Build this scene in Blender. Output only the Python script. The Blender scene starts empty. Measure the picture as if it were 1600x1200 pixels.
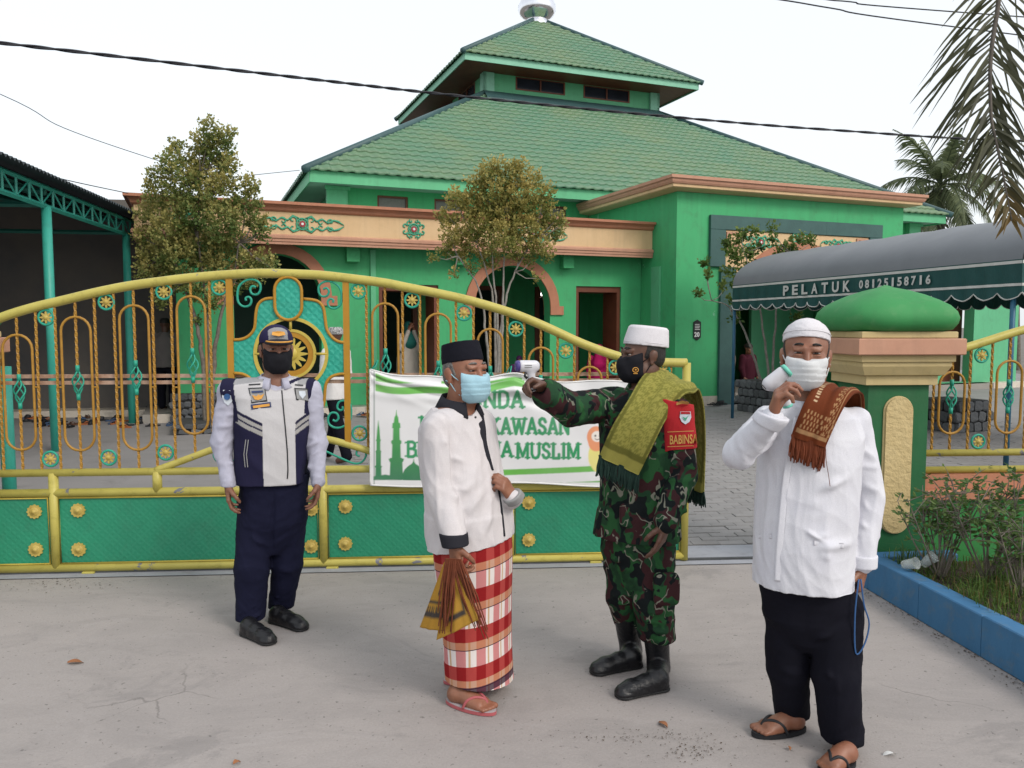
import bpy, bmesh, math, random
import numpy as np
from mathutils import Vector, Matrix, noise as mnoise
from mathutils.geometry import tessellate_polygon
random.seed(7); rng = np.random.default_rng(7)
SC = bpy.context.scene; COL = SC.collection
PI = math.pi; R = math.radians
# ------------------------------------------------------------------ camera
F = 1240.0; CH = 1.65; HZ = 510.0
PIT = math.atan((600 - HZ) / F)
cam = bpy.data.cameras.new('camera'); cam_o = bpy.data.objects.new('camera', cam); COL.objects.link(cam_o)
cam.sensor_width = 36; cam.lens = 36 * F / 1600; cam.clip_start = .05; cam.clip_end = 2000
cam_o.location = (0, 0, CH); cam_o.rotation_euler = (PI / 2 - PIT, 0, 0)
SC.camera = cam_o
# ------------------------------------------------------------------ sky, sun, exposure
world = bpy.data.worlds.new('World'); SC.world = world; world.use_nodes = True
wn = world.node_tree; wn.nodes.clear()
sky = wn.nodes.new('ShaderNodeTexSky'); sky.sky_type = 'NISHITA'; sky.sun_disc = False
SUN_EL, SUN_AZ = R(40), R(135)          # azimuth from +Y, clockwise: behind the camera, to the right
sky.sun_elevation = SUN_EL; sky.sun_rotation = SUN_AZ; sky.dust_density = 4; sky.air_density = 1.2
hs = wn.nodes.new('ShaderNodeHueSaturation'); hs.inputs['Saturation'].default_value = .55
bg1 = wn.nodes.new('ShaderNodeBackground'); bg1.inputs['Strength'].default_value = .05
bg2 = wn.nodes.new('ShaderNodeBackground'); bg2.inputs['Color'].default_value = (.93, .97, 1, 1); bg2.inputs['Strength'].default_value = .84
add = wn.nodes.new('ShaderNodeAddShader'); wo = wn.nodes.new('ShaderNodeOutputWorld')
wn.links.new(sky.outputs[0], hs.inputs['Color']); wn.links.new(hs.outputs[0], bg1.inputs['Color'])
wn.links.new(bg1.outputs[0], add.inputs[0]); wn.links.new(bg2.outputs[0], add.inputs[1]); wn.links.new(add.outputs[0], wo.inputs['Surface'])
sun = bpy.data.lights.new('sun', 'SUN'); sun.energy = 1.5; sun.angle = R(18); sun.color = (1, .93, .85)
sun_o = bpy.data.objects.new('sun', sun); COL.objects.link(sun_o)
_sd = Vector((math.sin(SUN_AZ) * math.cos(SUN_EL), math.cos(SUN_AZ) * math.cos(SUN_EL), math.sin(SUN_EL)))
sun_o.rotation_euler = _sd.to_track_quat('Z', 'Y').to_euler(); sun_o.location = (6, -8, 12)
SC.view_settings.view_transform = 'Standard'; SC.view_settings.look = 'None'
SC.view_settings.exposure = 0.1; SC.view_settings.gamma = 1.0
SC.cycles.max_bounces = 6

# ------------------------------------------------------------------ pixel of the photograph -> point at depth Y
CP, SP = math.cos(PIT), math.sin(PIT)
def at(px, py, Y):
    a = (px - 800) / F; b = (600 - py) / F
    d = Vector((a, CP + b * SP, -SP + b * CP)); t = Y / d.y
    return Vector((d.x * t, Y, CH + d.z * t))
def gnd(px, py, z=0.):
    a = (px - 800) / F; b = (600 - py) / F
    d = Vector((a, CP + b * SP, -SP + b * CP)); t = (z - CH) / d.z
    return Vector((d.x * t, d.y * t, z))

# ------------------------------------------------------------------ materials
MATS = {}
def mk_mat(name):
    m = bpy.data.materials.new(name); m.use_nodes = True; MATS[name] = m
    nt = m.node_tree; return m, nt, nt.nodes['Principled BSDF']
def N(nt, t, **kw):
    n = nt.nodes.new(t)
    for k, v in kw.items():
        if k.startswith('i_'): n.inputs[k[2:].replace('_', ' ')].default_value = v
        else: setattr(n, k, v)
    return n
def L(nt, a, b): nt.links.new(a, b)
def c4(c): return (c[0], c[1], c[2], 1)
def mixc(nt, fac, a, b):
    n = nt.nodes.new('ShaderNodeMix'); n.data_type = 'RGBA'
    for s, v in ((0, fac), (6, a), (7, b)):
        if hasattr(v, 'is_linked'): nt.links.new(v, n.inputs[s])
        elif s == 0: n.inputs[0].default_value = v
        else: n.inputs[s].default_value = c4(v)
    return n.outputs[2]
def math_n(nt, op, a, b=None, c=None):
    n = nt.nodes.new('ShaderNodeMath'); n.operation = op
    for i, v in enumerate((a, b, c)):
        if v is None: continue
        if hasattr(v, 'is_linked'): nt.links.new(v, n.inputs[i])
        else: n.inputs[i].default_value = v
    return n.outputs[0]
def ramp(nt, fac, lo, hi):
    n = nt.nodes.new('ShaderNodeMapRange'); nt.links.new(fac, n.inputs[0]); n.inputs[1].default_value = lo; n.inputs[2].default_value = hi; return n.outputs[0]
def noise_n(nt, vec, scale, detail=3, rough=.55, dist=0):
    n = nt.nodes.new('ShaderNodeTexNoise'); n.inputs['Scale'].default_value = scale; n.inputs['Detail'].default_value = detail
    n.inputs['Roughness'].default_value = rough; n.inputs['Distortion'].default_value = dist
    if vec is not None: nt.links.new(vec, n.inputs['Vector'])
    return n.outputs['Fac']
def objco(nt, scale=None):
    tc = nt.nodes.new('ShaderNodeTexCoord'); o = tc.outputs['Object']
    if scale:
        mp = nt.nodes.new('ShaderNodeMapping'); mp.inputs['Scale'].default_value = scale; nt.links.new(o, mp.inputs['Vector']); o = mp.outputs[0]
    return o
def bump(nt, b, h, strength, dist=.01):
    n = nt.nodes.new('ShaderNodeBump'); n.inputs['Strength'].default_value = strength; n.inputs['Distance'].default_value = dist
    nt.links.new(h, n.inputs['Height']); nt.links.new(n.outputs[0], b.inputs['Normal'])
def M(name, c, c2=None, ns=3., rough=.6, bmp=0., bs=60., metal=0., chip=None, chipc=(.3, .3, .3), chips=9., grime=0., grimec=(.06, .055, .04), attr=None, rnd=0., spec=.4, dist=.01, streak=0.):
    m, nt, b = mk_mat(name); o = objco(nt)
    if attr:
        an = N(nt, 'ShaderNodeAttribute', attribute_name=attr); col = an.outputs['Color']
        n0 = noise_n(nt, o, ns, 4); col = mixc(nt, math_n(nt, 'MULTIPLY', ramp(nt, n0, .35, .75), .22), col, (c[0] * .55, c[1] * .55, c[2] * .55))
    else:
        c2 = c2 or tuple(v * .82 for v in c)
        col = mixc(nt, ramp(nt, noise_n(nt, o, ns, 5, .6), .3, .7), c, c2)
    if rnd:
        oi = N(nt, 'ShaderNodeObjectInfo'); hv = N(nt, 'ShaderNodeHueSaturation'); L(nt, col, hv.inputs['Color'])
        L(nt, math_n(nt, 'MULTIPLY_ADD', oi.outputs['Random'], rnd, 1 - rnd / 2), hv.inputs['Value']); col = hv.outputs[0]
    if grime: col = mixc(nt, math_n(nt, 'MULTIPLY', ramp(nt, noise_n(nt, o, ns * 2.7, 6, .7, .4), .52, .78), grime), col, grimec)
    if streak:
        so_ = objco(nt, (1, 1, .06)); col = mixc(nt, math_n(nt, 'MULTIPLY', ramp(nt, noise_n(nt, so_, 9, 5, .65, .3), .52, .8), streak), col, tuple(v * .45 + .02 for v in c)); col = mixc(nt, math_n(nt, 'MULTIPLY', ramp(nt, noise_n(nt, so_, 5, 4, .6, .3), .55, .8), streak * .6), col, tuple(min(.8, v * 1.25 + .06) for v in c))
    if chip:
        k = ramp(nt, noise_n(nt, o, chips, 6, .6, .6), chip, chip + .015); col = mixc(nt, k, col, chipc)
    L(nt, col, b.inputs['Base Color']); b.inputs['Roughness'].default_value = rough; b.inputs['Metallic'].default_value = metal
    b.inputs['Specular IOR Level'].default_value = spec
    if bmp: bump(nt, b, noise_n(nt, o, bs, 4, .6), bmp, dist)
    return m
# ------------------------------------------------------------------ meshes
WM = {}
def link(o, parent=None):
    COL.objects.link(o)
    if parent is not None: o.parent = parent
    return o
def thing(name, label, cat, loc=(0, 0, 0), rz=0., group=None):
    o = bpy.data.objects.new(name, None); COL.objects.link(o); o.empty_display_size = .1
    o.location = loc; o.rotation_euler = (0, 0, rz); tag(o, label, cat, group)
    WM[o] = Matrix.Translation(Vector(loc)) @ Matrix.Rotation(rz, 4, 'Z'); return o
def tag(o, label=None, cat=None, group=None, kind=None):
    if label: o['label'] = label
    if cat: o['category'] = cat
    if group: o['group'] = group
    if kind: o['kind'] = kind
    return o
def obj(name, me, parent=None, loc=None, rot=None):
    o = bpy.data.objects.new(name, me); link(o, parent)
    if loc is not None: o.location = loc
    if rot is not None: o.rotation_euler = rot
    WM[o] = WM.get(parent, Matrix()) @ Matrix.LocRotScale(o.location, o.rotation_euler, None); return o
def mesh(name, V, Fc, mats, smooth=False, mi=None):
    me = bpy.data.meshes.new(name); me.from_pydata([tuple(v) for v in V] if not isinstance(V, np.ndarray) else V.tolist(), [], Fc if not isinstance(Fc, np.ndarray) else Fc.tolist())
    for m in (mats if isinstance(mats, (list, tuple)) else [mats]):
        me.materials.append(MATS[m] if isinstance(m, str) else m)
    if mi is not None: me.polygons.foreach_set('material_index', mi)
    if smooth: me.polygons.foreach_set('use_smooth', [True] * len(me.polygons))
    me.update(); return me
def nrm(v): v = Vector(v); return v.normalized() if v.length else Vector((0, 0, 1))
def catmull(P, n=6):
    P = [Vector(p) for p in P]; out = []
    for i in range(len(P) - 1):
        a = P[max(i - 1, 0)]; b = P[i]; c = P[i + 1]; d = P[min(i + 2, len(P) - 1)]
        for k in range(n):
            t = k / n
            out.append(.5 * ((2 * b) + (c - a) * t + (2 * a - 5 * b + 4 * c - d) * t * t + (3 * b - a - 3 * c + d) * t ** 3))
    out.append(P[-1]); return out
class MB:
    def __init__(s): s.V = []; s.F = []; s.mi = []; s.m = 0; s.sm = []
    def add(s, V, Fc, smooth=False):
        n = len(s.V); s.V += [Vector(v) for v in V]
        for f in Fc: s.F.append([i + n for i in f]); s.mi.append(s.m); s.sm.append(smooth)
        return s
    def box(s, lo, hi, M4=None, bev=0.):
        x0, y0, z0 = lo; x1, y1, z1 = hi
        if bev:
            b = bev; V = []
            for z, i in ((z0, b), (z0 + b, 0), (z1 - b, 0), (z1, b)):
                V += [(x0 + i, y0 + i, z), (x1 - i, y0 + i, z), (x1 - i, y1 - i, z), (x0 + i, y1 - i, z)]
            Fc = [(3, 2, 1, 0), (12, 13, 14, 15)]
            for k in range(3):
                for j in range(4): Fc.append((k * 4 + j, k * 4 + (j + 1) % 4, k * 4 + 4 + (j + 1) % 4, k * 4 + 4 + j))
        else:
            V = [(x0, y0, z0), (x1, y0, z0), (x1, y1, z0), (x0, y1, z0), (x0, y0, z1), (x1, y0, z1), (x1, y1, z1), (x0, y1, z1)]
            Fc = [(3, 2, 1, 0), (4, 5, 6, 7), (0, 1, 5, 4), (1, 2, 6, 5), (2, 3, 7, 6), (3, 0, 4, 7)]
        if M4 is not None: V = [M4 @ Vector(v) for v in V]
        return s.add(V, Fc)
    def tube(s, P, r, n=8, closed=False, cap=True, twist=0., sq=False, flat=None):
        P = [Vector(p) for p in P]; m = len(P); rr = r if isinstance(r, (list, tuple)) else [r] * m
        V = []; up = None
        for i in range(m):
            if closed: t = nrm(P[(i + 1) % m] - P[i - 1])
            else: t = nrm(P[min(i + 1, m - 1)] - P[max(i - 1, 0)])
            if up is None:
                up = Vector((0, 0, 1)) if abs(t.z) < .9 else Vector((0, 1, 0))
            u = nrm(t.cross(up)); w = nrm(u.cross(t)); up = w
            for k in range(n):
                a = 2 * PI * k / n + twist * i
                q = (u * math.cos(a) + w * math.sin(a)) * rr[i]
                if flat is not None: q -= flat[0] * (q.dot(flat[0])) * (1 - flat[1])
                V.append(P[i] + q)
        Fc = []
        for i in range(m if closed else m - 1):
            j = (i + 1) % m
            for k in range(n): Fc.append((i * n + k, i * n + (k + 1) % n, j * n + (k + 1) % n, j * n + k))
        if cap and not closed: Fc += [tuple(range(n))[::-1], tuple((m - 1) * n + k for k in range(n))]
        return s.add(V, Fc, n > 4)
    def lathe(s, prof, c=(0, 0, 0), n=24, ax=None, smooth=True, cap=False):
        V = []; c = Vector(c); A = ax or Matrix.Identity(3)
        for r, z in prof:
            for k in range(n):
                a = 2 * PI * k / n; V.append(c + A @ Vector((r * math.cos(a), r * math.sin(a), z)))
        Fc = []
        for i in range(len(prof) - 1):
            for k in range(n): Fc.append((i * n + k, i * n + (k + 1) % n, (i + 1) * n + (k + 1) % n, (i + 1) * n + k))
        if cap: Fc += [tuple(range(n))[::-1], tuple((len(prof) - 1) * n + k for k in range(n))]
        return s.add(V, Fc, smooth)
    def ext(s, loops, t, fn):
        """extruded polygon with holes; loops in 2D, fn(u, v, w) -> point, thickness w 0..t"""
        tri = tessellate_polygon([[Vector((p[0], p[1], 0)) for p in l] for l in loops])
        flat = [p for l in loops for p in l]; n = len(flat)
        V = [fn(p[0], p[1], 0) for p in flat] + [fn(p[0], p[1], t) for p in flat]
        Fc = [tuple(q) for q in tri] + [tuple(i + n for i in q)[::-1] for q in tri]
        o = 0
        for l in loops:
            m = len(l)
            for i in range(m): Fc.append((o + i, o + (i + 1) % m, o + (i + 1) % m + n, o + i + n))
            o += m
        return s.add(V, Fc)
    def data(s, name, mats, smooth=None):
        me = mesh(name, s.V, s.F, mats, False, s.mi)
        me.polygons.foreach_set('use_smooth', s.sm if smooth is None else [smooth] * len(s.F))
        bm = bmesh.new(); bm.from_mesh(me); bmesh.ops.recalc_face_normals(bm, faces=bm.faces); bm.to_mesh(me); bm.free(); return me
    def build(s, name, mats, parent=None, smooth=None, world=False):
        if world and parent is not None:
            inv = WM[parent].inverted(); s.V = [inv @ v for v in s.V]
        return obj(name, s.data(name, mats, smooth), parent)
def boxp(name, lo, hi, mat, parent, bev=0., M4=None):
    return MB().box(lo, hi, M4, bev).build(name, mat, parent)
def tubep(name, P, r, mat, parent, n=8, **k):
    return MB().tube(P, r, n, **k).build(name, mat, parent)
def arc(cx, cy, rx, ry, a0, a1, n=16): return [(cx + rx * math.cos(R(a0 + (a1 - a0) * i / n)), cy + ry * math.sin(R(a0 + (a1 - a0) * i / n))) for i in range(n + 1)]
def stadium(cx, cz0, cz1, hw, n=10):
    return arc(cx, cz1 - hw, hw, hw, 0, 180, n) + arc(cx, cz0 + hw, hw, hw, 180, 360, n)
def textmesh(s, size, bold=.0, depth=.0):
    cu = bpy.data.curves.new('t', 'FONT'); cu.body = s; cu.size = size; cu.offset = bold; cu.extrude = depth; cu.align_x = 'LEFT'; cu.resolution_u = 3
    o = bpy.data.objects.new('t', cu); COL.objects.link(o); dg = bpy.context.evaluated_depsgraph_get(); dg.update()
    me = o.evaluated_get(dg).to_mesh(); V = [v.co.copy() for v in me.vertices]; Fc = [tuple(p.vertices) for p in me.polygons]
    o.evaluated_get(dg).to_mesh_clear(); bpy.data.objects.remove(o); bpy.data.curves.remove(cu); return V, Fc
def colattr(me, cols, name='Col'):
    a = me.attributes.new(name, 'FLOAT_COLOR', 'POINT'); a.data.foreach_set('color', np.asarray(cols, np.float32).ravel())
def rgba(n, c): return np.tile(np.array([c[0], c[1], c[2], 1.], np.float32), (n, 1))
# ------------------------------------------------------------------ material library
M('green_wall', (.058, .39, .155), (.058, .36, .145), 1.2, .62, .12, 25, chip=.70, chipc=(.25, .5, .36), chips=1.6, grime=.3, spec=.3, streak=.35)
M('green_light', (.11, .43, .22), (.10, .39, .20), 1.5, .6, .08, 25, grime=.2, streak=.3)
M('mint_paint', (.24, .52, .38), (.2, .46, .33), 2, .6, grime=.2)
M('soffit', (.28, .42, .34), (.22, .34, .28), 1.5, .7)
M('terracotta', (.44, .19, .11), (.39, .16, .09), 3, .65, .1, 30, grime=.2, streak=.3)
M('terra_pale', (.50, .27, .18), (.45, .23, .15), 3, .65, .1, 30, grime=.15, streak=.3)
M('cream', (.66, .46, .26), (.60, .41, .22), 2, .65, .1, 30, grime=.12, streak=.3)
M('cream_stone', (.52, .41, .21), (.46, .36, .17), 4, .7, .15, 30, grime=.25, streak=.3)
M('rough_cream', (.55, .43, .22), (.50, .38, .18), 6, .75, .7, 30, dist=.02)
M('slate', (.045, .115, .105), (.032, .085, .08), 3, .5, .3, 18)
M('white_tile', (.62, .56, .47), (.5, .45, .38), 3, .35, grime=.4)
M('floor_tile', (.30, .28, .25), (.25, .235, .21), 2, .3)
M('dark_brown', (.17, .05, .024), (.12, .035, .018), 4, .5)
M('orange_wall', (.42, .14, .04), (.36, .12, .035), 2, .7)
M('glass_dark', (.018, .022, .035), (.012, .015, .022), 2, .12)
M('louvre_grey', (.20, .18, .17), (.15, .14, .13), 20, .5)
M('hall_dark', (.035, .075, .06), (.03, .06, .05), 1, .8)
M('stone_grey', (.12, .125, .13), (.07, .075, .08), 5, .8, .4, 20, rnd=.7)
M('mortar', (.05, .05, .05), None, 8, .9, .3, 40)
M('ridge_cap', (.045, .10, .105), (.035, .08, .085), 3, .5)
M('chrome', (.85, .85, .88), (.75, .75, .8), 6, .13, metal=1.)
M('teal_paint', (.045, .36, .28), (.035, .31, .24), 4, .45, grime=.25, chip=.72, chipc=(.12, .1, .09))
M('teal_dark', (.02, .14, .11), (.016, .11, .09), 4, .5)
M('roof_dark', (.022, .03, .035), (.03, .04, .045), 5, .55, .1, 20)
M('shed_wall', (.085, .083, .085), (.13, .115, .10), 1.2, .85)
M('yellow_paint', (.47, .41, .095), (.42, .36, .08), 5, .45, .15, 40, chip=.65, chipc=(.17, .17, .2), chips=7, grime=.55, grimec=(.16, .14, .02))
M('yellow_clean', (.52, .41, .075), (.45, .34, .055), 5, .45, .1, 40, grime=.3, grimec=(.2, .12, .02))
M('ochre_bar', (.40, .215, .03), (.30, .15, .02), 16, .5, .1, 60, grime=.4, grimec=(.10, .05, .015))
M('ochre_flat', (.42, .215, .018), (.37, .18, .014), 5, .5, grime=.3, grimec=(.2, .08, .01))
M('rust_white', (.50, .36, .28), (.28, .15, .09), 7, .7, grime=.7, grimec=(.16, .06, .03))
M('gold_flower', (.50, .38, .10), (.40, .29, .06), 14, .5, grime=.35)
M('gate_teal', (.02, .32, .22), (.018, .28, .19), 6, .5, grime=.25)
M('pillar_green', (.013, .115, .038), (.011, .10, .033), 3, .6, .15, 30, grime=.15, grimec=(.1, .12, .07), streak=.3)
M('dome_green', (.04, .25, .075), (.032, .215, .062), 3, .72, .12, 25, grime=.35, grimec=(.16, .30, .14), streak=.3)
M('fence_wall_green', (.03, .22, .05), (.025, .17, .04), 4, .7, grime=.5, streak=.3)
M('blue_paint', (.05, .17, .33), (.04, .14, .28), 4, .7, .3, 25, grime=.75, grimec=(.13, .17, .19), streak=.3)
M('soil', (.07, .05, .035), (.04, .03, .02), 10, .95, .6, 30)
M('tarp_grey', (.165, .178, .192), (.14, .15, .165), 2, .55, .1, 20)
M('valance_green', (.006, .062, .058), (.005, .05, .047), 6, .6, .15, 40)
M('canvas_white', (.55, .55, .52), None, 8, .7)
M('tent_pole', (.02, .11, .19), (.018, .08, .14), 8, .45)
M('black_rubber', (.012, .012, .013), None, 8, .6)
M('cable', (.012, .013, .02), None, 8, .6)
M('orn_green', (.06, .36, .22), (.05, .3, .18), 10, .6)
M('orn_red', (.35, .03, .04), None, 8, .5)
M('white_paint', (.75, .75, .74), None, 8, .5)
M('black_plate', (.02, .022, .025), None, 8, .4)
M('bark', (.20, .175, .145), (.10, .085, .07), 14, .9, .6, 40)
M('bark_pale', (.30, .28, .25), (.18, .165, .14), 14, .9, .6, 40)
M('palm_trunk', (.16, .14, .12), (.08, .07, .06), 10, .9, .6, 20)
M('dry_leaf', (.30, .12, .05), (.2, .09, .04), 20, .8)
m, nt, b = mk_mat('bulb'); b.inputs['Emission Color'].default_value = (1, .96, .9, 1); b.inputs['Emission Strength'].default_value = 5; b.inputs['Base Color'].default_value = (.9, .9, .85, 1)
# leaves: colour per leaf, a little light through the blade
def leaf_mat(name, rough=.55, tr=.25):
    m, nt, b = mk_mat(name); a = N(nt, 'ShaderNodeAttribute', attribute_name='Col')
    L(nt, a.outputs['Color'], b.inputs['Base Color']); b.inputs['Roughness'].default_value = rough; b.inputs['Specular IOR Level'].default_value = .35
    t = N(nt, 'ShaderNodeBsdfTranslucent'); L(nt, a.outputs['Color'], t.inputs['Color']); mx = N(nt, 'ShaderNodeMixShader'); mx.inputs[0].default_value = tr
    L(nt, b.outputs[0], mx.inputs[1]); L(nt, t.outputs[0], mx.inputs[2]); L(nt, mx.outputs[0], nt.nodes['Material Output'].inputs['Surface'])
leaf_mat('leaf', .55, .38)
# roof tiles
m, nt, b = mk_mat('roof_tile'); o = objco(nt); g = N(nt, 'ShaderNodeNewGeometry').outputs['Position']
n1 = ramp(nt, noise_n(nt, g, .55, 5, .65, .5), .38, .66); n2 = ramp(nt, noise_n(nt, g, 3.2, 3, .6), .4, .7)
col = mixc(nt, n1, (.075, .19, .11), (.125, .20, .10)); col = mixc(nt, math_n(nt, 'MULTIPLY', n2, .35), col, (.07, .165, .12))
L(nt, col, b.inputs['Base Color']); b.inputs['Roughness'].default_value = .5
# embossed gate sheet
def emboss(name, c, c2, sc, st):
    m, nt, b = mk_mat(name); o = objco(nt)
    w1 = N(nt, 'ShaderNodeTexWave', wave_type='BANDS', bands_direction='DIAGONAL'); w1.inputs['Scale'].default_value = sc; w1.inputs['Distortion'].default_value = .6; w1.inputs['Detail Scale'].default_value = 3; L(nt, o, w1.inputs[0])
    mp = N(nt, 'ShaderNodeMapping'); mp.inputs['Scale'].default_value = (-1, 1, 1); L(nt, o, mp.inputs[0])
    w2 = N(nt, 'ShaderNodeTexWave', wave_type='BANDS', bands_direction='DIAGONAL'); w2.inputs['Scale'].default_value = sc; w2.inputs['Distortion'].default_value = .6; L(nt, mp.outputs[0], w2.inputs[0])
    ch = N(nt, 'ShaderNodeTexChecker'); ch.inputs['Scale'].default_value = sc * 2.4; L(nt, o, ch.inputs[0])
    h = N(nt, 'ShaderNodeMix'); L(nt, ch.outputs['Fac'], h.inputs[0]); L(nt, w1.outputs['Fac'], h.inputs[2]); L(nt, w2.outputs['Fac'], h.inputs[3])
    col = mixc(nt, ramp(nt, noise_n(nt, o, 2.5, 5), .3, .7), c, c2)
    col = mixc(nt, math_n(nt, 'MULTIPLY', ramp(nt, noise_n(nt, o, 6, 6, .7, .5), .5, .8), .35), col, (.03, .12, .07))
    L(nt, col, b.inputs['Base Color']); b.inputs['Roughness'].default_value = .5; bump(nt, b, h.outputs[0], st, .006)
emboss('gate_panel', (.014, .235, .125), (.013, .20, .11), 14, .22)
emboss('gate_sheet', (.02, .36, .26), (.018, .31, .22), 12, .5)
# concrete forecourt
m, nt, b = mk_mat('concrete'); g = N(nt, 'ShaderNodeNewGeometry').outputs['Position']
mpn = N(nt, 'ShaderNodeMapping'); mpn.inputs['Scale'].default_value = (.6, 1.2, 1); L(nt, g, mpn.inputs[0]); gs = mpn.outputs[0]
a1 = ramp(nt, noise_n(nt, gs, .8, 6, .62, .6), .32, .7); a2 = ramp(nt, noise_n(nt, gs, 3.1, 6, .7, .8), .45, .75); a3 = ramp(nt, noise_n(nt, g, 90, 3, .7), .3, .7)
col = mixc(nt, a1, (.36, .326, .31), (.31, .284, .274)); col = mixc(nt, math_n(nt, 'MULTIPLY', a2, .75), col, (.25, .23, .222))
col = mixc(nt, math_n(nt, 'MULTIPLY', ramp(nt, noise_n(nt, gs, 1.7, 7, .7, 1.2), .55, .68), .6), col, (.37, .34, .33))
col = mixc(nt, math_n(nt, 'MULTIPLY', ramp(nt, noise_n(nt, gs, .9, 7, .75, 1.5), .58, .64), .4), col, (.19, .178, .175))
col = mixc(nt, math_n(nt, 'MULTIPLY', a3, .30), col, (.2, .18, .17))
col = mixc(nt, math_n(nt, 'MULTIPLY', ramp(nt, noise_n(nt, g, 38, 2, .5), .675, .71), .6), col, (.1, .09, .085))
vo = N(nt, 'ShaderNodeTexVoronoi', feature='DISTANCE_TO_EDGE'); vo.inputs['Scale'].default_value = .42; vo.inputs['Randomness'].default_value = 1
wv = N(nt, 'ShaderNodeVectorMath', operation='MULTIPLY_ADD'); nn = N(nt, 'ShaderNodeTexNoise'); nn.inputs['Scale'].default_value = 2.2; nn.inputs['Detail'].default_value = 8; L(nt, g, nn.inputs['Vector'])
L(nt, nn.outputs['Color'], wv.inputs[0]); wv.inputs[1].default_value = (.55, .55, .1); L(nt, g, wv.inputs[2]); L(nt, wv.outputs[0], vo.inputs['Vector'])
cr = math_n(nt, 'MULTIPLY', math_n(nt, 'SUBTRACT', 1., ramp(nt, vo.outputs['Distance'], .0, .0035)), ramp(nt, noise_n(nt, g, .7, 4), .56, .62))
col = mixc(nt, math_n(nt, 'MULTIPLY', cr, .55), col, (.1, .09, .085))
L(nt, col, b.inputs['Base Color']); b.inputs['Roughness'].default_value = .85
bump(nt, b, math_n(nt, 'ADD', math_n(nt, 'MULTIPLY', a3, .25), noise_n(nt, g, 7, 6, .7)), .35, .012)
M('concrete_strip', (.33, .34, .37), (.26, .27, .30), 3, .85, .3, 30, grime=.4, grimec=(.14, .13, .12))
M('paver', (.27, .26, .255), (.225, .216, .212), 2.2, .85, .5, 40, rnd=.12, grime=.3)
M('ground_far', (.17, .155, .14), (.13, .12, .1), .3, .9)
M('yard', (.26, .245, .24), (.21, .20, .196), .9, .75, .2, 20, grime=.3)
# ================================================================== setting: ground
def sheet(name, pts, z, mat, kind='structure', sub=1):
    me = mesh(name, [(p[0], p[1], z) for p in pts], [tuple(range(len(pts)))], mat); o = obj(name, me); o['kind'] = kind; return o
GA = R(3.95)                                     # the gate's direction
GO = gnd(540, 893); GO = Vector((GO.x, 5.33, 0))
ge = Vector((math.cos(GA), math.sin(GA), 0)); gn = Vector((-math.sin(GA), math.cos(GA), 0))
def gl(s, o, z=0): return GO + ge * s + gn * o + Vector((0, 0, z))
sheet('ground', [(-500, -60), (500, -60), (500, 900), (-500, 900)], -.008, 'ground_far')
sheet('driveway', [(-9, -4), (9, -4), gl(9, -.10), gl(-9, -.10)], .0, 'concrete')
st = sheet('gate_track', [gl(-9, -.105), gl(9, -.105), gl(9, .36), gl(-9, .36)], .006, 'concrete_strip')
sheet('courtyard', [gl(-22, .355), gl(16, .355), (18, 30), (-24, 30)], .0, 'yard')
# ================================================================== mosque
MC = Vector((.862, 28.4, 0)); MA = R(21.8)
mos = thing('mosque', 'green mosque with tiered green tile roof and silver finial behind the gate', 'mosque', MC, MA)
AA, HE, WC, HC, UU, HU, HA = 9.1, 4.87, 2.97, 8.66, 4.02, 9.45, 12.19
HW = 8.4
# hall walls (four slabs, the front one with window and door openings)
def wallxz(name, loops, y, t, mat, parent=mos):   # wall in local xz-plane, front face at y
    mb = MB(); mb.ext(loops, t, lambda u, v, w: Vector((u, y + w, v))); return mb.build(name, mat, parent)
def rect(x0, x1, z0, z1): return [(x0, z0), (x1, z0), (x1, z1), (x0, z1)]
holes = []
wxs = [(-7.5 + 1.31 * i) for i in range(12)]
for x in wxs: holes.append(rect(x, x + .7, 3.95, 4.55))
doors = [(-7.8, -6.6), (-5.9, -4.5), (-3.7, -2.5), (-.6, 1.4)]
for a, b_ in doors: holes.append(rect(a, b_, .155, 2.6))
wf = wallxz('wall', [rect(-HW, HW, .0, 4.72)] + holes, -HW, .18, 'green_wall')
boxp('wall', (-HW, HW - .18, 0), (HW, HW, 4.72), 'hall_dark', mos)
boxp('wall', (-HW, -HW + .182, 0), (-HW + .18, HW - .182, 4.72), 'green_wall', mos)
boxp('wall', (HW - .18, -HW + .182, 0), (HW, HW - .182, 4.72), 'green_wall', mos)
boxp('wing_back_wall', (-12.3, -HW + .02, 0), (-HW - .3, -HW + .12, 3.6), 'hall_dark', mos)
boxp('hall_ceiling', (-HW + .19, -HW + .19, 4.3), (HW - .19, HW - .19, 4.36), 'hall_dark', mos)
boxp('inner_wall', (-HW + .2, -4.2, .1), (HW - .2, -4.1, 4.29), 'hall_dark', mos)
for x in wxs:
    w = MB(); w.ext([rect(x + .002, x + .698, 3.952, 4.548), rect(x + .045, x + .655, 3.995, 4.505)[::-1]], .08, lambda u, v, t: Vector((u, -HW + .03 + t, v)))
    wo_ = w.build('window', 'dark_brown', mos)
    boxp('pane', (x + .045, -HW + .07, 3.995), (x + .655, -HW + .08, 4.505), 'louvre_grey', wo_)
for a, b_ in doors:
    d = MB(); d.ext([[(a + .003, .16), (b_ - .003, .16), (b_ - .003, 2.597), (a + .003, 2.597)], rect(a + .12, b_ - .12, .17, 2.5)[::-1]], .14, lambda u, v, t: Vector((u, -HW - .02 + t, v)))
    d.build('door_frame', 'dark_brown', mos)
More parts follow.
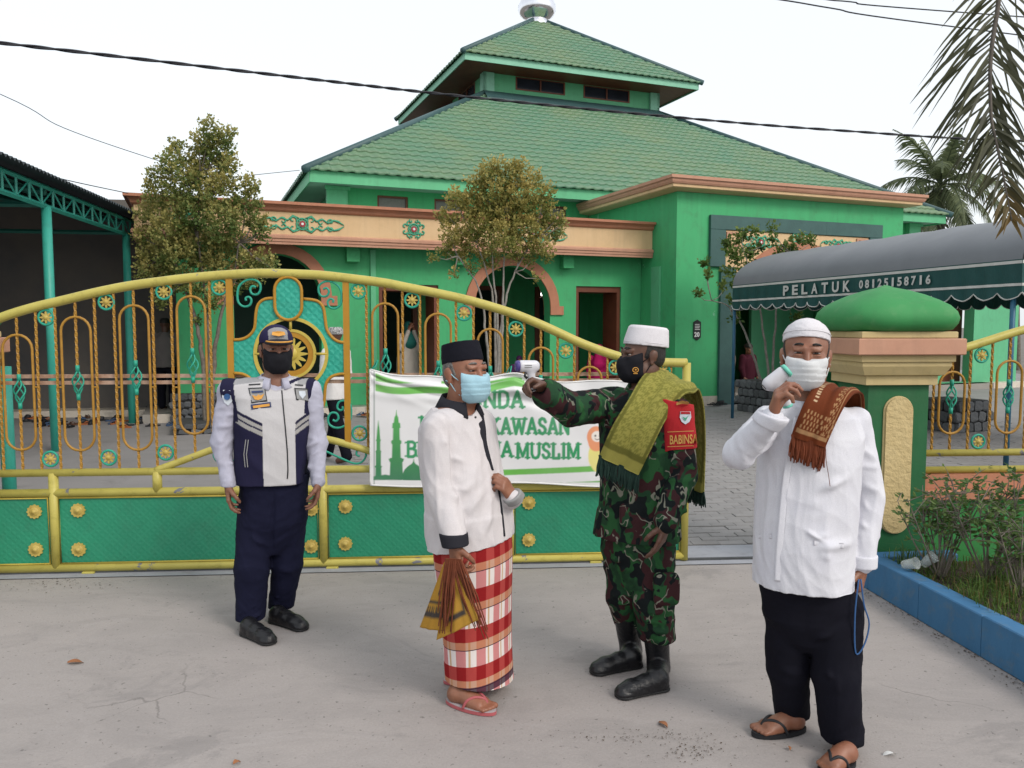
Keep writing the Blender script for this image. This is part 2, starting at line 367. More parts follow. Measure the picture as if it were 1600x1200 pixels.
for sx in (-1, 1):
    boxp('corner_column', (sx * HW - .22, -HW - .16, .1), (sx * HW + .22, -HW - .004, 4.66), 'green_light', mos)
    boxp('column_head', (sx * HW - .27, -HW - .2, 4.58), (sx * HW + .27, -HW - .17, 4.66), 'green_light', mos)
# plinth and interior floor
boxp('plinth', (-12.2, -11.25, .0), (HW, -HW - .01, .15), 'floor_tile', mos)
for i in range(-31, 22):
    x = i * .4
    if x < -12.2 or x > -2.9: continue
    boxp('base_tile', (x + .003, -11.268, .0), (x + .397, -11.252, .148), 'white_tile', mos)
boxp('hall_floor', (-HW + .2, -HW + .2, .05), (HW - .2, HW - .2, .14), 'floor_tile', mos)
# --- roofs -----------------------------------------------------------
TW, TH = .245, .325
def tile_geo(xs, g0, g1, z, dip=.016, lip=.03):
    pass
def roof(name, half, h0, top, h1, eave=.24, n_single=0):
    rise, run = h1 - h0, half - top; sl = math.hypot(rise, run); nr = int(math.ceil(sl / TH)); th = sl / nr
    base = MB()
    c0 = [(-half, -half, h0), (half, -half, h0), (half, half, h0), (-half, half, h0)]
    c1 = [(-top, -top, h1), (top, -top, h1), (top, top, h1), (-top, top, h1)]
    base.add(c0 + c1, [(0, 1, 5, 4), (1, 2, 6, 5), (2, 3, 7, 6), (3, 0, 4, 7)])
    ro = base.build(name, 'roof_tile', mos)
    # one wave tile, lower edge lifted, in (x along eave, y up-slope, z off the slope)
    prof = [(0, .008), (.2, .0), (.45, .006), (.7, .024), (.9, .021), (1.0, .008)]
    def tv(i, j, half_w):
        V = []
        for yy, lift in ((-.03, .044), (th - .004, .006)):
            for u, z in prof: V.append([(i + u) * TW - half_w, j * th + yy, z + lift])
        for u, z in prof: V.append([(i + u) * TW - half_w, j * th - .03, z + .0])
        return V
    Fq = [(k, k + 1, k + 7, k + 6) for k in range(5)] + [(12 + k, 13 + k, k + 1, k) for k in range(5)]
    tm = None; ang = math.atan2(rise, run); singles = 0
    hide = MB(); VV = []; FF = []
    for side in range(4):
        Rz = Matrix.Rotation(side * PI / 2, 4, 'Z'); Ms = Rz @ Matrix.Translation((0, -half, h0)) @ Matrix.Rotation(ang, 4, 'X')
        nc = int(math.ceil(2 * half / TW))
        for j in range(nr):
            hw_lo = half - run * (j * th) / sl; 
            for i in range(nc):
                x0 = i * TW - half; x1 = x0 + TW
                if x1 < -hw_lo or x0 > hw_lo: continue
                if side == 0 and singles < n_single and x0 > -hw_lo + .3 and x1 < hw_lo - .3:
                    if tm is None:
                        V = [[v[0] + half, v[1], v[2]] for v in tv(0, 0, half)]; tm = mesh('roof_tile', V, Fq, 'roof_tile', True)
                    o = bpy.data.objects.new('roof_tile', tm); link(o, ro)
                    jit = Matrix.Translation((x0, j * th, random.uniform(0, .006))) @ Matrix.Rotation(random.uniform(-.012, .012), 4, 'Z')
                    o.matrix_local = Ms @ jit; singles += 1; continue
                V = tv(i, j, half); n = len(VV); jz = random.uniform(0, .006)
                for v in V:
                    lim = half - run * max(v[1], 0) / sl
                    v[0] = max(-lim, min(lim, v[0])); v[2] += jz
                    VV.append(Ms @ Vector(v))
                FF += [tuple(q + n for q in f) for f in Fq]
    fo = obj('roof_tile_field', mesh('roof_tile_field', VV, FF, 'roof_tile', True), ro); fo['kind'] = 'stuff'
    for k in range(4):                                   # hip caps
        a, b_ = Vector(c0[k]), Vector(c1[k]); MB().tube([a + (a - b_) * .01 + Vector((0, 0, .03)), b_ + Vector((0, 0, .04))], .085, 8).build('hip_cap', 'ridge_cap', ro)
    for k in range(4):                                   # fascia boards under the eave
        Rz = Matrix.Rotation(k * PI / 2, 4, 'Z')
        boxp('fascia_board', (-half + .06, -half + .05, h0 - eave), (half - .06, -half + .08, h0 + .0), 'green_light' if half > 6 else 'mint_paint', ro, M4=Rz)
    return ro
r1 = roof('main_roof', AA, HE, WC, HC, .24, 290)
sf = MB(); sf.ext([rect(-AA + .09, AA - .09, -AA + .09, AA - .09), rect(-HW + .02, HW - .02, -HW + .02, HW - .02)[::-1]], .03, lambda u, v, w: Vector((u, v, HE - .2 + w))); sf.build('soffit', 'soffit', mos)
r2 = roof('upper_roof', UU, HU, .12, HA, .2, 0)
boxp('soffit', (-UU + .09, -UU + .09, HU - .16), (UU - .09, UU - .09, HU - .13), 'dark_brown', mos)
# clerestory
def cler(k):
    Rz = Matrix.Rotation(k * PI / 2, 4, 'Z'); mb = MB()
    wn_ = [rect(-2.0, -.32, HC + .22, HC + .62), rect(.32, 2.0, HC + .22, HC + .62)]
    mb.ext([rect(-WC + .0, WC - .12, HC - .3, HU - .16)] + wn_, .12, lambda u, v, w: Rz @ Vector((u, -WC + w, v))); mb.build('clerestory_wall', 'green_light', mos)
    for w in wn_:
        x0, x1 = w[0][0], w[1][0]; mb = MB()
        mb.ext([rect(x0 + .003, x1 - .003, HC + .223, HC + .617), rect(x0 + .05, (x0 + x1) / 2 - .02, HC + .26, HC + .59)[::-1], rect((x0 + x1) / 2 + .02, x1 - .05, HC + .26, HC + .59)[::-1]], .08, lambda u, v, t: Rz @ Vector((u, -WC - .01 + t, v)))
        fo = mb.build('window', 'dark_brown', mos)
        MB().box((x0 + .03, -WC + .03, HC + .24), (x1 - .03, -WC + .04, HC + .61), Rz).build('pane', 'glass_dark', fo)
    boxp('clerestory_column', (-WC - .1, -WC - .1, HC - .1), (-WC + .24, -WC - .004, HU - .17), 'mint_paint', mos, M4=Rz)
    boxp('clerestory_column', (WC - .24, -WC - .1, HC - .1), (WC + .1, -WC - .004, HU - .17), 'mint_paint', mos, M4=Rz)
    mb = MB(); mb.add([Rz @ Vector(v) for v in ((-WC - .15, -WC - .55, HC - .24), (WC + .15, -WC - .55, HC - .24), (WC + .1, -WC - .1, HC + .07), (-WC - .1, -WC - .1, HC + .07), (-WC - .15, -WC - .55, HC - .5), (WC + .15, -WC - .55, HC - .5))], [(0, 1, 2, 3), (4, 5, 1, 0)])
    mb.build('flashing', 'ridge_cap', mos)
for k in range(4): cler(k)
fin = MB().lathe([(.40, -.12), (.42, .0), (.42, .10), (.36, .14), (.37, .18), (.46, .24), (.6, .36), (.66, .52), (.65, .66), (.56, .84), (.4, .97), (.2, 1.05), (.16, 1.1), (.22, 1.18), (.26, 1.3), (.2, 1.42), (.08, 1.5), (.05, 1.6), (.1, 1.7), (.1, 1.8), (.03, 1.9), (.02, 2.4), (.0, 2.45)], (0, 0, HA - .12), 20)
fin.build('finial', 'chrome', mos)
# --- arcade wing -------------------------------------------------------
WY = -10.9
def archloop(xc, hw, zs, z0, rz=None): return [(xc - hw, z0)] + [(xc + hw, z0)] + arc(xc, zs, hw, rz or hw, 0, 180, 18)
LX = -11.62
arches = [(-9.9, .77, 2.2), (-5.27, .835, 2.05)]
al = [archloop(x, hw, zs, .16) for x, hw, zs in arches]
rl = [rect(-8.04, -6.85, .16, 2.46), rect(-3.83, -2.75, .16, 2.5)]
wallxz('arcade_wall', [rect(LX, -2.26, .151, 3.3)] + al + rl, WY, .3, 'green_wall')
for xc, hw, zs in arches:
    lp = [(xc - hw - .30, zs - .16), (xc - hw - .002, zs - .16), (xc - hw - .002, zs)] + arc(xc, zs, hw + .002, hw + .002, 180, 0, 18)[1:] + [(xc + hw + .002, zs - .16), (xc + hw + .30, zs - .16), (xc + hw + .30, zs + .02), (xc + hw + .2, zs + .02)] + arc(xc, zs, hw + .2, hw + .2, 4, 176, 18) + [(xc - hw - .2, zs + .02), (xc - hw - .3, zs + .02)]
    mb = MB(); mb.ext([lp], .36, lambda u, v, w: Vector((u, WY - .04 + w, v))); mb.build('arch_surround', 'terracotta', mos)
for q in rl:
    x0, x1 = q[0][0], q[1][0]; z1 = q[2][1]
    mb = MB(); mb.ext([[(x0 - .001, .17), (x0 + .08, .17), (x0 + .08, z1 - .12), (x1 - .08, z1 - .12), (x1 - .08, .17), (x1 + .001, .17), (x1 + .001, z1 + .001), (x0 - .001, z1 + .001)]], .62, lambda u, v, w: Vector((u, WY + .04 + w, v))); mb.build('opening_lining', 'dark_brown', mos)
# return wall at the far left, wing roof and bracket blocks
boxp('arcade_wall', (LX, WY + .302, .151), (LX + .25, -HW - .2, 3.3), 'green_wall', mos)
boxp('wing_ceiling', (-12.12, -11.2, 3.302), (-2.3, -HW - .21, 3.42), 'soffit', mos)
for x in (-8.55, -6.4, -4.1, -11.1): boxp('bracket', (x - .12, WY - .2, 2.85), (x + .12, WY - .003, 3.15), 'green_wall', mos, .01)
boxp('pilaster', (-8.2, WY - .05, .16), (-8.1, WY - .003, 3.1), 'green_light', mos)
# fascia band of the wing: moulding profile swept along the front and the left end
def band(name, path, prof, mat, parent=mos):
    mb = MB(); V = []; n = len(prof)
    for i, (x, y, ox, oy) in enumerate(path):
        for d, z in prof: V.append((x + ox * d, y + oy * d, z))
    Fc = [(i * n + k, (i + 1) * n + k, (i + 1) * n + k + 1, i * n + k + 1) for i in range(len(path) - 1) for k in range(n - 1)]
    mb.add(V, Fc); mb.add([V[k] for k in range(n)], [tuple(range(n))]); mb.add([V[-n + k] for k in range(n)], [tuple(range(n))])
    return mb.build(name, mat, parent)
wp = [(-12.22, -HW, -1, 0), (-12.22, -11.35, -1, -1), (-2.26, -11.35, 0, -1)]
band('fascia_panel', wp, [(-.1, 3.14), (0, 3.14), (0, 3.76), (-.1, 3.76)], 'cream')
band('lower_moulding', wp, [(-.06, 3.10), (.02, 3.10), (.02, 3.15), (.035, 3.15), (.035, 3.20), (.055, 3.205), (.055, 3.25), (.035, 3.275), (.004, 3.275)], 'terra_pale')
band('cornice', wp, [(.004, 3.67), (.03, 3.68), (.05, 3.70), (.06, 3.74), (.11, 3.79), (.15, 3.785), (.15, 3.835), (-.1, 3.84)], 'terracotta')
boxp('wing_roof', (-12.16, -11.3, 3.77), (-2.3, -HW - .01, 3.82), 'soffit', mos)
def spiral(cx, cz, r, a0, turns, sgn=1, n=14, r1=.25): return [(cx + r * (1 - (1 - r1) * i / n) * math.cos(a0 + sgn * turns * 2 * PI * i / n), cz + r * (1 - (1 - r1) * i / n) * math.sin(a0 + sgn * turns * 2 * PI * i / n)) for i in range(n + 1)]
def ornament(xc, zc, w, y, parent, big=True, fn=None):
    fn = fn or (lambda u, v, d: Vector((u, y - d, v)))
    mb = MB(); flat = (Vector((0, 1, 0)), .6)
    for sx in (-1, 1):
        for sz in (-1, 1):
            if big:
                for k, (ox, oz, r, a) in enumerate(((.16, .07, .07, 3.6), (.33, .045, .065, .6), (.5, .06, .055, 3.4))):
                    sp = spiral(ox * w / .74, oz, r, a, .9, 1 if k % 2 else -1); mb.tube([fn(xc + sx * u, zc + sz * v, .012) for u, v in sp], [.014] * 10 + [.011] * 5, 5, flat=flat)
                mb.tube([fn(xc + sx * u * w / .74, zc + sz * v, .012) for u, v in ((.05, .10), (.16, .145), (.25, .06), (.36, .1), (.45, .035), (.56, .09), (.64, .07), (.74, .01))], [.012, .016, .018, .016, .018, .018, .02, .006], 5, flat=flat)
            else:
                for ox, oz, r, a in ((.09, .10, .05, 2.), (.17, .05, .05, 3.), (.05, .15, .035, 1.)):
                    mb.tube([fn(xc + sx * u, zc + sz * v, .012) for u, v in spiral(ox, oz, r, a, .8, -1)], .014, 5, flat=flat)
    mb.tube([fn(xc + .10 * math.cos(t), zc + .10 * math.sin(t), .012) for t in [2 * PI * i / 24 for i in range(24)]], .016, 5, closed=True, flat=flat)
    g = mb.build('ornament', 'orn_green', parent)
    for r, mt, d, nm in ((.075, 'orn_green', .02, 'flower_ring'), (.055, 'orn_red', .032, 'flower'), (.022, 'white_paint', .04, 'flower_centre')):
        q = MB(); pts = [(xc + r * (1 + .12 * math.cos(8 * t)) * math.cos(t), zc + r * (1 + .12 * math.cos(8 * t)) * math.sin(t)) for t in [2 * PI * i / 32 for i in range(32)]]
        q.ext([pts], d, lambda u, v, t: fn(u, v, t)); q.build(nm, mt, g)
ornament(-9.5, 3.47, .74, -11.352, mos); ornament(-7.46, 3.47, .3, -11.352, mos, False); ornament(-5.0, 3.47, .74, -11.352, mos); ornament(-11.5, 3.47, .3, -11.352, mos, False)
# --- entrance block ------------------------------------------------------
BX0, BX1, BY = -2.25, 3.85, -12.25
BT = 4.36
portal = [(-.78, .0), (2.48, .0), (2.48, 2.2)] + arc(.85, 2.2, 1.63, 1.25, 0, 180, 20)[1:-1] + [(-.78, 2.2)]
wallxz('entrance_wall', [rect(BX0, BX1, .0, BT), portal[::-1]], BY, .3, 'green_wall')
boxp('entrance_wall', (BX0, BY + .302, 0), (BX0 + .25, -HW - .004, BT), 'green_wall', mos)
boxp('entrance_wall', (BX1 - .25, BY + .302, 0), (BX1, -HW - .004, BT), 'green_wall', mos)
boxp('entrance_pilaster', (BX0 - .06, BY + .55, .0), (BX0 - .004, BY + .85, 2.9), 'green_light', mos)
boxp('entrance_ceiling', (BX0 + .26, BY + .31, 3.9), (BX1 - .26, -HW - .01, 4.0), 'soffit', mos)
boxp('porch_wall', (BX0 + .3, -9.8, .0), (-.2, -9.7, 3.89), 'orange_wall', mos); boxp('porch_wall', (1.6, -9.8, .0), (BX1 - .3, -9.7, 3.89), 'green_light', mos)
boxp('entrance_roof', (BX0 - .18, BY - .18, BT + .11), (BX1 + .18, -HW - .01, BT + .16), 'soffit', mos)
bp = [(BX0, -HW - .02, -1, 0), (BX0, BY, -1, -1), (BX1, BY, 1, -1), (BX1, -HW - .02, 1, 0)]
band('entrance_cornice', bp, [(.27, BT + .10), (.30, BT + .105), (.32, BT + .14), (.33, BT + .18), (.36, BT + .20), (.36, BT + .26), (.25, BT + .27)], 'terra_pale')
band('cornice_base', bp, [(-.02, BT + .002), (.24, BT + .03), (.27, BT + .045), (.275, BT + .099), (.2, BT + .10)], 'cream')
boxp('base_tile', (BX0 - .012, BY - .012, .0), (-1.2, BY - .002, .2), 'white_tile', mos)
boxp('base_tile', (2.9, BY - .012, .0), (BX1, BY - .002, .2), 'white_tile', mos)
# slate frame, cream infill
fr = [[(-1.475, 2.88), (-1.10, 2.88), (-1.10, 3.64), (2.80, 3.64), (2.80, 2.88), (3.17, 2.88), (3.17, 3.93), (-1.475, 3.93)]]
for a, b_ in ((-1.475, .0), (.004, 1.55), (1.554, 3.17)):
    mb = MB(); mb.box((a, BY - .07, 3.64), (b_, BY - .003, 3.93), None, .006); mb.build('slate_slab', 'slate', mos)
for a, b_ in ((-1.475, -1.1), (2.8, 3.17)): boxp('slate_slab', (a, BY - .072, 2.88), (b_, BY - .003, 3.638), 'slate', mos, .006)
for a, b_ in ((-1.2, -.82), (2.52, 2.9)): boxp('slate_slab', (a, BY - .068, .0), (b_, BY - .003, 2.878), 'slate', mos, .006)
mb = MB(); mb.ext([rect(-1.09, 2.79, 2.21, 3.63), ([(-.78, 2.212)] + [(2.48, 2.212)] + arc(.85, 2.22, 1.63, 1.23, 0, 180, 20))[::-1]], .03, lambda u, v, w: Vector((u, BY - .035 + w, v))); mb.build('infill_panel', 'cream', mos)
mb = MB(); mb.ext([arc(.85, 2.22, 1.64, 1.24, 180, 0, 20) + arc(.85, 2.22, 1.45, 1.05, 0, 180, 20)], .2, lambda u, v, w: Vector((u, BY - .06 + w, v))); mb.build('arch_surround', 'terracotta', mos)
for xc in (-.9, 2.6):
    mb = MB(); mb.ext([rect(xc - .17, xc + .17, 3.3, 3.6), rect(xc - .12, xc + .12, 3.34, 3.56)[::-1]], .03, lambda u, v, w: Vector((u, BY - .065 + w, v))); mb.build('square_moulding', 'terra_pale', mos)
for xc in (-.2, 1.9): ornament(xc, 3.42, .5, BY - .037, mos)
ornament(.85, 3.55, .2, BY - .037, mos, False)
# house-number plate
pl = MB(); pl.ext([[(-1.82, 1.42), (-1.73, 1.36), (-1.64, 1.42), (-1.64, 1.74), (-1.73, 1.79), (-1.82, 1.74)]], .015, lambda u, v, w: Vector((u, BY - .02 + w, v))); po = pl.build('number_plate', 'black_plate', mos)
def text_on(s, size, fn, mat, parent, bold=.0, name='lettering'):
    V, Fc = textmesh(s, size, bold); mb = MB(); mb.add([fn(v.x, v.y) for v in V], Fc); return mb.build(name, mat, parent)
text_on('20', .13, lambda u, v: Vector((-1.805 + u, BY - .0225, 1.44 + v)), 'white_paint', po, .004)
for k in range(4): MB().box((-1.79, BY - .0225, 1.58 + k * .035), (-1.67 - .01 * (k % 2), BY - .0205, 1.592 + k * .035)).build('print_line', 'white_paint', po)
# stones at the foot of the arcade corner pier
boxp('pier_core', (-11.75, -11.36, 0), (-10.6, -11.27, .50), 'mortar', mos)
smp = MB().box((-.5, -.5, -.5), (.5, .5, .5), None, .2).data('stone', 'stone_grey')
for j_ in range(4):
    for i_ in range(9):
        o = obj('stone', smp, mos); o.matrix_local = Matrix.Translation((-11.72 + (i_ + .5 * (j_ % 2)) * .125 + random.uniform(-.015, .015), -11.365, .065 + j_ * .122 + random.uniform(-.012, .012))) @ Matrix.Rotation(random.uniform(-.4, .4), 4, 'Y') @ Matrix.Diagonal((.125 * random.uniform(.8, 1.05), .07, .115 * random.uniform(.85, 1.08), 1))
# right-hand wing seen under the tent
wallxz('arcade_wall', [rect(3.86, 9.7, 0, 3.3), rect(4.6, 5.7, .16, 2.5), rect(6.9, 8.0, .16, 2.5)], WY, .3, 'green_light')
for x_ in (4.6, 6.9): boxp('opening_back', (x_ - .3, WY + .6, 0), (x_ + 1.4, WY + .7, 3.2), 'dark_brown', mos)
boxp('base_tile', (3.87, WY - .32, 0), (9.7, WY - .003, .15), 'white_tile', mos)
boxp('wing_ceiling', (3.87, WY - .3, 3.302), (9.8, -HW - .21, 3.5), 'soffit', mos)
# chandeliers glimpsed through the openings
for (x, y, z) in ((-7.1, -6.6, 2.75), (-2.9, -6.6, 2.45), (-5.9, -6.6, 2.45)):
    ch = thing('chandelier', 'lit chandelier hanging in the dark prayer hall', 'chandelier', WM[mos] @ Vector((x, y, z)), MA, 'chandeliers in the hall')
    mb = MB(); mb.tube([(0, 0, .05), (0, 0, 4.3 - z)], .008, 5); mb.lathe([(.02, .06), (.05, .0), (.02, -.05)], n=8); mb.build('stem', 'dark_brown', ch)
    for k in range(6):
        a = k * PI / 3; q = Vector((.22 * math.cos(a), .22 * math.sin(a), 0))
        tubep('arm', [(0, 0, 0), q * .5 + Vector((0, 0, -.05)), q], .008, 'dark_brown', ch, 5)
        MB().lathe([(.0, .0), (.03, .01), (.04, .05), (.03, .09), (0, .1)], q, 8).build('bulb', 'bulb', ch)
# ================================================================== sliding gate
gate = thing('sliding_gate', 'wide yellow and green steel sliding gate with arched top and twisted bars', 'gate', GO, GA)
def gp(px, py, o=0.):
    """pixel -> (s, o, z) on the gate plane"""
    a = (px - 800) / F; b = (600 - py) / F
    d = Vector((a, CP + b * SP, -SP + b * CP)); O = Vector((0, 0, CH))
    t = (GO + gn * o - O).dot(gn) / d.dot(gn); p = O + d * t - GO
    return Vector((p.dot(ge), o, p.z))
TR = [(-110, 560), (-60, 524), (0, 497), (50, 481), (100, 469), (150, 457), (200, 447), (250, 440), (300, 434), (360, 429), (410, 427), (455, 428), (500, 430), (545, 435), (600, 442), (635, 449), (710, 464), (760, 477), (810, 493), (860, 514), (910, 537), (960, 555), (995, 563), (1030, 566), (1066, 567)]
top_pts = catmull([gp(*p) for p in TR], 4)
def topz(s):
    for a, b in zip(top_pts, top_pts[1:]):
        if a.x <= s <= b.x: return a.z + (b.z - a.z) * (s - a.x) / (b.x - a.x)
    return top_pts[-1].z
corner = gp(1073, 567)
tubep('top_rail', top_pts + [Vector((corner.x + .0, 0, top_pts[-1].z))], .031, 'yellow_paint', gate, 12)
zA, zB = gp(300, 736).z, gp(600, 763).z
zBot = gp(540, 878).z
sL = gp(-120, 700).x; sR = corner.x
tubep('end_post', [(sR, 0, zBot - .03), (sR, 0, top_pts[-1].z + .0)], .0295, 'yellow_paint', gate, 12)
tubep('middle_rail', [(sL, 0, zA), (gp(905, 730).x, 0, zA), (sR - .03, 0, zA)], .026, 'yellow_paint', gate, 12)
tubep('middle_rail', [(sL, 0, zB), (sR - .03, 0, zB)], .028, 'yellow_paint', gate, 12)
tubep('bottom_rail', [(sL, 0, zBot), (sR, 0, zBot)], .0285, 'yellow_paint', gate, 12)
for px, full in ((85, 1), (247, 0), (505, 1), (660, 0), (797, 1), (-80, 1)):
    s = gp(px, 790).x; tubep('post', [(s, .001, zBot if full else zB), (s, .001, zA if full and px != 797 else (zA if not full else zB))], .0305, 'yellow_paint', gate, 12)
a0 = gp(245, 733); ARC = catmull([gp(*p) for p in ((243, 735), (290, 718), (340, 700), (400, 685), (455, 681), (510, 686), (575, 704), (620, 719), (667, 735))], 4)
tubep('arched_rail', ARC, .024, 'yellow_paint', gate, 10)
def botz(s):
    for a, b in zip(ARC, ARC[1:]):
        if a.x <= s <= b.x: return a.z
    return zA
# green embossed lower panels with flower bosses
pst = [gp(p, 790).x for p in (-80, 85, 505, 797)] + [sR]
bosses = [(55, 799), (57, 858), (123, 797), (124, 858), (487, 795), (487, 853), (540, 791), (540, 849), (762, 788), (762, 846), (826, 785), (826, 843), (1040, 780), (1040, 838)]
for a, b in zip(pst, pst[1:]):
    pn = MB(); pn.box((a + .028, -.004, zBot + .026), (b - .028, .004, zB - .026)); pn = pn.build('panel', 'gate_panel', gate)
    tubep('bead', [(a + .036, -.012, zBot + .032), (b - .036, -.012, zBot + .032), (b - .036, -.012, zB - .032), (a + .036, -.012, zB - .032)], .007, 'yellow_clean', pn, 5, closed=True)
    for px, py in bosses:
        c = gp(px, py)
        if a < c.x < b:
            q = MB(); lo = [(c.x + .045 * (1 + .09 * math.cos(12 * t)) * math.cos(t), c.z + .045 * (1 + .09 * math.cos(12 * t)) * math.sin(t)) for t in [2 * PI * i / 48 for i in range(48)]]
            q.ext([lo], .012, lambda u, v, w: Vector((u, -.016 + w, v)))
            q.lathe([(.03, .0), (.026, .005), (.016, .003), (.012, .012), (.0, .014)], (c.x, -.016, c.z), 16, Matrix(((1, 0, 0), (0, 0, -1), (0, 1, 0)))); q.build('flower_boss', 'gold_flower', pn)
# twisted bars
def bar(s, z0, z1, r=.0095, name='twisted_bar', parent=gate, y=0., wob=True):
    n = max(4, int((z1 - z0) / .016)); mb = MB()
    mb.tube([(s, y, z0 + (z1 - z0) * i / n) for i in range(n + 1)], r, 4, twist=.55); return mb.build(name, 'ochre_bar', parent)
def oval(sc, z0, z1, hw, y=-.004):
    mb = MB(); mb.tube([(u, y, v) for u, v in stadium(sc, z0, z1, hw)], .0085, 7, closed=True); return mb.build('oval_ring', 'ochre_bar', gate)
def basket(s, z, y=0., parent=gate, mat='gate_teal', h=.085):
    mb = MB()
    for k in range(4):
        mb.tube([(s + .034 * math.sin(PI * t) * math.cos(k * PI / 2 + t * 3.4), y + .034 * math.sin(PI * t) * math.sin(k * PI / 2 + t * 3.4), z - h + 2 * h * t) for t in [i / 12 for i in range(13)]], .0055, 5)
    mb.lathe([(.0, -.03), (.013, -.03), (.013, .012), (.0, .012)], (s, y, z - h), 8); mb.lathe([(.0, -.012), (.013, -.012), (.013, .03), (0, .03)], (s, y, z + h), 8)
    return mb.build('basket_knot', mat, parent)
def rosette(s, z, y=0., r=.048, parent=gate, ringm='gate_teal'):
    mb = MB(); mb.tube([(s + r * math.cos(t), y, z + r * math.sin(t)) for t in [2 * PI * i / 24 for i in range(24)]], .008, 6, closed=True)
    q = mb.build('rosette', ringm, parent); f = MB()
    lo = []
    for i in range(64):
        t = 2 * PI * i / 64; rr = r * (.62 + .22 * math.cos(8 * t)); lo.append((s + rr * math.cos(t), z + rr * math.sin(t)))
    f.ext([lo], .01, lambda u, v, w: Vector((u, y - .006 + w, v)))
    f.lathe([(.016, 0), (.013, .006), (.005, .006), (0, .01)], (s, y - .006, z), 12, Matrix(((1, 0, 0), (0, 0, -1), (0, 1, 0)))); f.build('flower', 'gold_flower', q)
left = [  # bars (px at y~600)
    -30, 60, 90, 152, 182, 242, 271, 331]
ovals_l = [(-60, 30 - 22 - 60, 0, 0)]
def unit(pc, hwpx, ytop, ybot, ybask):
    c = gp(pc, 600); hw = gp(pc + hwpx, 600).x - c.x; zt = gp(pc, ytop).z; zb = gp(pc, ybot).z
    oval(c.x, zb, zt, hw); t = topz(c.x) - .025; lo = botz(c.x) + .015
    if ybask:
        zk = gp(pc, ybask).z; bar(c.x, lo, zk - .1); bar(c.x, zk + .1, t); basket(c.x, zk)
    else: bar(c.x, lo, t)
    for sg in (-1, 1):
        zt_ = gp(pc, 605).z; tubep('tie', [(c.x + sg * hw, -.004, zt_), (c.x + sg * (hw + .034), 0, zt_)], .006, 'ochre_bar', gate, 5)
for u in ((30, 23, 523, 703, 612), (-62, 23, 560, 703, 625), (122, 23, 495, 704, 598), (213, 22.5, 477, 703, 590), (302, 22, 463, 678, 571)): unit(*u)
for u in ((603, 20, 474, 672, 571), (685, 20, 490, 692, 590), (766, 19.5, 514, 700, 598), (845, 19, 543, 700, 612), (921, 18.5, 573, 700, 625), (1000, 18, 588, 700, 640)): unit(*u)
for px in (-30, 0, 60, 90, 152, 182, 242, 271, 331, 574, 630, 657, 713, 740, 793, 819, 871, 897, 949, 972, 1028, 1048):
    s = gp(px, 600).x; bar(s, botz(s) + .015, topz(s) - .025)
for px, py in ((72, 496), (166, 472), (256, 456), (343, 449), (79, 717), (170, 715), (259, 707), (560, 455), (562, 677), (644, 469), (725, 489), (806, 514), (884, 548), (962, 574), (1036, 580), (645, 700), (725, 715), (806, 715), (884, 712), (-20, 525)):
    c = gp(px, py); rosette(c.x, c.z)
# flat posts beside the medallion
for px in (361, 542):
    s = gp(px, 560).x; boxp('flat_post', (s - .02, -.012, botz(s) + .01), (s + .02, .012, topz(s) - .022), 'ochre_flat', gate)
# pale stiffener channel behind the bars
for dz in (587, 597):
    z = gp(450, dz).z; boxp('stiffener', (sL, .03, z - .012), (gp(1052, 590).x, .05, z + .012), 'rust_white', gate)
# medallion sheet
cx = gp(453, 560).x
def mp_(pts): return [(gp(*p).x, gp(*p).z) for p in pts]
upL = [(365, 531), (378, 530), (390, 524), (398, 512), (400, 490), (404, 475), (415, 467), (433, 466)]
upR = [(474, 467), (495, 470), (505, 480), (508, 497), (511, 515), (520, 528), (530, 534), (539, 535)]
dnR = [(539, 584), (528, 585), (516, 590), (509, 602), (507, 625), (503, 638), (492, 646), (474, 648)]
dnL = [(433, 648), (414, 646), (403, 636), (400, 622), (397, 602), (390, 590), (378, 584), (365, 583)]
def sm2(P): return [(v.x, v.y) for v in catmull([Vector((a, b, 0)) for a, b in P], 3)]
cc = gp(455, 553); Rout = gp(511, 553).x - cc.x
outer = sm2(mp_(upL)) + sm2(mp_(upR)) + sm2(mp_(dnR)) + sm2(mp_(dnL))
hole = [(cc.x + Rout * math.cos(t), cc.z + Rout * math.sin(t)) for t in [2 * PI * i / 48 for i in range(48)]]
sh = MB(); sh.ext([outer, hole[::-1]], .006, lambda u, v, w: Vector((u, -.003 + w, v))); med = sh.build('medallion_sheet', 'gate_sheet', gate)
for pl_ in (upL, upR, dnR, dnL): tubep('sheet_edging', [(u, -.004, v) for u, v in sm2(mp_(pl_))], .0105, 'ochre_flat', med, 7)
for (yt, yb) in ((433, 500), (612, 676)):
    c0 = gp(453, yb).z; c1 = gp(453, yt).z; hw = gp(474, 470).x - gp(453, 470).x
    q = MB(); q.ext([stadium(cx, c0, c1, hw)], .006, lambda u, v, w: Vector((u, -.016 + w, v))); so = q.build('oval_sheet', 'gate_sheet', gate)
    tubep('sheet_edging', [(u, -.017, v) for u, v in stadium(cx, c0, c1, hw)], .0105, 'ochre_flat', so, 7, closed=True)
def ringp(name, r, w, mat, parent, y=-.01, t=.014):
    q = MB(); q.ext([[(cc.x + r * math.cos(a), cc.z + r * math.sin(a)) for a in [2 * PI * i / 48 for i in range(48)]], [(cc.x + (r - w) * math.cos(a), cc.z + (r - w) * math.sin(a)) for a in [2 * PI * i / 48 for i in range(48)]][::-1]], t, lambda u, v, k: Vector((u, y + k, v))); return q.build(name, mat, parent)
mr = ringp('medallion_ring', Rout + .01, .022, 'yellow_clean', gate)
ringp('inner_ring', Rout * .70, .018, 'yellow_clean', gate); ringp('inner_band', Rout * .67, .045, 'ochre_flat', gate, -.006, .01)
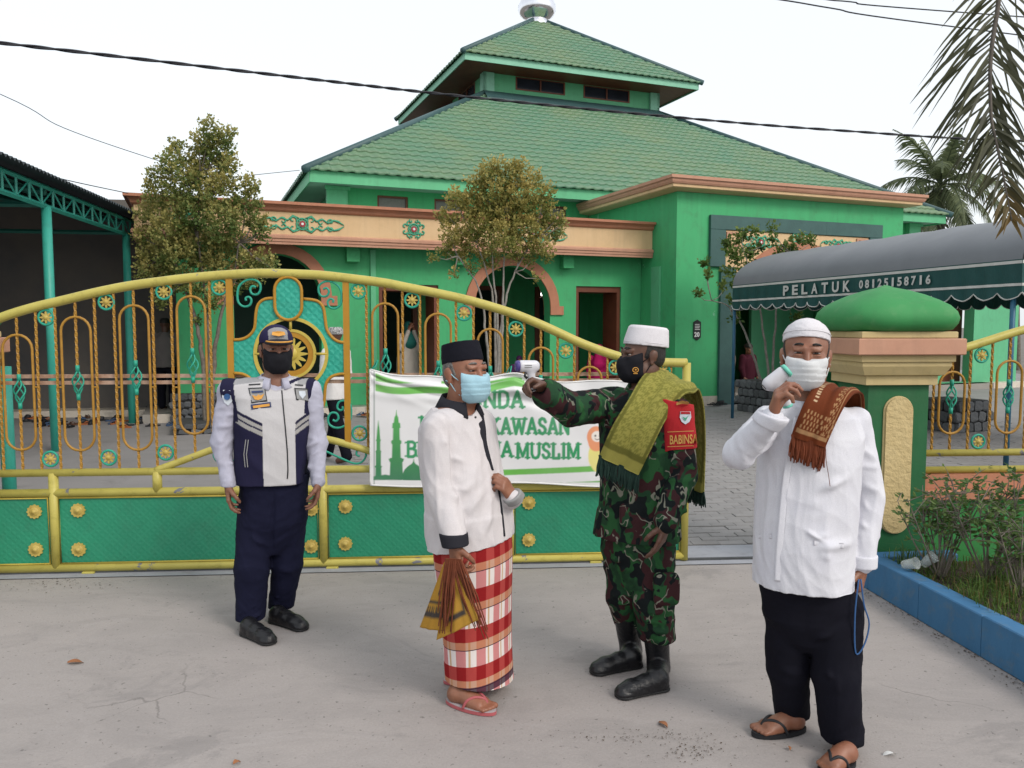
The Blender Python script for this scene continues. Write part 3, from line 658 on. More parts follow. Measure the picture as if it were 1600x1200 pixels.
for k in range(4):
    a = k * PI / 2; d = Vector((math.cos(a), 0, math.sin(a))); c3 = Vector((cc.x, -.004, cc.z)); tubep('spoke', [c3 + d * Rout * .68, c3 + d * Rout], .0095, 'yellow_clean', gate, 6)
q = MB(); lo = []
for i in range(112):
    t = 2 * PI * i / 112; rr = Rout * (.36 + .10 * math.cos(14 * t)); lo.append((cc.x + rr * math.cos(t), cc.z + rr * math.sin(t)))
q.ext([lo], .012, lambda u, v, w: Vector((u, -.012 + w, v))); q.lathe([(.045, 0), (.04, .01), (.015, .008), (0, .018)], (cc.x, -.012, cc.z), 20, Matrix(((1, 0, 0), (0, 0, -1), (0, 1, 0)))); q.build('sunflower', 'yellow_clean', gate)
tubep('cross_rod', [(cc.x - Rout * .55, .004, cc.z), (cc.x + Rout * .55, .004, cc.z)], .007, 'yellow_clean', gate, 6)
# scrolls in the four corners of the medallion bay
def scroll(cx_, cy_, sx, sy):
    k = lambda u, v: (lambda g_: (g_.x, -.002, g_.z))(gp(cx_ + sx * u, cy_ + sy * v))
    P = [(-4, -2), (-7, -7), (-2, -13), (7, -13), (12, -5), (9, 6), (-2, 10)]
    A = [(a, b) for a, b in ((3, -6), (-2, -8), (-6, -3), (-3, 4), (5, 5), (10, -2), (9, -12), (0, -18), (-12, -17), (-23, -8), (-26, 6), (-24, 18), (-16, 24), (-7, 22), (-4, 14), (-8, 9), (-13, 11), (-12, 15))]
    mb = MB(); mb.tube(catmull([k(a, b) for a, b in A], 4), .008, 6); mb.build('scroll', 'gate_teal', gate)
scroll(397, 455, 1, 1); scroll(508, 458, -1, 1); scroll(523, 650, -1, -1); scroll(385, 650, 1, -1)
for sx in (-1, 1):
    pts = [(453 + sx * a, b) for a, b in ((36, 694), (52, 703), (80, 716), (100, 724), (112, 722), (119, 712), (115, 703), (106, 703), (104, 710), (109, 713))]
    tubep('scroll', catmull([gp(*p) for p in pts], 4), .0075, 'gate_teal', gate, 6)
# running wheel brackets on the track
for px in (930, 140, 520):
    s = gp(px, 880).x; wz = zBot - .028
    br = boxp('wheel_bracket', (s - .04, -.03, wz - .055), (s + .04, .03, wz + .004), 'yellow_paint', gate, .004)
    MB().lathe([(0, -.012), (.022, -.012), (.026, 0), (.022, .012), (0, .012)], (s + .005, -.042, wz - .036), 14, Matrix(((1, 0, 0), (0, 0, 1), (0, 1, 0)))).build('wheel', 'black_plate', br)
# angle-iron rail the wheels run on
rail = boxp('gate_rail', (-9, -.012, .007), (9, .012, .02), 'stone_grey', None); rail.location = GO; rail.rotation_euler = (0, 0, GA)
tag(rail, 'rusty steel ground rail under the sliding gate', 'rail'); WM[rail] = WM[gate]

# ================================================================== banner tied to the gate
BS0, BS1 = gp(579, 660, -.06).x, gp(1010, 660, -.06).x
bz_tl, bz_bl = gp(581, 577, -.06).z, gp(577, 757, -.06).z
bz_tr, bz_br = gp(1005, 592, -.06).z, gp(1005, 757, -.06).z
ban = thing('banner', 'white vinyl banner with green lettering and minaret print tied to the gate', 'banner', gl((BS0 + BS1) / 2, -.06, 0), GA, None)
nx, nz = 330, 150
us, vs = np.meshgrid(np.linspace(0, 1, nx), np.linspace(0, 1, nz), indexing='ij')
PXb = 579 + us * (1010 - 579)
sag = 14 * np.sin(np.clip((us - .1) / .95, 0, 1) * PI) * .0
ytop = 577 + us * 15 + 10 * np.sin(PI * np.clip(us / .52, 0, 1)) + np.where(us > .52, 8 * np.sin(PI * np.clip((us - .52) / .48, 0, 1)), 0) + 2.5 * np.sin(us * 21)
ybot = 757 - us * 1 + 3 * np.sin(us * 9)
PYb = ytop + (ybot - ytop) * (1 - vs)
A_ = (PXb - 800) / F; B_ = (600 - PYb) / F
dx, dy, dz = A_, CP + B_ * SP, -SP + B_ * CP
o_ = -.06; P0 = GO + gn * o_
t_ = (P0.x * gn.x + P0.y * gn.y) / (dx * gn.x + dy * gn.y)
S_ = (dx * t_ - GO.x) * ge.x + (dy * t_ - GO.y) * ge.y; Z_ = CH + dz * t_
def fold(u, v, a, w, ang, c):
    q = (u - c[0]) * math.cos(ang) + (v - c[1]) * math.sin(ang); return a * np.exp(-(q / w) ** 2)
off = -.004 + .010 * np.sin(us * 5 + vs * 2.2) * (1 - .3 * vs) + fold(us, vs, .014, .03, 1.0, (.06, .9)) * np.clip(1 - us * 2.6, 0, 1) + fold(us, vs, .010, .025, .75, (.12, .8)) * np.clip(1 - us * 2, 0, 1) + fold(us, vs, -.012, .03, 1.35, (.5, .85)) + fold(us, vs, .01, .04, 1.5, (.75, .75)) + fold(us, vs, .012, .022, 1.1, (.55, .95)) * vs ** 2 + .003 * np.sin(us * 37 + vs * 11) * vs
mid = (BS0 + BS1) / 2
V = np.stack([S_ - mid, -np.abs(off) - .012 + off * .5, Z_], -1).reshape(-1, 3)
idx = np.arange(nx * nz).reshape(nx, nz)
Fq = np.stack([idx[:-1, :-1], idx[1:, :-1], idx[1:, 1:], idx[:-1, 1:]], -1).reshape(-1, 4)
# the print, in the banner's own coordinates (photo pixels along the cloth)
X = PXb; Y = PYb - (us * 0)
base = np.ones((nx, nz, 3)) * np.array((.72, .72, .73)); G1 = np.array((.13, .42, .07)); G2 = np.array((.02, .27, .10)); GD = np.array((.015, .2, .08))
def blend(msk, c):
    global base
    m_ = np.clip(msk, 0, 1)[..., None]; base = base * (1 - m_) + np.asarray(c) * m_
def edge(d): return np.clip(.5 - d / 1.4, 0, 1)
inX = edge(587 - X)
blend(inX * edge(np.abs(Y - (ytop + 9 + (X - 579) * .028)) - np.clip(6 - (X - 587) * .10, 0, 6)) * (X < 650), G1)
y2 = ytop + 26 - (X - 579) * .05
blend(inX * edge(np.abs(Y - y2) - 5.5) * (X < 820), G1)
blend(edge(np.abs(Y - (ytop + 8)) - 2) * (X > 690) * (X < 815), G1)
blend(edge(np.abs(X - 585) - .6), (.05, .12, .08))
# lower green swooshes
q_ = 741 - np.clip(X - 690, 0, 400) * .028 - (np.clip(X - 690, 0, 400) / 320) ** 2 * 6
blend(edge(np.abs(Y - q_) - 4.5) * (X > 680), G1)
q2 = 755 - (np.clip(X - 800, 0, 300) / 150) ** 1.3 * 7
blend(edge(np.maximum(q2 + 1 - Y, Y - 752.5)) * (X > 815), G1 * .9)
# minarets and dome
def widths(cx, tab):
    ys = [t[0] for t in tab]; ws = [t[1] for t in tab]
    w = np.interp(Y, ys, ws, left=-5, right=-5); return edge(np.abs(X - cx) - w)
grad = np.clip((Y - 640) / 110, 0, 1)[..., None]; GC = np.array((.06, .36, .06)) * (1 - grad) + np.array((.015, .17, .07)) * grad
def blend2(m_):
    global base
    m_ = np.clip(m_, 0, 1)[..., None]; base = base * (1 - m_) + GC * m_
blend2(widths(619.5, [(640, .2), (648, 1), (652, 3), (660, 4), (661, 6), (668, 6.5), (669, 5), (687, 5.5), (688, 8), (692, 8), (694, 6.5), (715, 7), (716, 12), (720, 11), (722, 9.5), (749, 10.5)]))
blend2(widths(591.5, [(656, .2), (664, 1), (672, 2), (686, 3), (687, 4), (690, 3), (703, 3), (704, 4.5), (708, 4), (727, 4), (728, 6), (731, 4.5), (749, 5)]))
blend2(edge(np.maximum(np.abs(X - 606) - 22, np.maximum(741 + np.abs(X - 602) * .15 - Y, Y - 749.5))))
blend2(widths(646.5, [(716, .3), (721, 1), (724, 3), (728, 9), (733, 14), (739, 17), (745, 18), (750, 18)]))
# slab-serif lettering by strokes
GL = {
 'A': (1.0, [[(.12, 0), (.5, 1), (.88, 0)], [(.27, .34), (.73, .34)], 'S.12,0', 'S.88,0'], ),
 'N': (1.02, [[(.16, 0), (.16, 1), (.84, 0), (.84, 1)], 'S.16,0', 'S.84,1', 'S.12,1']),
 'D': (.95, [[(.18, 0), (.18, 1), (.5, 1), (.78, .86), (.87, .5), (.78, .14), (.5, 0), (.18, 0)], 'S.14,0', 'S.14,1']),
 'M': (1.2, [[(.14, 0), (.14, 1), (.5, .12), (.86, 1), (.86, 0)], 'S.14,0', 'S.86,0', 'S.10,1', 'S.9,1']),
 'U': (1.0, [[(.17, 1), (.17, .3), (.28, .07), (.5, 0), (.72, .07), (.83, .3), (.83, 1)], 'S.17,1', 'S.83,1']),
 'K': (1.02, [[(.17, 0), (.17, 1)], [(.82, 1), (.22, .42)], [(.42, .6), (.86, 0)], 'S.17,0', 'S.17,1', 'S.8,1', 'S.86,0']),
 'W': (1.3, [[(.08, 1), (.29, 0), (.5, .88), (.71, 0), (.92, 1)], 'S.1,1', 'S.9,1', 'S.5,1']),
 'S': (.85, [[(.82, .78), (.68, .95), (.45, 1), (.22, .9), (.17, .72), (.3, .57), (.65, .45), (.83, .28), (.76, .1), (.5, 0), (.28, .05), (.15, .22)]]),
 'B': (.92, [[(.18, 0), (.18, 1), (.55, 1), (.76, .9), (.78, .68), (.6, .54), (.18, .54)], [(.6, .54), (.85, .42), (.86, .14), (.62, 0), (.18, 0)], 'S.14,0', 'S.14,1']),
 'E': (.86, [[(.8, .82), (.8, 1), (.18, 1), (.18, 0), (.84, 0), (.84, .2)], [(.18, .52), (.6, .52)], 'S.14,0', 'S.14,1']),
 'R': (.98, [[(.18, 0), (.18, 1), (.6, 1), (.78, .88), (.78, .64), (.6, .5), (.18, .5)], [(.5, .5), (.84, 0)], 'S.18,0', 'S.14,1', 'S.86,0']),
 'I': (.5, [[(.5, 0), (.5, 1)], 'S.5,0', 'S.5,1']),
 'L': (.82, [[(.22, 1), (.22, 0), (.84, 0), (.84, .26)], 'S.22,1', 'S.16,0']),
 ' ': (.5, []),
}
def letters(s, x0, x1, yb, h, tilt=0., th=.21):
    tot = sum(GL[c][0] for c in s); k = (x1 - x0) / tot; x = x0
    for c in s:
        w = GL[c][0] * k; wn = w * .96
        if c != ' ':
            i0 = max(0, int((x - 4 - 579) / 431 * (nx - 1))); i1 = min(nx, int((x + w + 4 - 579) / 431 * (nx - 1)) + 2)
            xx = (X[i0:i1] - x) ; yy = (yb + (X[i0:i1] - x0) * tilt - Y[i0:i1]); D = np.full(xx.shape, 99.)
            for st_ in GL[c][1]:
                if isinstance(st_, str):
                    a, b = st_[1:].split(','); a = float(a) * wn; b = float(b) * h; b = b + (.04 * h if b < .5 * h else -.04 * h)
                    D = np.minimum(D, np.maximum(np.abs(xx - a) - h * .20, np.abs(yy - b) - h * .055) + h * .10); continue
                for p, q in zip(st_, st_[1:]):
                    ax, ay, bx, by = p[0] * wn, p[1] * h, q[0] * wn, q[1] * h
                    ll = (bx - ax) ** 2 + (by - ay) ** 2 + 1e-6
                    t = np.clip(((xx - ax) * (bx - ax) + (yy - ay) * (by - ay)) / ll, 0, 1)
                    D = np.minimum(D, np.hypot(xx - ax - t * (bx - ax), yy - ay - t * (by - ay)))
            cov = np.clip(.5 - (D - h * th / 2) / 1.2, 0, 1)[..., None]
            base[i0:i1] = base[i0:i1] * (1 - cov) + G2 * cov
        x += w
letters('ANDA', 733, 819, 636, 25); letters('MASUK', 656, 752, 676, 25, .0); letters('KAWASAN', 764, 890, 677, 24); letters('BERBUSANA', 635, 802, 713, 23); letters('MUSLIM', 806, 906, 715, 23)
# a small headscarfed girl printed at the right end
def ell(cx, cy, rx, ry, c): blend(edge((np.hypot((X - cx) / rx, (Y - cy) / ry) - 1) * min(rx, ry)), c)
ell(934, 715, 14, 22, (.72, .66, .22)); ell(922, 712, 4, 14, (.72, .66, .22)); ell(930, 690, 12, 14, (.75, .3, .15)); ell(930, 682, 14, 17, (.75, .3, .15)); ell(932, 681, 9, 8.5, (.8, .74, .68))
ell(929, 680, 1.4, 1.6, (.03, .03, .03)); ell(936, 680, 1.4, 1.6, (.03, .03, .03)); blend(edge(np.maximum(np.abs(np.hypot(X - 932, Y - 682) - 4) - .6, 684 - Y)), (.1, .05, .05)); ell(946, 668, 4, 5, (.3, .55, .8))
M('banner_print', (.7, .7, .7), attr='Col', rough=.38, ns=2, bmp=.05, bs=200)
me = mesh('cloth', V, Fq, 'banner_print', True); cols = np.concatenate([base.reshape(-1, 3), np.ones((nx * nz, 1))], 1); colattr(me, cols)
bo = obj('cloth', me, ban)
hem = MB(); 
for (sel, rr) in ((idx[:, 0], .006), (idx[0, :], .006), (idx[:, -1], .006)):
    mb = MB(); mb.tube([Vector(V[i]) for i in sel[::6]] + [Vector(V[sel[-1]])], rr, 5, flat=(Vector((0, 1, 0)), .5)); mb.build('hem', 'white_paint', ban)
for px, py in ((581, 577), (790, 586)):
    c = gp(px, py, -.03); c.x -= mid; tubep('tie_cord', [(c.x, -.012, c.z), (c.x + .03, .0, c.z + .02), (c.x + .04, .03, c.z + .06), (c.x + .03, .05, c.z + .05), (c.x + .0, .02, c.z + .0)], .005, 'gate_teal', ban, 5)
# ================================================================== gate pillars
def pillar(name, label, s0, o0, group='gate pillars'):
    """s0, o0: centre along / behind the gate line"""
    c = gl(s0, o0); t = thing(name, label, 'pillar', (c.x, c.y, 0), GA, group)
    boxp('shaft', (-.2, -.2, 0), (.2, .2, 1.30), 'pillar_green', t, .004)
    boxp('base_block', (-.24, -.24, 0), (.24, .24, .12), 'terracotta', t, .01)
    prof = [(.205, 1.28), (.235, 1.28), (.235, 1.335), (.262, 1.345), (.29, 1.40), (.29, 1.425), (.305, 1.43), (.305, 1.47), (.28, 1.48)]
    mb = MB(); n = len(prof)
    V = []
    for d, z in prof: V += [(-d, -d, z), (d, -d, z), (d, d, z), (-d, d, z)]
    Fc = [(i * 4 + k, i * 4 + (k + 1) % 4, i * 4 + 4 + (k + 1) % 4, i * 4 + 4 + k) for i in range(n - 1) for k in range(4)]
    mb.add(V, Fc); mb.build('cap_moulding', 'cream_stone', t)
    boxp('cap_slab', (-.345, -.345, 1.472), (.345, .345, 1.575), 'terra_pale', t, .006)
    boxp('cap_plate', (-.31, -.31, 1.576), (.31, .31, 1.618), 'cream_stone', t, .005)
    mb = MB(); m = 48; pr = [(.30, 0), (.34, .012), (.365, .05), (.372, .085), (.36, .125), (.325, .165), (.27, .20), (.20, .235), (.12, .265), (.05, .285), (.012, .30), (0, .302)]
    V = []; Fc = []
    for r, z in pr:
        for k in range(m):
            a = 2 * PI * k / m + PI / 4; nn = 4.2 if r > .1 else 2.4
            q = (abs(math.cos(a)) ** nn + abs(math.sin(a)) ** nn) ** (-1 / nn); V.append((r * q * math.cos(a), r * q * math.sin(a), 1.619 + z))
    for i in range(len(pr) - 1):
        for k in range(m): Fc.append((i * m + k, i * m + (k + 1) % m, (i + 1) * m + (k + 1) % m, (i + 1) * m + k))
    mb.add(V, Fc, True); mb.build('dome', 'dome_green', t)
    for k in range(4):
        Rz = Matrix.Rotation(k * PI / 2, 4, 'Z'); mb = MB(); mb.ext([stadium(0.0, .32, 1.20, .088, 14)], .022, lambda u, v, w: Rz @ Vector((u, -.2225 + w, v))); pn = mb.build('relief_panel', 'rough_cream', t)
        mb = MB(); mb.tube([Rz @ Vector((u, -.204, v)) for u, v in stadium(0, .32, 1.20, .092, 14)], .008, 6, closed=True); mb.build('panel_edge', 'cream_stone', pn)
    return t
pc = at(1401, 700, 5.05); rel = pc - GO; ps = rel.dot(ge); pn_ = rel.dot(gn)
PIL = pillar('gate_pillar', 'green gate pillar with onion dome cap beside the blue planter wall', ps, pn_ + .2)
pcl = at(15, 530, 5.5); rel = pcl - GO
pillar('gate_pillar', 'green gate pillar at the closed end of the gate, only its terracotta slab edge showing', rel.dot(ge) - .345, rel.dot(gn) - .345)
# green guide post at the closed end
gpst = at(12, 700, 5.55); g_ = thing('guide_post', 'bright green steel guide post behind the closed end of the gate', 'post', (gpst.x, gpst.y, 0), GA)
tubep('tube', [(0, 0, 0), (0, 0, 1.37)], .045, 'teal_paint', g_, 12); tubep('roller_arm', [(-.02, 0, 1.33), (-.02, -.12, 1.33)], .02, 'teal_paint', g_, 8); tubep('roller_arm', [(-.02, 0, 1.0), (-.02, -.12, 1.0)], .02, 'teal_paint', g_, 8)
boxp('foot_plate', (-.09, -.09, 0.008), (.09, .09, .02), 'teal_paint', g_)
# ================================================================== fence right of the pillar
fc = gl(ps + .22, pn_ + .22); fen = thing('fence', 'yellow barred fence on a green wall, right of the domed pillar', 'fence', (fc.x, fc.y, 0), GA)
FLn = 4.2
boxp('footing_wall', (0.0, -.08, 0), (FLn, .08, .50), 'fence_wall_green', fen)
boxp('ledge', (0.0, -.13, .502), (FLn, .13, .57), 'terracotta', fen, .008); boxp('upper_footing', (0.0, -.07, .571), (FLn, .07, .66), 'terracotta', fen)
for z in (.685, .80): tubep('rail', [(0, 0, z), (FLn, 0, z)], .024, 'yellow_paint', fen, 10)
tubep('end_post', [(.035, 0, .572), (.035, 0, 1.47)], .022, 'yellow_clean', fen, 10)
def fz(x): return 1.455 + .22 * (1 - math.cos(min(x, 1.1) / 1.1 * PI)) / 2 + .0 * x
tubep('top_rail', [(x * .1, 0, fz(x * .1)) for x in range(0, int(FLn * 10) + 1)], .029, 'yellow_paint', fen, 12)
def fbar(s, z0, z1): bar(s, z0, z1, parent=fen)
u0 = .16
for k in range(10):
    c = u0 + .115 + k * .40
    if c + .2 > FLn: break
    mb = MB(); mb.tube([(u, -.004, v) for u, v in stadium(c, .93, min(fz(c) - .14, 1.42), .088)], .0085, 7, closed=True); mb.build('oval_ring', 'ochre_bar', fen)
    bar(c, .82, 1.09, parent=fen); bar(c, 1.27, fz(c) - .02, parent=fen); basket(c, 1.18, parent=fen)
    for sg in (-1, 1): bar(c + sg * .125, .82, fz(c + sg * .125) - .02, parent=fen)
    rosette(c + .2, fz(c + .2) - .085, parent=fen, r=.045); rosette(c + .2, .875, parent=fen, r=.045)
# ================================================================== planter with the blue wall
pw = [gnd(1357, 925), gnd(1400, 951), gnd(1480, 998), gnd(1600, 1068)]
W0 = gnd(1356, 922); W1 = gnd(1600, 1068); dirw = (W1 - W0).normalized(); W2 = W0 + dirw * 4.6
nw = Vector((-dirw.y, dirw.x, 0)); nw = nw if nw.x > 0 else -nw
plt = thing('planter', 'low blue painted planter wall beside the driveway', 'planter', (W0.x, W0.y, 0), math.atan2(dirw.y, dirw.x))
sg = 1 if (Matrix.Rotation(-math.atan2(dirw.y, dirw.x), 3, 'Z') @ nw).y > 0 else -1
ln = 4.6; nseg = 9
for k in range(nseg):
    a, b = k * ln / nseg, (k + 1) * ln / nseg - .004
    boxp('wall_segment', (a, min(0, sg * .11), 0), (b, max(0, sg * .11), .215 + random.uniform(-.004, .004)), 'blue_paint', plt, .006)
boxp('end_wall', (-.002 - .1, min(sg * .0, sg * .6), 0), (-.004, max(0, sg * .6), .212), 'blue_paint', plt, .006)
boxp('soil_bed', (0, min(sg * .112, sg * 3.4), 0), (ln, max(sg * .112, sg * 3.4), .165), 'soil', plt)
# ================================================================== pavers behind the gate
pav = [];  PW, PH = .21, .105
me_p = MB().box((0, 0, -.03), (PW - .004, PH - .004, .014), None, .003).data('paver', 'paver')
court = [o for o in COL.objects if o.name == 'courtyard'][0]
cand = []
for j in range(0, 118):
    o = .37 + j * PH
    for i in range(-24, 48):
        s = i * PW + (PW / 2 if j % 2 else 0); p = gl(s, o)
        if p.x < -.3 - (p.y - 5.5) * .42 or p.x > 9: continue
        loc = p - MC; lx = loc.x * math.cos(MA) + loc.y * math.sin(MA); ly = -loc.x * math.sin(MA) + loc.y * math.cos(MA)
        if ly > -11.4 and lx < BX0 or ly > BY - .12: continue
        pxx = 800 + F * p.x / p.y; vis = 1090 < pxx < 1335
        cand.append((0 if vis else 1, p.y, p))
cand.sort(key=lambda q: (q[0], q[1]))
VV = []; FF = []; bx = MB().box((0, 0, -.03), (PW - .004, PH - .004, .014)); bV = [v.copy() for v in bx.V]; bF = bx.F[1:]
Rg = Matrix.Rotation(GA, 3, 'Z')
for k, (v, yy, p) in enumerate(cand):
    dz = random.uniform(-.004, .004); rz = random.uniform(-.03, .03)
    if k < 295: o = obj('paver', me_p, court, (p.x, p.y, dz), (random.uniform(-.012, .012), random.uniform(-.01, .01), GA + rz)); continue
    n = len(VV); Rj = Matrix.Rotation(GA + rz, 3, 'Z')
    for q in bV: r_ = Rj @ q; VV.append((p.x + r_.x, p.y + r_.y, r_.z + dz))
    FF += [tuple(i + n for i in f) for f in bF]
pf = obj('paver_field', mesh('paver_field', VV, FF, 'paver'), court); pf['kind'] = 'stuff'
# ================================================================== open shed on the left
e1 = Vector((-.143, .99, 0)).normalized(); 
p1 = gnd(88, 705); p2 = gnd(207, 661)
e1 = (p2 - p1).normalized(); l1 = Vector((-e1.y, e1.x, 0))
shed = thing('open_shed', 'open shed with teal posts and truss beside the mosque', 'shed', p1, math.atan2(e1.y, e1.x) - PI / 2)
# local: y along the eave away from the camera, x to the right; shed lies at x<0
bay = (p2 - p1).length; EH = 3.2; SLP = math.tan(R(11))
for k in (-1, 0, 1, 2, 3): 
    tubep('post', [(0, k * bay, 0), (0, k * bay, EH)], .06, 'teal_paint', shed, 14)
for k in (-1, 0, 1, 2, 3): tubep('post', [(-8.5, k * bay, 0), (-8.5, k * bay, EH)], .06, 'teal_paint', shed, 10)
y0, y1 = -1.6 * bay, 3.3 * bay
tubep('bottom_chord', [(0, y0, EH), (0, y1, EH)], .034, 'teal_paint', shed, 4, sq=True); tubep('top_chord', [(0, y0, EH + .25), (0, y1, EH + .25)], .03, 'teal_paint', shed, 4)
nweb = 44
for k in range(nweb):
    a = y0 + (y1 - y0) * k / nweb; b = y0 + (y1 - y0) * (k + 1) / nweb
    tubep('web_strut', [(0, a, EH), (0, a, EH + .25)], .017, 'teal_paint', shed, 4); tubep('web_strut', [(0, a, EH + (.24 if k % 2 else .01)), (0, b, EH + (.01 if k % 2 else .24))], .013, 'teal_paint', shed, 4)
# corrugated roof, rising away from the eave
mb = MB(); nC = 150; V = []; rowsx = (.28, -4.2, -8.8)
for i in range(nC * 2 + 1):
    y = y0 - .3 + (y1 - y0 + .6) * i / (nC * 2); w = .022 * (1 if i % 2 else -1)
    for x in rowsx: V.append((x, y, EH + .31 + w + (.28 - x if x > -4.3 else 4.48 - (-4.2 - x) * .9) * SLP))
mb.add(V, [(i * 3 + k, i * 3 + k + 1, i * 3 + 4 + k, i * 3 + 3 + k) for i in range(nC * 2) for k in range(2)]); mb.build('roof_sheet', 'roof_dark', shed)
for k in range(9):
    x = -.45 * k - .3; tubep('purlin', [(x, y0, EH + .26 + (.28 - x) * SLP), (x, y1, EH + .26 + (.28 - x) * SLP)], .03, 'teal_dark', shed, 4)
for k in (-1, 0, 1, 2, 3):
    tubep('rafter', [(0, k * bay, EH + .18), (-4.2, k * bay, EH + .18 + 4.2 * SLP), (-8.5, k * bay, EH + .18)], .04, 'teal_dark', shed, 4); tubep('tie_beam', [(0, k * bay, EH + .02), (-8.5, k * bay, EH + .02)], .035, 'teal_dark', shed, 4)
YB = 1.5 * bay
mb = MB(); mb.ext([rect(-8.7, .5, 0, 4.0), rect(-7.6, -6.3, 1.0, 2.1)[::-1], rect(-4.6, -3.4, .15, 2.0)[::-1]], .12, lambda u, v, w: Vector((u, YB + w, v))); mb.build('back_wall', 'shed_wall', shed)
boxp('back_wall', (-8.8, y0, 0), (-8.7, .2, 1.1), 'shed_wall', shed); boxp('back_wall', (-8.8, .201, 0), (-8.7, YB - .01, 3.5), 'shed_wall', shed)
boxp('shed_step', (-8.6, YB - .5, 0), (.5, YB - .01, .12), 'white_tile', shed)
# ================================================================== awning tent on the right
TC = at(1145, 447, 14.1); TD = (at(1598, 405, 8.55) - TC); TD.z = 0; TLn = TD.length; td = TD.normalized(); tp = Vector((-td.y, td.x, 0))
if tp.x < 0: tp = -tp
tent = thing('awning_tent', 'party tent with grey barrel roof and dark green lettered valance', 'tent', (TC.x, TC.y, 0), math.atan2(td.y, td.x))
# local: x along the valance towards the camera, y = +/- width
sy = 1 if (Matrix.Rotation(-math.atan2(td.y, td.x), 3, 'Z') @ tp).y > 0 else -1
TWd = 4.0; Z0 = 2.37; RISE = .68
def tl(x, w, z): return Vector((x, sy * w, z))
mb = MB(); nu, nv = 48, 24; V = []
for i in range(nu + 1):
    x = TLn * i / nu; bow = .02 * math.sin(i / nu * PI * 6) ** 2
    for j in range(nv + 1):
        a = PI * j / nv; w = TWd / 2 * (1 - math.cos(a)); V.append(tl(x, w, Z0 + (RISE - bow) * math.sin(a) ** .85 if 0 < j < nv else Z0))
mb.add(V, [(i * (nv + 1) + j, (i + 1) * (nv + 1) + j, (i + 1) * (nv + 1) + j + 1, i * (nv + 1) + j + 1) for i in range(nu) for j in range(nv)], True)
mb.build('roof_canvas', 'tarp_grey', tent, True)
def valance(pa, pb, out, name='valance'):
    pa = Vector(pa); pb = Vector(pb); d = (pb - pa); ln = d.length; d.normalize(); o = Vector(out)
    nsc = max(2, round(ln / .30)); k = 8; mb = MB(); V = []; bot = []
    for i in range(nsc * k + 1):
        t = (i % k) / k; p = pa + d * (ln * i / (nsc * k)); zb = -.355 - .075 * (math.sin(PI * t) ** .6 if i % k else 0)
        ripple = o * (.012 * math.sin(i * .9) + .004)
        V += [p + Vector((0, 0, 0)), p + Vector((0, 0, -.2)) + ripple * .5, p + Vector((0, 0, zb)) + ripple * 1.4]; bot.append(V[-1] + o * .004)
    mb.add(V, [(i * 3 + j, i * 3 + 3 + j, i * 3 + 4 + j, i * 3 + 1 + j) for i in range(nsc * k) for j in range(2)]); vo = mb.build(name, 'valance_green', tent)
    mb = MB(); mb.tube([q for q in bot], .008, 4); mb.build('piping', 'canvas_white', vo)
    for za, zb in ((-.012, -.045), (-.255, -.285)):
        mb = MB(); V = []
        for i in range(nsc * k + 1):
            p = pa + d * (ln * i / (nsc * k)); rp = o * (.012 * math.sin(i * .9) + .004)
            f = lambda z: rp * (.5 * -z / .2 if z > -.2 else .5 + .9 * (-z - .2) / .15)
            V += [p + Vector((0, 0, za)) + f(za) + o * .004, p + Vector((0, 0, zb)) + f(zb) + o * .004]
        mb.add(V, [(i * 2, i * 2 + 2, i * 2 + 3, i * 2 + 1) for i in range(nsc * k)]); mb.build('stripe', 'canvas_white', vo)
    return vo
vf = valance(tl(0, 0, Z0), tl(TLn, 0, Z0), tl(0, -1, 0)); valance(tl(TLn, 0, Z0), tl(TLn, TWd, Z0), (1, 0, 0)); valance(tl(0, TWd, Z0), tl(TLn, TWd, Z0), tl(0, 1, 0)); valance(tl(0, 0, Z0), tl(0, TWd, Z0), (-1, 0, 0))
def tx(px): # pixel column -> distance along the valance
    r_ = (px - 800) / F; return (r_ * TC.y - TC.x) / (td.x - r_ * td.y)
def vtext(s, pa, pb, h, zb):
    V, Fc = textmesh(s, 1., .0); w = max(v.x for v in V); x0, x1 = tx(pa), tx(pb); hh = max(v.y for v in V)
    for ch in range(1): pass
    mb = MB(); mb.add([tl(x0 + v.x / w * (x1 - x0), -.022, Z0 + zb + v.y / hh * h) for v in V], Fc); mb.build('lettering', 'canvas_white', vf)
def spaced(s, pa, pb, h, zb, fill=.72):
    n = len(s)
    for i, c in enumerate(s):
        a = tx(pa); b = tx(pb); st = (b - a) / (n - 1 + fill); V, Fc = textmesh(c, 1., .035); mn = min(v.x for v in V); w = max(v.x for v in V) - mn; hh = max(v.y for v in V); lo = min(v.y for v in V)
        mb = MB(); ww = st * fill * (.45 if c in '1I' else 1); ctr = a + st * (i + fill / 2)
        mb.add([tl(ctr - ww / 2 + (v.x - mn) / w * ww, -.024, Z0 + zb + (v.y - lo) / (hh - lo) * h) for v in V], Fc); mb.build('letter', 'canvas_white', vf)
spaced('PELATUK', 1223, 1327, .155, -.235, .62); spaced('08125158716', 1341, 1452, .115, -.205, .66)
for x in (0.02, TLn * .5, TLn - .12):
    for w in (.03, TWd - .03): tubep('pole', [tl(x, w, 0), tl(x, w, Z0)], .028, 'tent_pole', tent, 8)
for x in (0.02, TLn * .25, TLn * .5, TLn * .75, TLn - .1):
    tubep('hoop', [tl(x, TWd / 2 * (1 - .97 * math.cos(PI * j / 28)), Z0 - .05 + (RISE - .06) * math.sin(PI * j / 28) ** .85 if 0 < j < 28 else Z0 - .05) for j in range(29)], .016, 'tent_pole', tent, 6)
for w in (.03, TWd - .03): tubep('edge_bar', [tl(0.02, w, Z0 - .015), tl(TLn - .1, w, Z0 - .015)], .018, 'tent_pole', tent, 6)
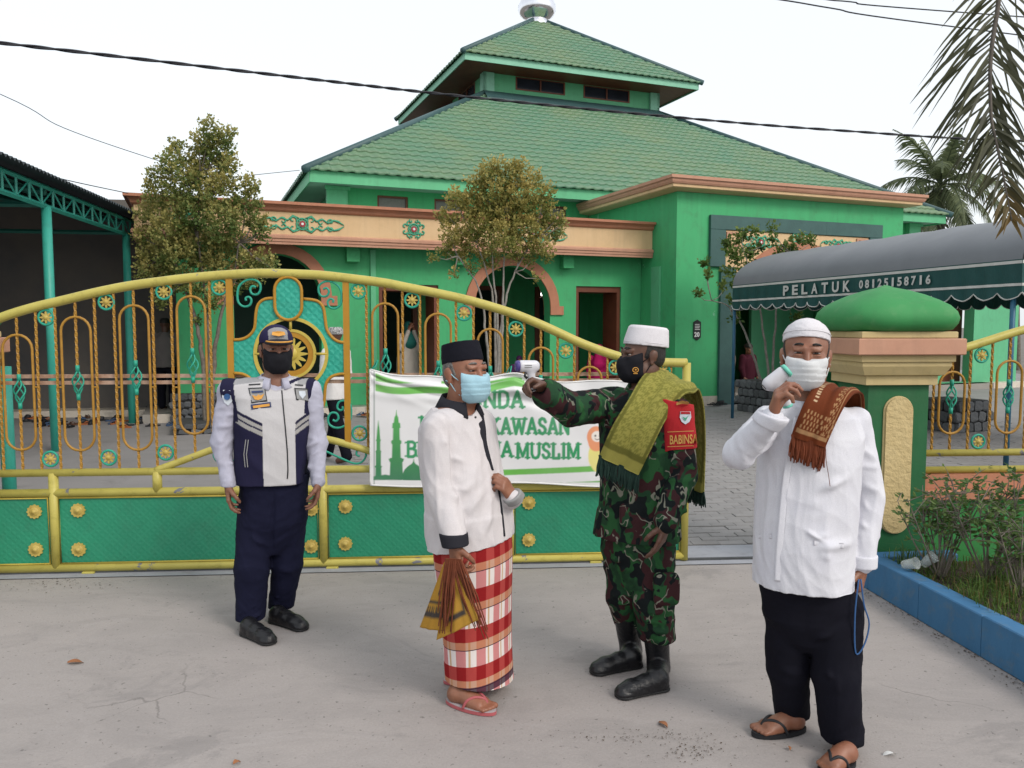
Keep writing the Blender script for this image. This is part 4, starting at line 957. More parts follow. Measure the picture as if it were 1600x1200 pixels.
# ================================================================== overhead cables
def cable(name, label, P, r, tw=False):
    pts = catmull([at(*p) for p in P], 8); mb = MB()
    if tw:
        n = len(pts); dens = []
        for a, b in zip(pts, pts[1:]):
            for k in range(6): dens.append(a.lerp(b, k / 6))
        dens.append(pts[-1])
        for ph in (0, PI):
            mb.tube([p + Vector((0, math.sin(i * .55 + ph), math.cos(i * .55 + ph))) * r * .8 for i, p in enumerate(dens)], r, 6)
    else: mb.tube(pts, r, 5)
    o = mb.build(name, 'cable'); tag(o, label, 'cable'); return o
cable('power_cable', 'thick twisted black cable crossing in front of the mosque roof', [(-900, -10, 6.5), (-400, 24, 8), (0, 67, 9.2), (430, 117, 10.6), (700, 148, 11.4), (1000, 178, 12.2), (1300, 203, 13), (1660, 222, 14), (2300, 230, 17)], .0125, True)
cable('overhead_wire', 'thin wire sagging down to the bushy tree by the shed', [(-500, -60, 9), (0, 147, 11.2), (100, 200, 12), (250, 252, 13), (330, 275, 13.5)], .006)
cable('overhead_wire', 'thin wire running over the shed roof to the mosque cornice', [(-500, 120, 7), (0, 250, 9.5), (90, 278, 11), (200, 302, 13)], .007)
cable('overhead_wire', 'short wire between the bushy tree and the roof eave', [(340, 280, 14), (400, 273, 15), (468, 266, 16.5)], .006)
cable('overhead_wire', 'upper of two wires passing behind the hanging palm frond', [(700, -90, 12), (1240, -8, 14), (1330, 3, 14.5), (1460, 16, 15), (2200, 70, 19)], .012)
cable('overhead_wire', 'lower of two wires passing behind the hanging palm frond', [(700, -70, 11), (1180, -6, 13), (1300, 13, 13.5), (1460, 38, 14.2), (2200, 130, 18)], .012)
# ================================================================== smooth solids (people, clothing)
def fr_(o, yaw=0., pitch=0., roll=0.):
    """frame: columns right, forward, up; yaw turns forward from -Y (towards the camera), + = to picture right"""
    f = Vector((math.sin(yaw), -math.cos(yaw), 0)); r = Vector((-math.cos(yaw), -math.sin(yaw), 0))   # r = the figure's own right... picture left when facing the camera
    Mx = Matrix((r, f, Vector((0, 0, 1)))).transposed()
    Mx = Mx @ Matrix.Rotation(pitch, 3, 'X') @ Matrix.Rotation(roll, 3, 'Y')
    return (np.array(o, float), np.array(Mx, float))
def smin(a, b, k):
    if k <= 0: return np.minimum(a, b)
    h = np.clip(.5 + .5 * (b - a) / k, 0, 1); return b + (a - b) * h - k * h * (1 - h)
class Solid:
    def __init__(s): s.P = []
    def add(s, fn, lo, hi, k=.02, op='u'): s.P.append((fn, np.array(lo, float), np.array(hi, float), k, op)); return s
    def cone(s, a, b, ra, rb, k=.02, flat=None, op='u'):
        a = np.array(a, float); b = np.array(b, float); ba = b - a; L2 = ba @ ba + 1e-9; r = max(ra, rb)
        def fn(X, Y, Z):
            px, py, pz = X - a[0], Y - a[1], Z - a[2]; t = np.clip((px * ba[0] + py * ba[1] + pz * ba[2]) / L2, 0, 1)
            px = px - t * ba[0]; py = py - t * ba[1]; pz = pz - t * ba[2]
            if flat is not None:
                d = flat[0]; q = (px * d[0] + py * d[1] + pz * d[2]) * (1 / flat[1] - 1); px = px + d[0] * q; py = py + d[1] * q; pz = pz + d[2] * q
            return np.sqrt(px * px + py * py + pz * pz) - (ra + (rb - ra) * t)
        return s.add(fn, np.minimum(a, b) - r, np.maximum(a, b) + r, k, op)
    def chain(s, pts, rs, k=.015, flat=None):
        for i in range(len(pts) - 1): s.cone(pts[i], pts[i + 1], rs[i], rs[i + 1], k, flat)
        return s
    def ell(s, c, r, fr=None, k=.02, op='u', sup=2):
        c = np.array(c, float); r = np.array(r, float); A = np.eye(3); o = c
        if fr is not None: A = fr[1]; o = fr[0] + A @ c
        ext = np.sqrt((A ** 2) @ (r ** 2)) if sup == 2 else np.abs(A) @ r
        def fn(X, Y, Z):
            x, y, z = X - o[0], Y - o[1], Z - o[2]
            u = (x * A[0, 0] + y * A[1, 0] + z * A[2, 0]) / r[0]; v = (x * A[0, 1] + y * A[1, 1] + z * A[2, 1]) / r[1]; w = (x * A[0, 2] + y * A[1, 2] + z * A[2, 2]) / r[2]
            q = np.sqrt(u * u + v * v + w * w) if sup == 2 else (np.abs(u) ** sup + np.abs(v) ** sup + np.abs(w) ** sup) ** (1 / sup)
            return (q - 1) * r.min() if sup != 2 else q * (q - 1) / (np.sqrt((u / r[0]) ** 2 + (v / r[1]) ** 2 + (w / r[2]) ** 2) + 1e-9)
        return s.add(fn, o - ext, o + ext, k, op)
    def loft(s, rows, yaw=0., k=.02, n=2.3, fr=None, op='u'):
        """rows: (z, cx, cy, rx, ry) bottom to top; rx across, ry front-back in the yawed frame"""
        rows = np.array(sorted(rows), float); z = rows[:, 0]; c, sn = math.cos(yaw), math.sin(yaw); rm = rows[:, 3:].max()
        A, o = (np.eye(3), np.zeros(3)) if fr is None else (fr[1], fr[0])
        def fn(X, Y, Z):
            if fr is not None:
                x, y, zz = X - o[0], Y - o[1], Z - o[2]
                X, Y, Z = x * A[0, 0] + y * A[1, 0] + zz * A[2, 0], x * A[0, 1] + y * A[1, 1] + zz * A[2, 1], x * A[0, 2] + y * A[1, 2] + zz * A[2, 2]
            zz = np.clip(Z, z[0], z[-1]); cx = np.interp(zz, z, rows[:, 1]); cy = np.interp(zz, z, rows[:, 2]); rx = np.interp(zz, z, rows[:, 3]); ry = np.interp(zz, z, rows[:, 4])
            x = X - cx; y = Y - cy; u = (x * c + y * sn) / rx; v = (-x * sn + y * c) / ry
            q = (np.abs(u) ** n + np.abs(v) ** n) ** (1 / n); d = (q - 1) * np.minimum(rx, ry); dz = np.maximum(z[0] - Z, Z - z[-1])
            return np.where((d > 0) & (dz > 0), np.hypot(np.maximum(d, 0), np.maximum(dz, 0)), np.maximum(d, dz))
        if fr is None: lo = (rows[:, 1].min() - rm, rows[:, 2].min() - rm, z[0]); hi = (rows[:, 1].max() + rm, rows[:, 2].max() + rm, z[-1])
        else:
            B = np.array([o + A @ np.array((x, y, q)) for x in (rows[:, 1].min() - rm, rows[:, 1].max() + rm) for y in (rows[:, 2].min() - rm, rows[:, 2].max() + rm) for q in (z[0], z[-1])]); lo, hi = B.min(0), B.max(0)
        return s.add(fn, lo, hi, k, op)
    def half(s, p, n, k=.004):      # keep the side where (x-p).n < 0
        p = np.array(p, float); n = np.array(n, float); n = n / np.linalg.norm(n)
        s.P.append((lambda X, Y, Z: (X - p[0]) * n[0] + (Y - p[1]) * n[1] + (Z - p[2]) * n[2], None, None, k, 'i')); return s
    def grow(s, d): s.P.append((lambda X, Y, Z: d, None, None, 0, 'g')); return s
    def field(s, h):
        los = [p[1] for p in s.P if p[4] == 'u']; his = [p[2] for p in s.P if p[4] == 'u']
        gsum = sum(max(0, float(p[0](0, 0, 0))) for p in s.P if p[4] == 'g')
        lo = np.min(los, 0) - 4 * h - gsum; hi = np.max(his, 0) + 4 * h + gsum; n = np.ceil((hi - lo) / h).astype(int) + 1
        D = np.full(n, .3, np.float32); ax = [lo[i] + h * np.arange(n[i]) for i in range(3)]
        for fn, a, b, k, op in s.P:
            if op == 'g': D -= fn(0, 0, 0); continue
            if a is None: i0 = np.zeros(3, int); i1 = n
            else:
                m = k + 3 * h + gsum; i0 = np.maximum(0, np.floor((a - m - lo) / h).astype(int)); i1 = np.minimum(n, np.ceil((b + m - lo) / h).astype(int) + 1)
            if (i1 <= i0).any(): continue
            X = ax[0][i0[0]:i1[0], None, None]; Y = ax[1][None, i0[1]:i1[1], None]; Z = ax[2][None, None, i0[2]:i1[2]]
            d = fn(X, Y, Z); sl = (slice(i0[0], i1[0]), slice(i0[1], i1[1]), slice(i0[2], i1[2])); Q = D[sl]
            if op == 'u': D[sl] = smin(Q, d, k)
            elif op == 's': D[sl] = -smin(-Q, d, k)
            elif op == 'i': D[sl] = -smin(-Q, -d, k)
        return D, lo
    def mesh(s, h):
        D, lo = s.field(h); return nets(D, lo, h)
def nets(D, lo, h):
    S = D < 0; n = D.shape; c = np.zeros((n[0] - 1, n[1] - 1, n[2] - 1), np.uint8); OFF = [(i, j, k) for i in (0, 1) for j in (0, 1) for k in (0, 1)]
    for i, j, k in OFF: c += S[i:n[0] - 1 + i, j:n[1] - 1 + j, k:n[2] - 1 + k]
    act = np.argwhere((c > 0) & (c < 8)); vals = np.stack([D[act[:, 0] + i, act[:, 1] + j, act[:, 2] + k] for i, j, k in OFF], 1).astype(np.float64)
    P = np.zeros((len(act), 3)); cnt = np.zeros(len(act))
    for a in range(8):
        for b in range(a + 1, 8):
            oa, ob = np.array(OFF[a]), np.array(OFF[b])
            if np.abs(oa - ob).sum() != 1: continue
            va, vb = vals[:, a], vals[:, b]; m = (va < 0) != (vb < 0); t = np.where(m, va / np.where(m, va - vb, 1), 0)
            P += np.where(m[:, None], oa + t[:, None] * (ob - oa), 0); cnt += m
    V = lo + h * (act + P / np.maximum(cnt, 1)[:, None])
    ix = np.full(c.shape, -1, np.int32); ix[tuple(act.T)] = np.arange(len(act)); Q = []
    for ax in range(3):
        sl0 = [slice(1, -1)] * 3; sl1 = [slice(1, -1)] * 3; sl0[ax] = slice(0, n[ax] - 1); sl1[ax] = slice(1, n[ax])
        A = S[tuple(sl0)]; B = S[tuple(sl1)]; e = np.argwhere(A != B); inside = A[tuple(e.T)]
        pos = e + 1; pos[:, ax] = e[:, ax]; b1, b2 = [(1, 2), (2, 0), (0, 1)][ax]
        def cell(d1, d2):
            q = pos.copy(); q[:, b1] -= d1; q[:, b2] -= d2; return ix[tuple(q.T)]
        quad = np.stack([cell(1, 1), cell(0, 1), cell(0, 0), cell(1, 0)], 1); quad[~inside] = quad[~inside][:, ::-1]; Q.append(quad)
    return V, np.concatenate(Q)
def vnormals(V, Q):
    n = np.cross(V[Q[:, 2]] - V[Q[:, 0]], V[Q[:, 3]] - V[Q[:, 1]]); N_ = np.zeros_like(V)
    for k in range(4): np.add.at(N_, Q[:, k], n)
    return N_ / (np.linalg.norm(N_, axis=1)[:, None] + 1e-12)
_wr = np.random.default_rng(3)
def waves(P, sc, amp, seed=0, n=5, ani=(1, 1, 1)):
    r = np.random.default_rng(seed); out = np.zeros(len(P)); A = np.array(ani)
    Pw = P + .06 * np.sin(P[:, [1, 2, 0]] * sc * .35 + seed)
    for i in range(n):
        d = r.normal(size=3); d /= np.linalg.norm(d); sn = np.sin((Pw * A) @ d * sc * (1 + .35 * i) + r.uniform(0, 6.28)); out += (.45 * sn + .55 * (1 - 2 * np.abs(sn) ** .8)) / (1 + .4 * i)
    return amp * out / 2
def creases(P, segs):
    """segs: (a, b, amp, width) ridge (+) or groove (-) along a segment"""
    out = np.zeros(len(P))
    jr = np.random.default_rng(len(segs) * 7 + 1)
    for a, b, amp, w in segs:
        a = np.array(a) + jr.normal(size=3) * .012; b = np.array(b) + jr.normal(size=3) * .02; amp = amp * jr.uniform(.35, 1.25); w = w * jr.uniform(.7, 1.3); ba = b - a; t = np.clip(((P - a) @ ba) / (ba @ ba + 1e-9), 0, 1); d = np.linalg.norm(P - a - t[:, None] * ba, axis=1)
        out += 2.1 * amp * np.exp(-(d / w) ** 2) * np.sin(np.clip(t, .02, .98) * PI) ** .5
    return out
def solid_obj(name, S, h, mat, parent, wr=None, seg=None, col=None, uv=None):
    V, Q = S.mesh(h)
    if wr or seg:
        Nn = vnormals(V, Q); d = np.zeros(len(V))
        for w in wr or []: d += waves(V, *w[:2], *w[2:])
        if seg: d += creases(V, seg)
        V = V + Nn * d[:, None]
    inv = np.array(WM[parent].inverted()); Vl = V @ inv[:3, :3].T + inv[:3, 3]
    me = bpy.data.meshes.new(name); me.vertices.add(len(Vl)); me.vertices.foreach_set('co', Vl.astype(np.float32).ravel())
    me.loops.add(len(Q) * 4); me.loops.foreach_set('vertex_index', Q.astype(np.int32).ravel()); me.polygons.add(len(Q)); me.polygons.foreach_set('loop_start', np.arange(0, len(Q) * 4, 4, dtype=np.int32))
    me.polygons.foreach_set('use_smooth', np.ones(len(Q), bool)); me.update(calc_edges=True); me.validate()
    me.materials.append(MATS[mat])
    if col is not None: colattr(me, np.concatenate([col(V), np.ones((len(V), 1))], 1))
    if uv is not None:
        a = me.attributes.new('pc', 'FLOAT_VECTOR', 'POINT'); a.data.foreach_set('vector', uv(V).astype(np.float32).ravel())
    o = obj(name, me, parent); BV[o] = (V, Q); return o
BV = {}
from mathutils.bvhtree import BVHTree
def surfer(o, Yf):
    V, Qd = BV[o]; t = BVHTree.FromPolygons(V.tolist(), Qd.tolist())
    def sf_(px, py, d=.002):
        a = (px - 800) / F; b_ = (600 - py) / F; dr = Vector((a, CP + b_ * SP, -SP + b_ * CP)).normalized(); h = t.ray_cast(Vector((0, 0, CH)), dr)[0]
        if h is None: h = at(px, py, Yf)
        return h - dr * d
    return sf_
# ------------------------------------------------------------------ anatomy
def hand(S, wr, d, n, thumb, curl=(.25, .3, .2), sc=1., thc=.3, k=.006, spread=.0, fan=0.):
    """wr wrist, d wrist->knuckles, n palm normal, thumb: side vector towards the thumb"""
    wr, d, n, t = [np.array(v, float) for v in (wr, d, n, thumb)]; d /= np.linalg.norm(d); n = n - d * (n @ d); n /= np.linalg.norm(n); t = t - d * (t @ d) - n * (t @ n); t /= np.linalg.norm(t)
    offs = (.027, .009, -.009, -.026); dl = (.084, .088, .084, .075); fl = ((.040, .025, .020), (.044, .028, .021), (.041, .027, .020), (.032, .020, .018))
    S.cone(wr - d * .02, wr + d * .03, .026 * sc, .03 * sc, .012, (n, .62))
    for i in range(4):
        K = wr + (d * dl[i] + t * offs[i]) * sc; S.cone(wr + d * .02 * sc + t * offs[i] * .55 * sc, K, .017 * sc, .0125 * sc, .010, (n, .95)); p = K; a = 0
        for j in range(3):
            a += curl[j] * (1 + .12 * (i - 1)); dv = d * math.cos(a) + n * math.sin(a) + t * spread * (1.5 - i); dv /= np.linalg.norm(dv); q = p + dv * fl[i][j] * sc
            S.cone(p, q, (.0100, .0092, .0083)[j] * sc, (.0092, .0083, .0070)[j] * sc, .003); p = q
    b = wr + (d * .022 + t * .024 + n * .006) * sc; v1 = d * .62 + t * .68 + n * .38; v1 /= np.linalg.norm(v1); q = b + v1 * .044 * sc; S.cone(b, q, .0155 * sc, .0125 * sc, .01)
    v2 = d * .86 + t * (.25 - thc * .6) + n * (.35 + thc); v2 /= np.linalg.norm(v2); q2 = q + v2 * .032 * sc; S.cone(q, q2, .0118 * sc, .0105 * sc, .004); v3 = d * .8 + t * (-.05 - thc) + n * (.3 + thc); v3 /= np.linalg.norm(v3); S.cone(q2, q2 + v3 * .025 * sc, .0102 * sc, .0082 * sc, .003)
def head(S, fr, sc=1., wide=1.):
    e = lambda c, r, k=.02, op='u', sup=2: S.ell(np.array(c) * sc, np.array(r) * sc, fr, k * sc, op, sup)
    P = lambda c: fr[0] + fr[1] @ (np.array(c, float) * sc)
    cn = lambda a, b, ra, rb, k=.012, op='u': S.cone(P(a), P(b), ra * sc, rb * sc, k * sc, None, op)
    e((0, -.012, .035), (.077 * wide, .096, .084), .0); e((0, .018, -.035), (.063 * wide, .078, .082), .03); e((0, .045, -.088), (.036, .042, .030), .03)
    for s_ in (-1, 1):
        e((s_ * .043 * wide, .058, -.018), (.026, .028, .024), .02); e((s_ * .055 * wide, .01, -.070), (.018, .04, .03), .025)
        e((s_ * .031, .090, .014), (.019, .012, .0105), .010, 's'); e((s_ * .031, .083, .021), (.019, .013, .0055), .006); e((s_ * .031, .081, .004), (.018, .013, .006), .006)
        cn((s_ * .014, .090, .030), (s_ * .046, .078, .034), .009, .007, .014)
        e((s_ * .079 * wide, -.012, -.004), (.009, .020, .033), .006); e((s_ * .086 * wide, -.018, .006), (.006, .017, .022), .006); e((s_ * .080 * wide, -.004, -.032), (.008, .009, .011), .006)
        e((s_ * .013, .101, -.038), (.010, .011, .009), .006)
    cn((0, .088, .022), (0, .109, -.032), .008, .0125, .012); e((0, .092, -.064), (.025, .010, .007), .008); e((0, .090, -.076), (.022, .010, .008), .008)
def face_bits(root, fr, sc=1., brow='hair_black', open_=1.):
    inv = WM[root].inverted(); P = lambda c: inv @ Vector(fr[0] + fr[1] @ (np.array(c, float) * sc)); A = inv.to_3x3() @ Matrix(fr[1].tolist())
    for s_ in (-1, 1):
        mb = MB(); mb.lathe([(.0, -.011), (.007, -.009), (.0108, -.003), (.0108, .003), (.007, .009), (0, .011)], (0, 0, 0), 12); mb.V = [P((s_ * .031, .0835, .0125)) + A @ Vector((v.x * 1.25 * sc, v.y * .75 * sc, v.z * .55 * open_ * sc)) for v in mb.V]; ey = mb.build('eye', 'eye_white', root)
        mb = MB(); mb.lathe([(0, .0015), (.004, .0012), (.0078, 0), (0, -.001)], (0, 0, 0), 10); mb.V = [P((s_ * .030, .0912, .0125)) + A @ Vector((v.x * sc, v.z * sc, v.y * .85 * open_ * sc)) for v in mb.V]; mb.build('iris', 'iris', ey)
        q = MB(); q.tube([P((s_ * x, y, z)) for x, y, z in ((.015, .0975, .042), (.026, .0950, .0445), (.038, .0875, .0435), (.050, .075, .036))], [.0035 * sc, .0046 * sc, .004 * sc, .002 * sc], 6); q.build('eyebrow', brow, root)
M('eye_white', (.30, .26, .24), None, 5, .3); M('iris', (.012, .008, .006), None, 5, .15); M('hair_black', (.010, .009, .009), (.02, .018, .016), 60, .55, .6, 220)
M('hair_grey', (.22, .21, .2), (.06, .055, .05), 60, .6, .6, 220)
def skin_mat(name, c):
    m, nt, b = mk_mat(name); o = objco(nt); r = ramp(nt, noise_n(nt, o, 22, 5, .6), .3, .75); col = mixc(nt, r, c, (c[0] * .72, c[1] * .62, c[2] * .58)); col = mixc(nt, math_n(nt, 'MULTIPLY', ramp(nt, noise_n(nt, o, 7, 2), .45, .7), .35), col, (c[0] * 1.1, c[1] * .8, c[2] * .75))
    L(nt, col, b.inputs['Base Color']); b.inputs['Roughness'].default_value = .48; b.inputs['Subsurface Weight'].default_value = .12; b.inputs['Subsurface Radius'].default_value = (.012, .005, .003); bump(nt, b, noise_n(nt, o, 260, 3), .18, .002)
skin_mat('skin_a', (.22, .105, .065)); skin_mat('skin_b', (.27, .12, .07)); skin_mat('skin_c', (.115, .055, .035)); skin_mat('skin_d', (.25, .115, .068))
def cloth(name, c, c2=None, weave=420, rough=.85, attr=None, bmp=.45, fold=.45):
    m, nt, b = mk_mat(name); o = objco(nt)
    if attr: col = N(nt, 'ShaderNodeAttribute', attribute_name='Col').outputs['Color']
    else: col = mixc(nt, ramp(nt, noise_n(nt, o, 6, 5, .6), .3, .75), c, c2 or tuple(v * .86 for v in c))
    vv_ = N(nt, 'ShaderNodeHueSaturation'); L(nt, col, vv_.inputs['Color']); L(nt, math_n(nt, 'SUBTRACT', 1.04, math_n(nt, 'MULTIPLY', ramp(nt, noise_n(nt, o, weave, 2), .3, .7), .16)), vv_.inputs['Value']); col = vv_.outputs[0]
    L(nt, col, b.inputs['Base Color']); b.inputs['Roughness'].default_value = rough; b.inputs['Specular IOR Level'].default_value = .2; b.inputs['Specular IOR Level'].default_value = .12
    h = math_n(nt, 'ADD', math_n(nt, 'MULTIPLY', noise_n(nt, o, weave, 2), .12), math_n(nt, 'MULTIPLY', noise_n(nt, objco(nt, (1, 1, .45)), 9, 3, .5, 1.5), fold)); bump(nt, b, h, bmp, .02)
    return m, nt, b
cloth('white_cotton', (.66, .66, .70), (.61, .61, .67)); cloth('white_old', (.62, .58, .585), (.56, .535, .55)); cloth('white_cap', (.66, .64, .67), None, 300, bmp=.2)
cloth('navy_cloth', (.010, .011, .030), (.007, .008, .023)); cloth('black_cloth', (.007, .007, .013), (.005, .005, .009)); cloth('lilac_shirt', (.44, .44, .53), (.39, .39, .48)); cloth('vest_cloth', (.5, .5, .5), attr=1); cloth('black_velvet', (.010, .010, .016), None, 700)
cloth('mask_black', (.014, .014, .018), None, 500, .8, bmp=.1); cloth('mask_blue', (.36, .56, .64), (.32, .52, .62), 500, .7, bmp=.1); cloth('mask_white', (.62, .63, .64), None, 500, .7, bmp=.1); cloth('charcoal', (.025, .025, .032)); cloth('print_cloth', (.5, .5, .5), attr=1)
M('leather_black', (.010, .010, .012), None, 8, .32, .25, 90); M('sandal_black', (.012, .013, .016), None, 8, .55); M('sandal_pink', (.42, .10, .11), None, 8, .55); M('sandal_grey', (.40, .36, .37), None, 8, .6)
M('plastic_white', (.60, .60, .64), None, 8, .35); M('plastic_purple', (.07, .05, .22), None, 8, .4); M('plastic_mint', (.16, .58, .45), None, 8, .4); M('gold_print', (.62, .30, .05), None, 20, .6); M('red_cloth', (.42, .012, .018), (.36, .01, .015), 8, .85, .2, 200)
M('thread_gold', (.62, .34, .09), None, 30, .7); M('badge_blue', (.03, .10, .26), None, 20, .6); M('badge_white', (.55, .6, .66), None, 20, .6); M('grey_patch', (.28, .28, .28), None, 30, .8); M('patch_line', (.03, .05, .13), None, 30, .8)
# camouflage
m, nt, b = cloth('camouflage', (.03, .1, .04), bmp=.45, fold=.5); o = objco(nt, (1, 1, .8))
wv = N(nt, 'ShaderNodeVectorMath', operation='MULTIPLY_ADD'); nn = N(nt, 'ShaderNodeTexNoise'); nn.inputs['Scale'].default_value = 9; nn.inputs['Detail'].default_value = 2; L(nt, o, nn.inputs['Vector']); L(nt, nn.outputs['Color'], wv.inputs[0]); wv.inputs[1].default_value = (.10, .10, .10); L(nt, o, wv.inputs[2]); wo2 = wv.outputs[0]
def off_(v, d):
    q = N(nt, 'ShaderNodeVectorMath', operation='ADD'); L(nt, v, q.inputs[0]); q.inputs[1].default_value = d; return q.outputs[0]
col = mixc(nt, ramp(nt, noise_n(nt, wo2, 15, 1), .45, .5), (.022, .085, .030), (.016, .05, .024))
col = mixc(nt, ramp(nt, noise_n(nt, off_(wo2, (3, 1, 7)), 17, 1, .4), .53, .545), col, (.042, .016, .018))
col = mixc(nt, ramp(nt, noise_n(nt, off_(wo2, (9, 4, 2)), 19, 1, .4), .55, .565), col, (.008, .011, .012))
ab = math_n(nt, 'ABSOLUTE', math_n(nt, 'SUBTRACT', noise_n(nt, off_(wo2, (5, 8, 3)), 16, 1.5, .5), .5)); gate_ = ramp(nt, noise_n(nt, off_(wo2, (1, 2, 3)), 13, 0), .54, .57)
col = mixc(nt, math_n(nt, 'MULTIPLY', math_n(nt, 'SUBTRACT', 1., ramp(nt, ab, .018, .026)), gate_), col, (.20, .20, .16))
L(nt, col, b.inputs['Base Color'])
# checked sarong: u = distance round the cloth, v = height
m, nt, b = cloth('sarong_check', (.5, .1, .1), bmp=.3); pc_ = N(nt, 'ShaderNodeAttribute', attribute_name='pc'); sp = N(nt, 'ShaderNodeSeparateXYZ'); L(nt, pc_.outputs['Vector'], sp.inputs[0])
def band_(x, per, a, b_):
    f = math_n(nt, 'FRACT', math_n(nt, 'DIVIDE', x, per)); return math_n(nt, 'MULTIPLY', math_n(nt, 'GREATER_THAN', f, a), math_n(nt, 'LESS_THAN', f, b_))
U, Vv = sp.outputs[0], sp.outputs[1]
colw = mixc(nt, band_(U, .088, .0, .5), (.66, .61, .59), (.50, .20, .20)); colw = mixc(nt, band_(U, .088, .62, .72), colw, (.50, .33, .2))
hb = band_(Vv, .172, .42, .78); colh = mixc(nt, band_(U, .088, .0, .5), (.36, .05, .045), (.24, .012, .014)); col = mixc(nt, hb, colw, colh)
col = mixc(nt, math_n(nt, 'MULTIPLY', band_(Vv, .172, .22, .42), .75), col, (.42, .17, .07)); col = mixc(nt, band_(Vv, .172, .20, .222), col, (.03, .012, .03))
col = mixc(nt, math_n(nt, 'MULTIPLY', band_(Vv, 10., .0010, .0042), .9), col, (.04, .012, .03)); L(nt, col, b.inputs['Base Color'])
# ribbons of cloth (towels, mats)
def ribbon(name, ctr, wid, mat, parent, th=.012, nseg=8, nw=14, colf=None, ripple=.0, seed=1):
    C_ = catmull(ctr, nseg); Wd = catmull(wid, nseg); n = len(C_); V = []; UVs = []
    Ls = [0]
    for a, b_ in zip(C_, C_[1:]): Ls.append(Ls[-1] + (b_ - a).length)
    inv = WM[parent].inverted()
    for side in (1, -1):
        for i in range(n):
            t = nrm(C_[min(i + 1, n - 1)] - C_[max(i - 1, 0)]); nn = nrm(t.cross(Wd[i]))
            for j in range(nw + 1):
                q = j / nw * 2 - 1; rp = ripple * math.sin(q * 5 + seed + Ls[i] * 3) + ripple * .5 * math.sin(q * 11 + Ls[i] * 9)
                ed = 1 - abs(q) ** 6 * .7
                V.append(inv @ (C_[i] + Wd[i] * q + nn * (rp + side * th / 2 * ed))); UVs.append((Ls[i], q))
    m_ = nw + 1; Fc = []
    for i in range(n - 1):
        for j in range(nw):
            a = i * m_ + j; Fc.append((a, a + 1, a + m_ + 1, a + m_)); Fc.append((a + n * m_, a + n * m_ + m_, a + n * m_ + m_ + 1, a + n * m_ + 1))
    for i in range(n - 1):
        for j in (0, nw):
            a = i * m_ + j; Fc.append((a, a + m_, a + m_ + n * m_, a + n * m_))
    for i in (0, n - 1):
        for j in range(nw):
            a = i * m_ + j; Fc.append((a, a + 1, a + 1 + n * m_, a + n * m_))
    me = mesh(name, V, Fc, mat, True)
    if colf: colattr(me, [tuple(colf(u, q, Ls[-1])) + (1,) for u, q in UVs])
    return obj(name, me, parent), C_, Wd
def fringe(name, c, w, d, ln, mat, parent, n=40, r=.0028, seed=0, jit=.02):
    rr = random.Random(seed); mb = MB(); c, w, d = Vector(c), Vector(w), Vector(d).normalized()
    for i in range(n):
        q = i / (n - 1) * 2 - 1; p = c + w * q; e = p + d * ln * rr.uniform(.75, 1.1) + Vector((rr.uniform(-jit, jit), rr.uniform(-jit, jit), 0)); m_ = p.lerp(e, .5) + Vector((rr.uniform(-jit, jit) * .6, rr.uniform(-jit, jit) * .6, 0))
        mb.tube([p - d * .006, m_, e], [r, r * 1.1, r * .6], 4)
    inv = WM[parent].inverted(); mb.V = [inv @ v for v in mb.V]; o = mb.build(name, mat, parent); o['kind'] = 'stuff'; return o
# ================================================================== people
def np3(v): return np.array(v, float)
def fp(fr, c, sc=1.): return fr[0] + fr[1] @ (np.array(c, float) * sc)
def person(name, label, px, py):
    b = gnd(px, py); return thing('person', label, 'person', (b.x, b.y, 0), 0)
def wpart(mb, name, mat, root): return mb.build(name, mat, root, world=True)
def mask(root, fr, mat, sc=1., top=-.002, back=.022, sd=.028, pleats=False, loops=True, logo=None):
    S = Solid(); head(S, fr, sc); S.ell(np.array((0, .070, -.060)) * sc, np.array((.054, .050, .058)) * sc, fr, .03); S.ell(np.array((0, .098, -.030)) * sc, np.array((.020, .018, .03)) * sc, fr, .02)
    S.grow(.006); A = fr[1]
    S.half(fp(fr, (0, .09, top), sc), A @ np.array((0, .28, 1.))); S.half(fp(fr, (0, back, 0), sc), A @ np.array((0, -1., .12))); S.half(fp(fr, (0, .06, -.124), sc), A @ np.array((0, .1, -1.)))
    for s_ in (-1, 1): S.half(fp(fr, (s_ * .064, sd, 0), sc), A @ np.array((s_ * 1., -.9, .0)))
    def disp(V): return V
    o = solid_obj('face_mask', S, .0042, mat, root)
    if pleats:
        me = o.data; co = np.empty(len(me.vertices) * 3, np.float32); me.vertices.foreach_get('co', co); co = co.reshape(-1, 3); Wd = co + np.array(root.location); l = (Wd - fr[0]) @ fr[1]
        nn = np.empty(len(co) * 3, np.float32); me.vertices.foreach_get('normal', nn); nn = nn.reshape(-1, 3); ph = ((l[:, 2] + .105 * sc) / .022) % 1.0; co += nn * ((ph - .5) * .0032 * (l[:, 1] > .03) * (l[:, 2] < -.030) * (l[:, 2] > -.098))[:, None]; me.vertices.foreach_set('co', co.ravel()); me.update()
    if loops:
        for s_ in (-1, 1):
            for za, zb in ((-.028, .012), (-.088, -.030)):
                mb = MB(); mb.tube([Vector(fp(fr, p, sc)) for p in ((s_ * .064, .040, za), (s_ * .074, .018, (za * .6 + zb * .4)), (s_ * .0835, -.004, zb), (s_ * .088, -.022, zb * .7 - .004))], .0022, 5); wpart(mb, 'ear_loop', mat, root)
    return o
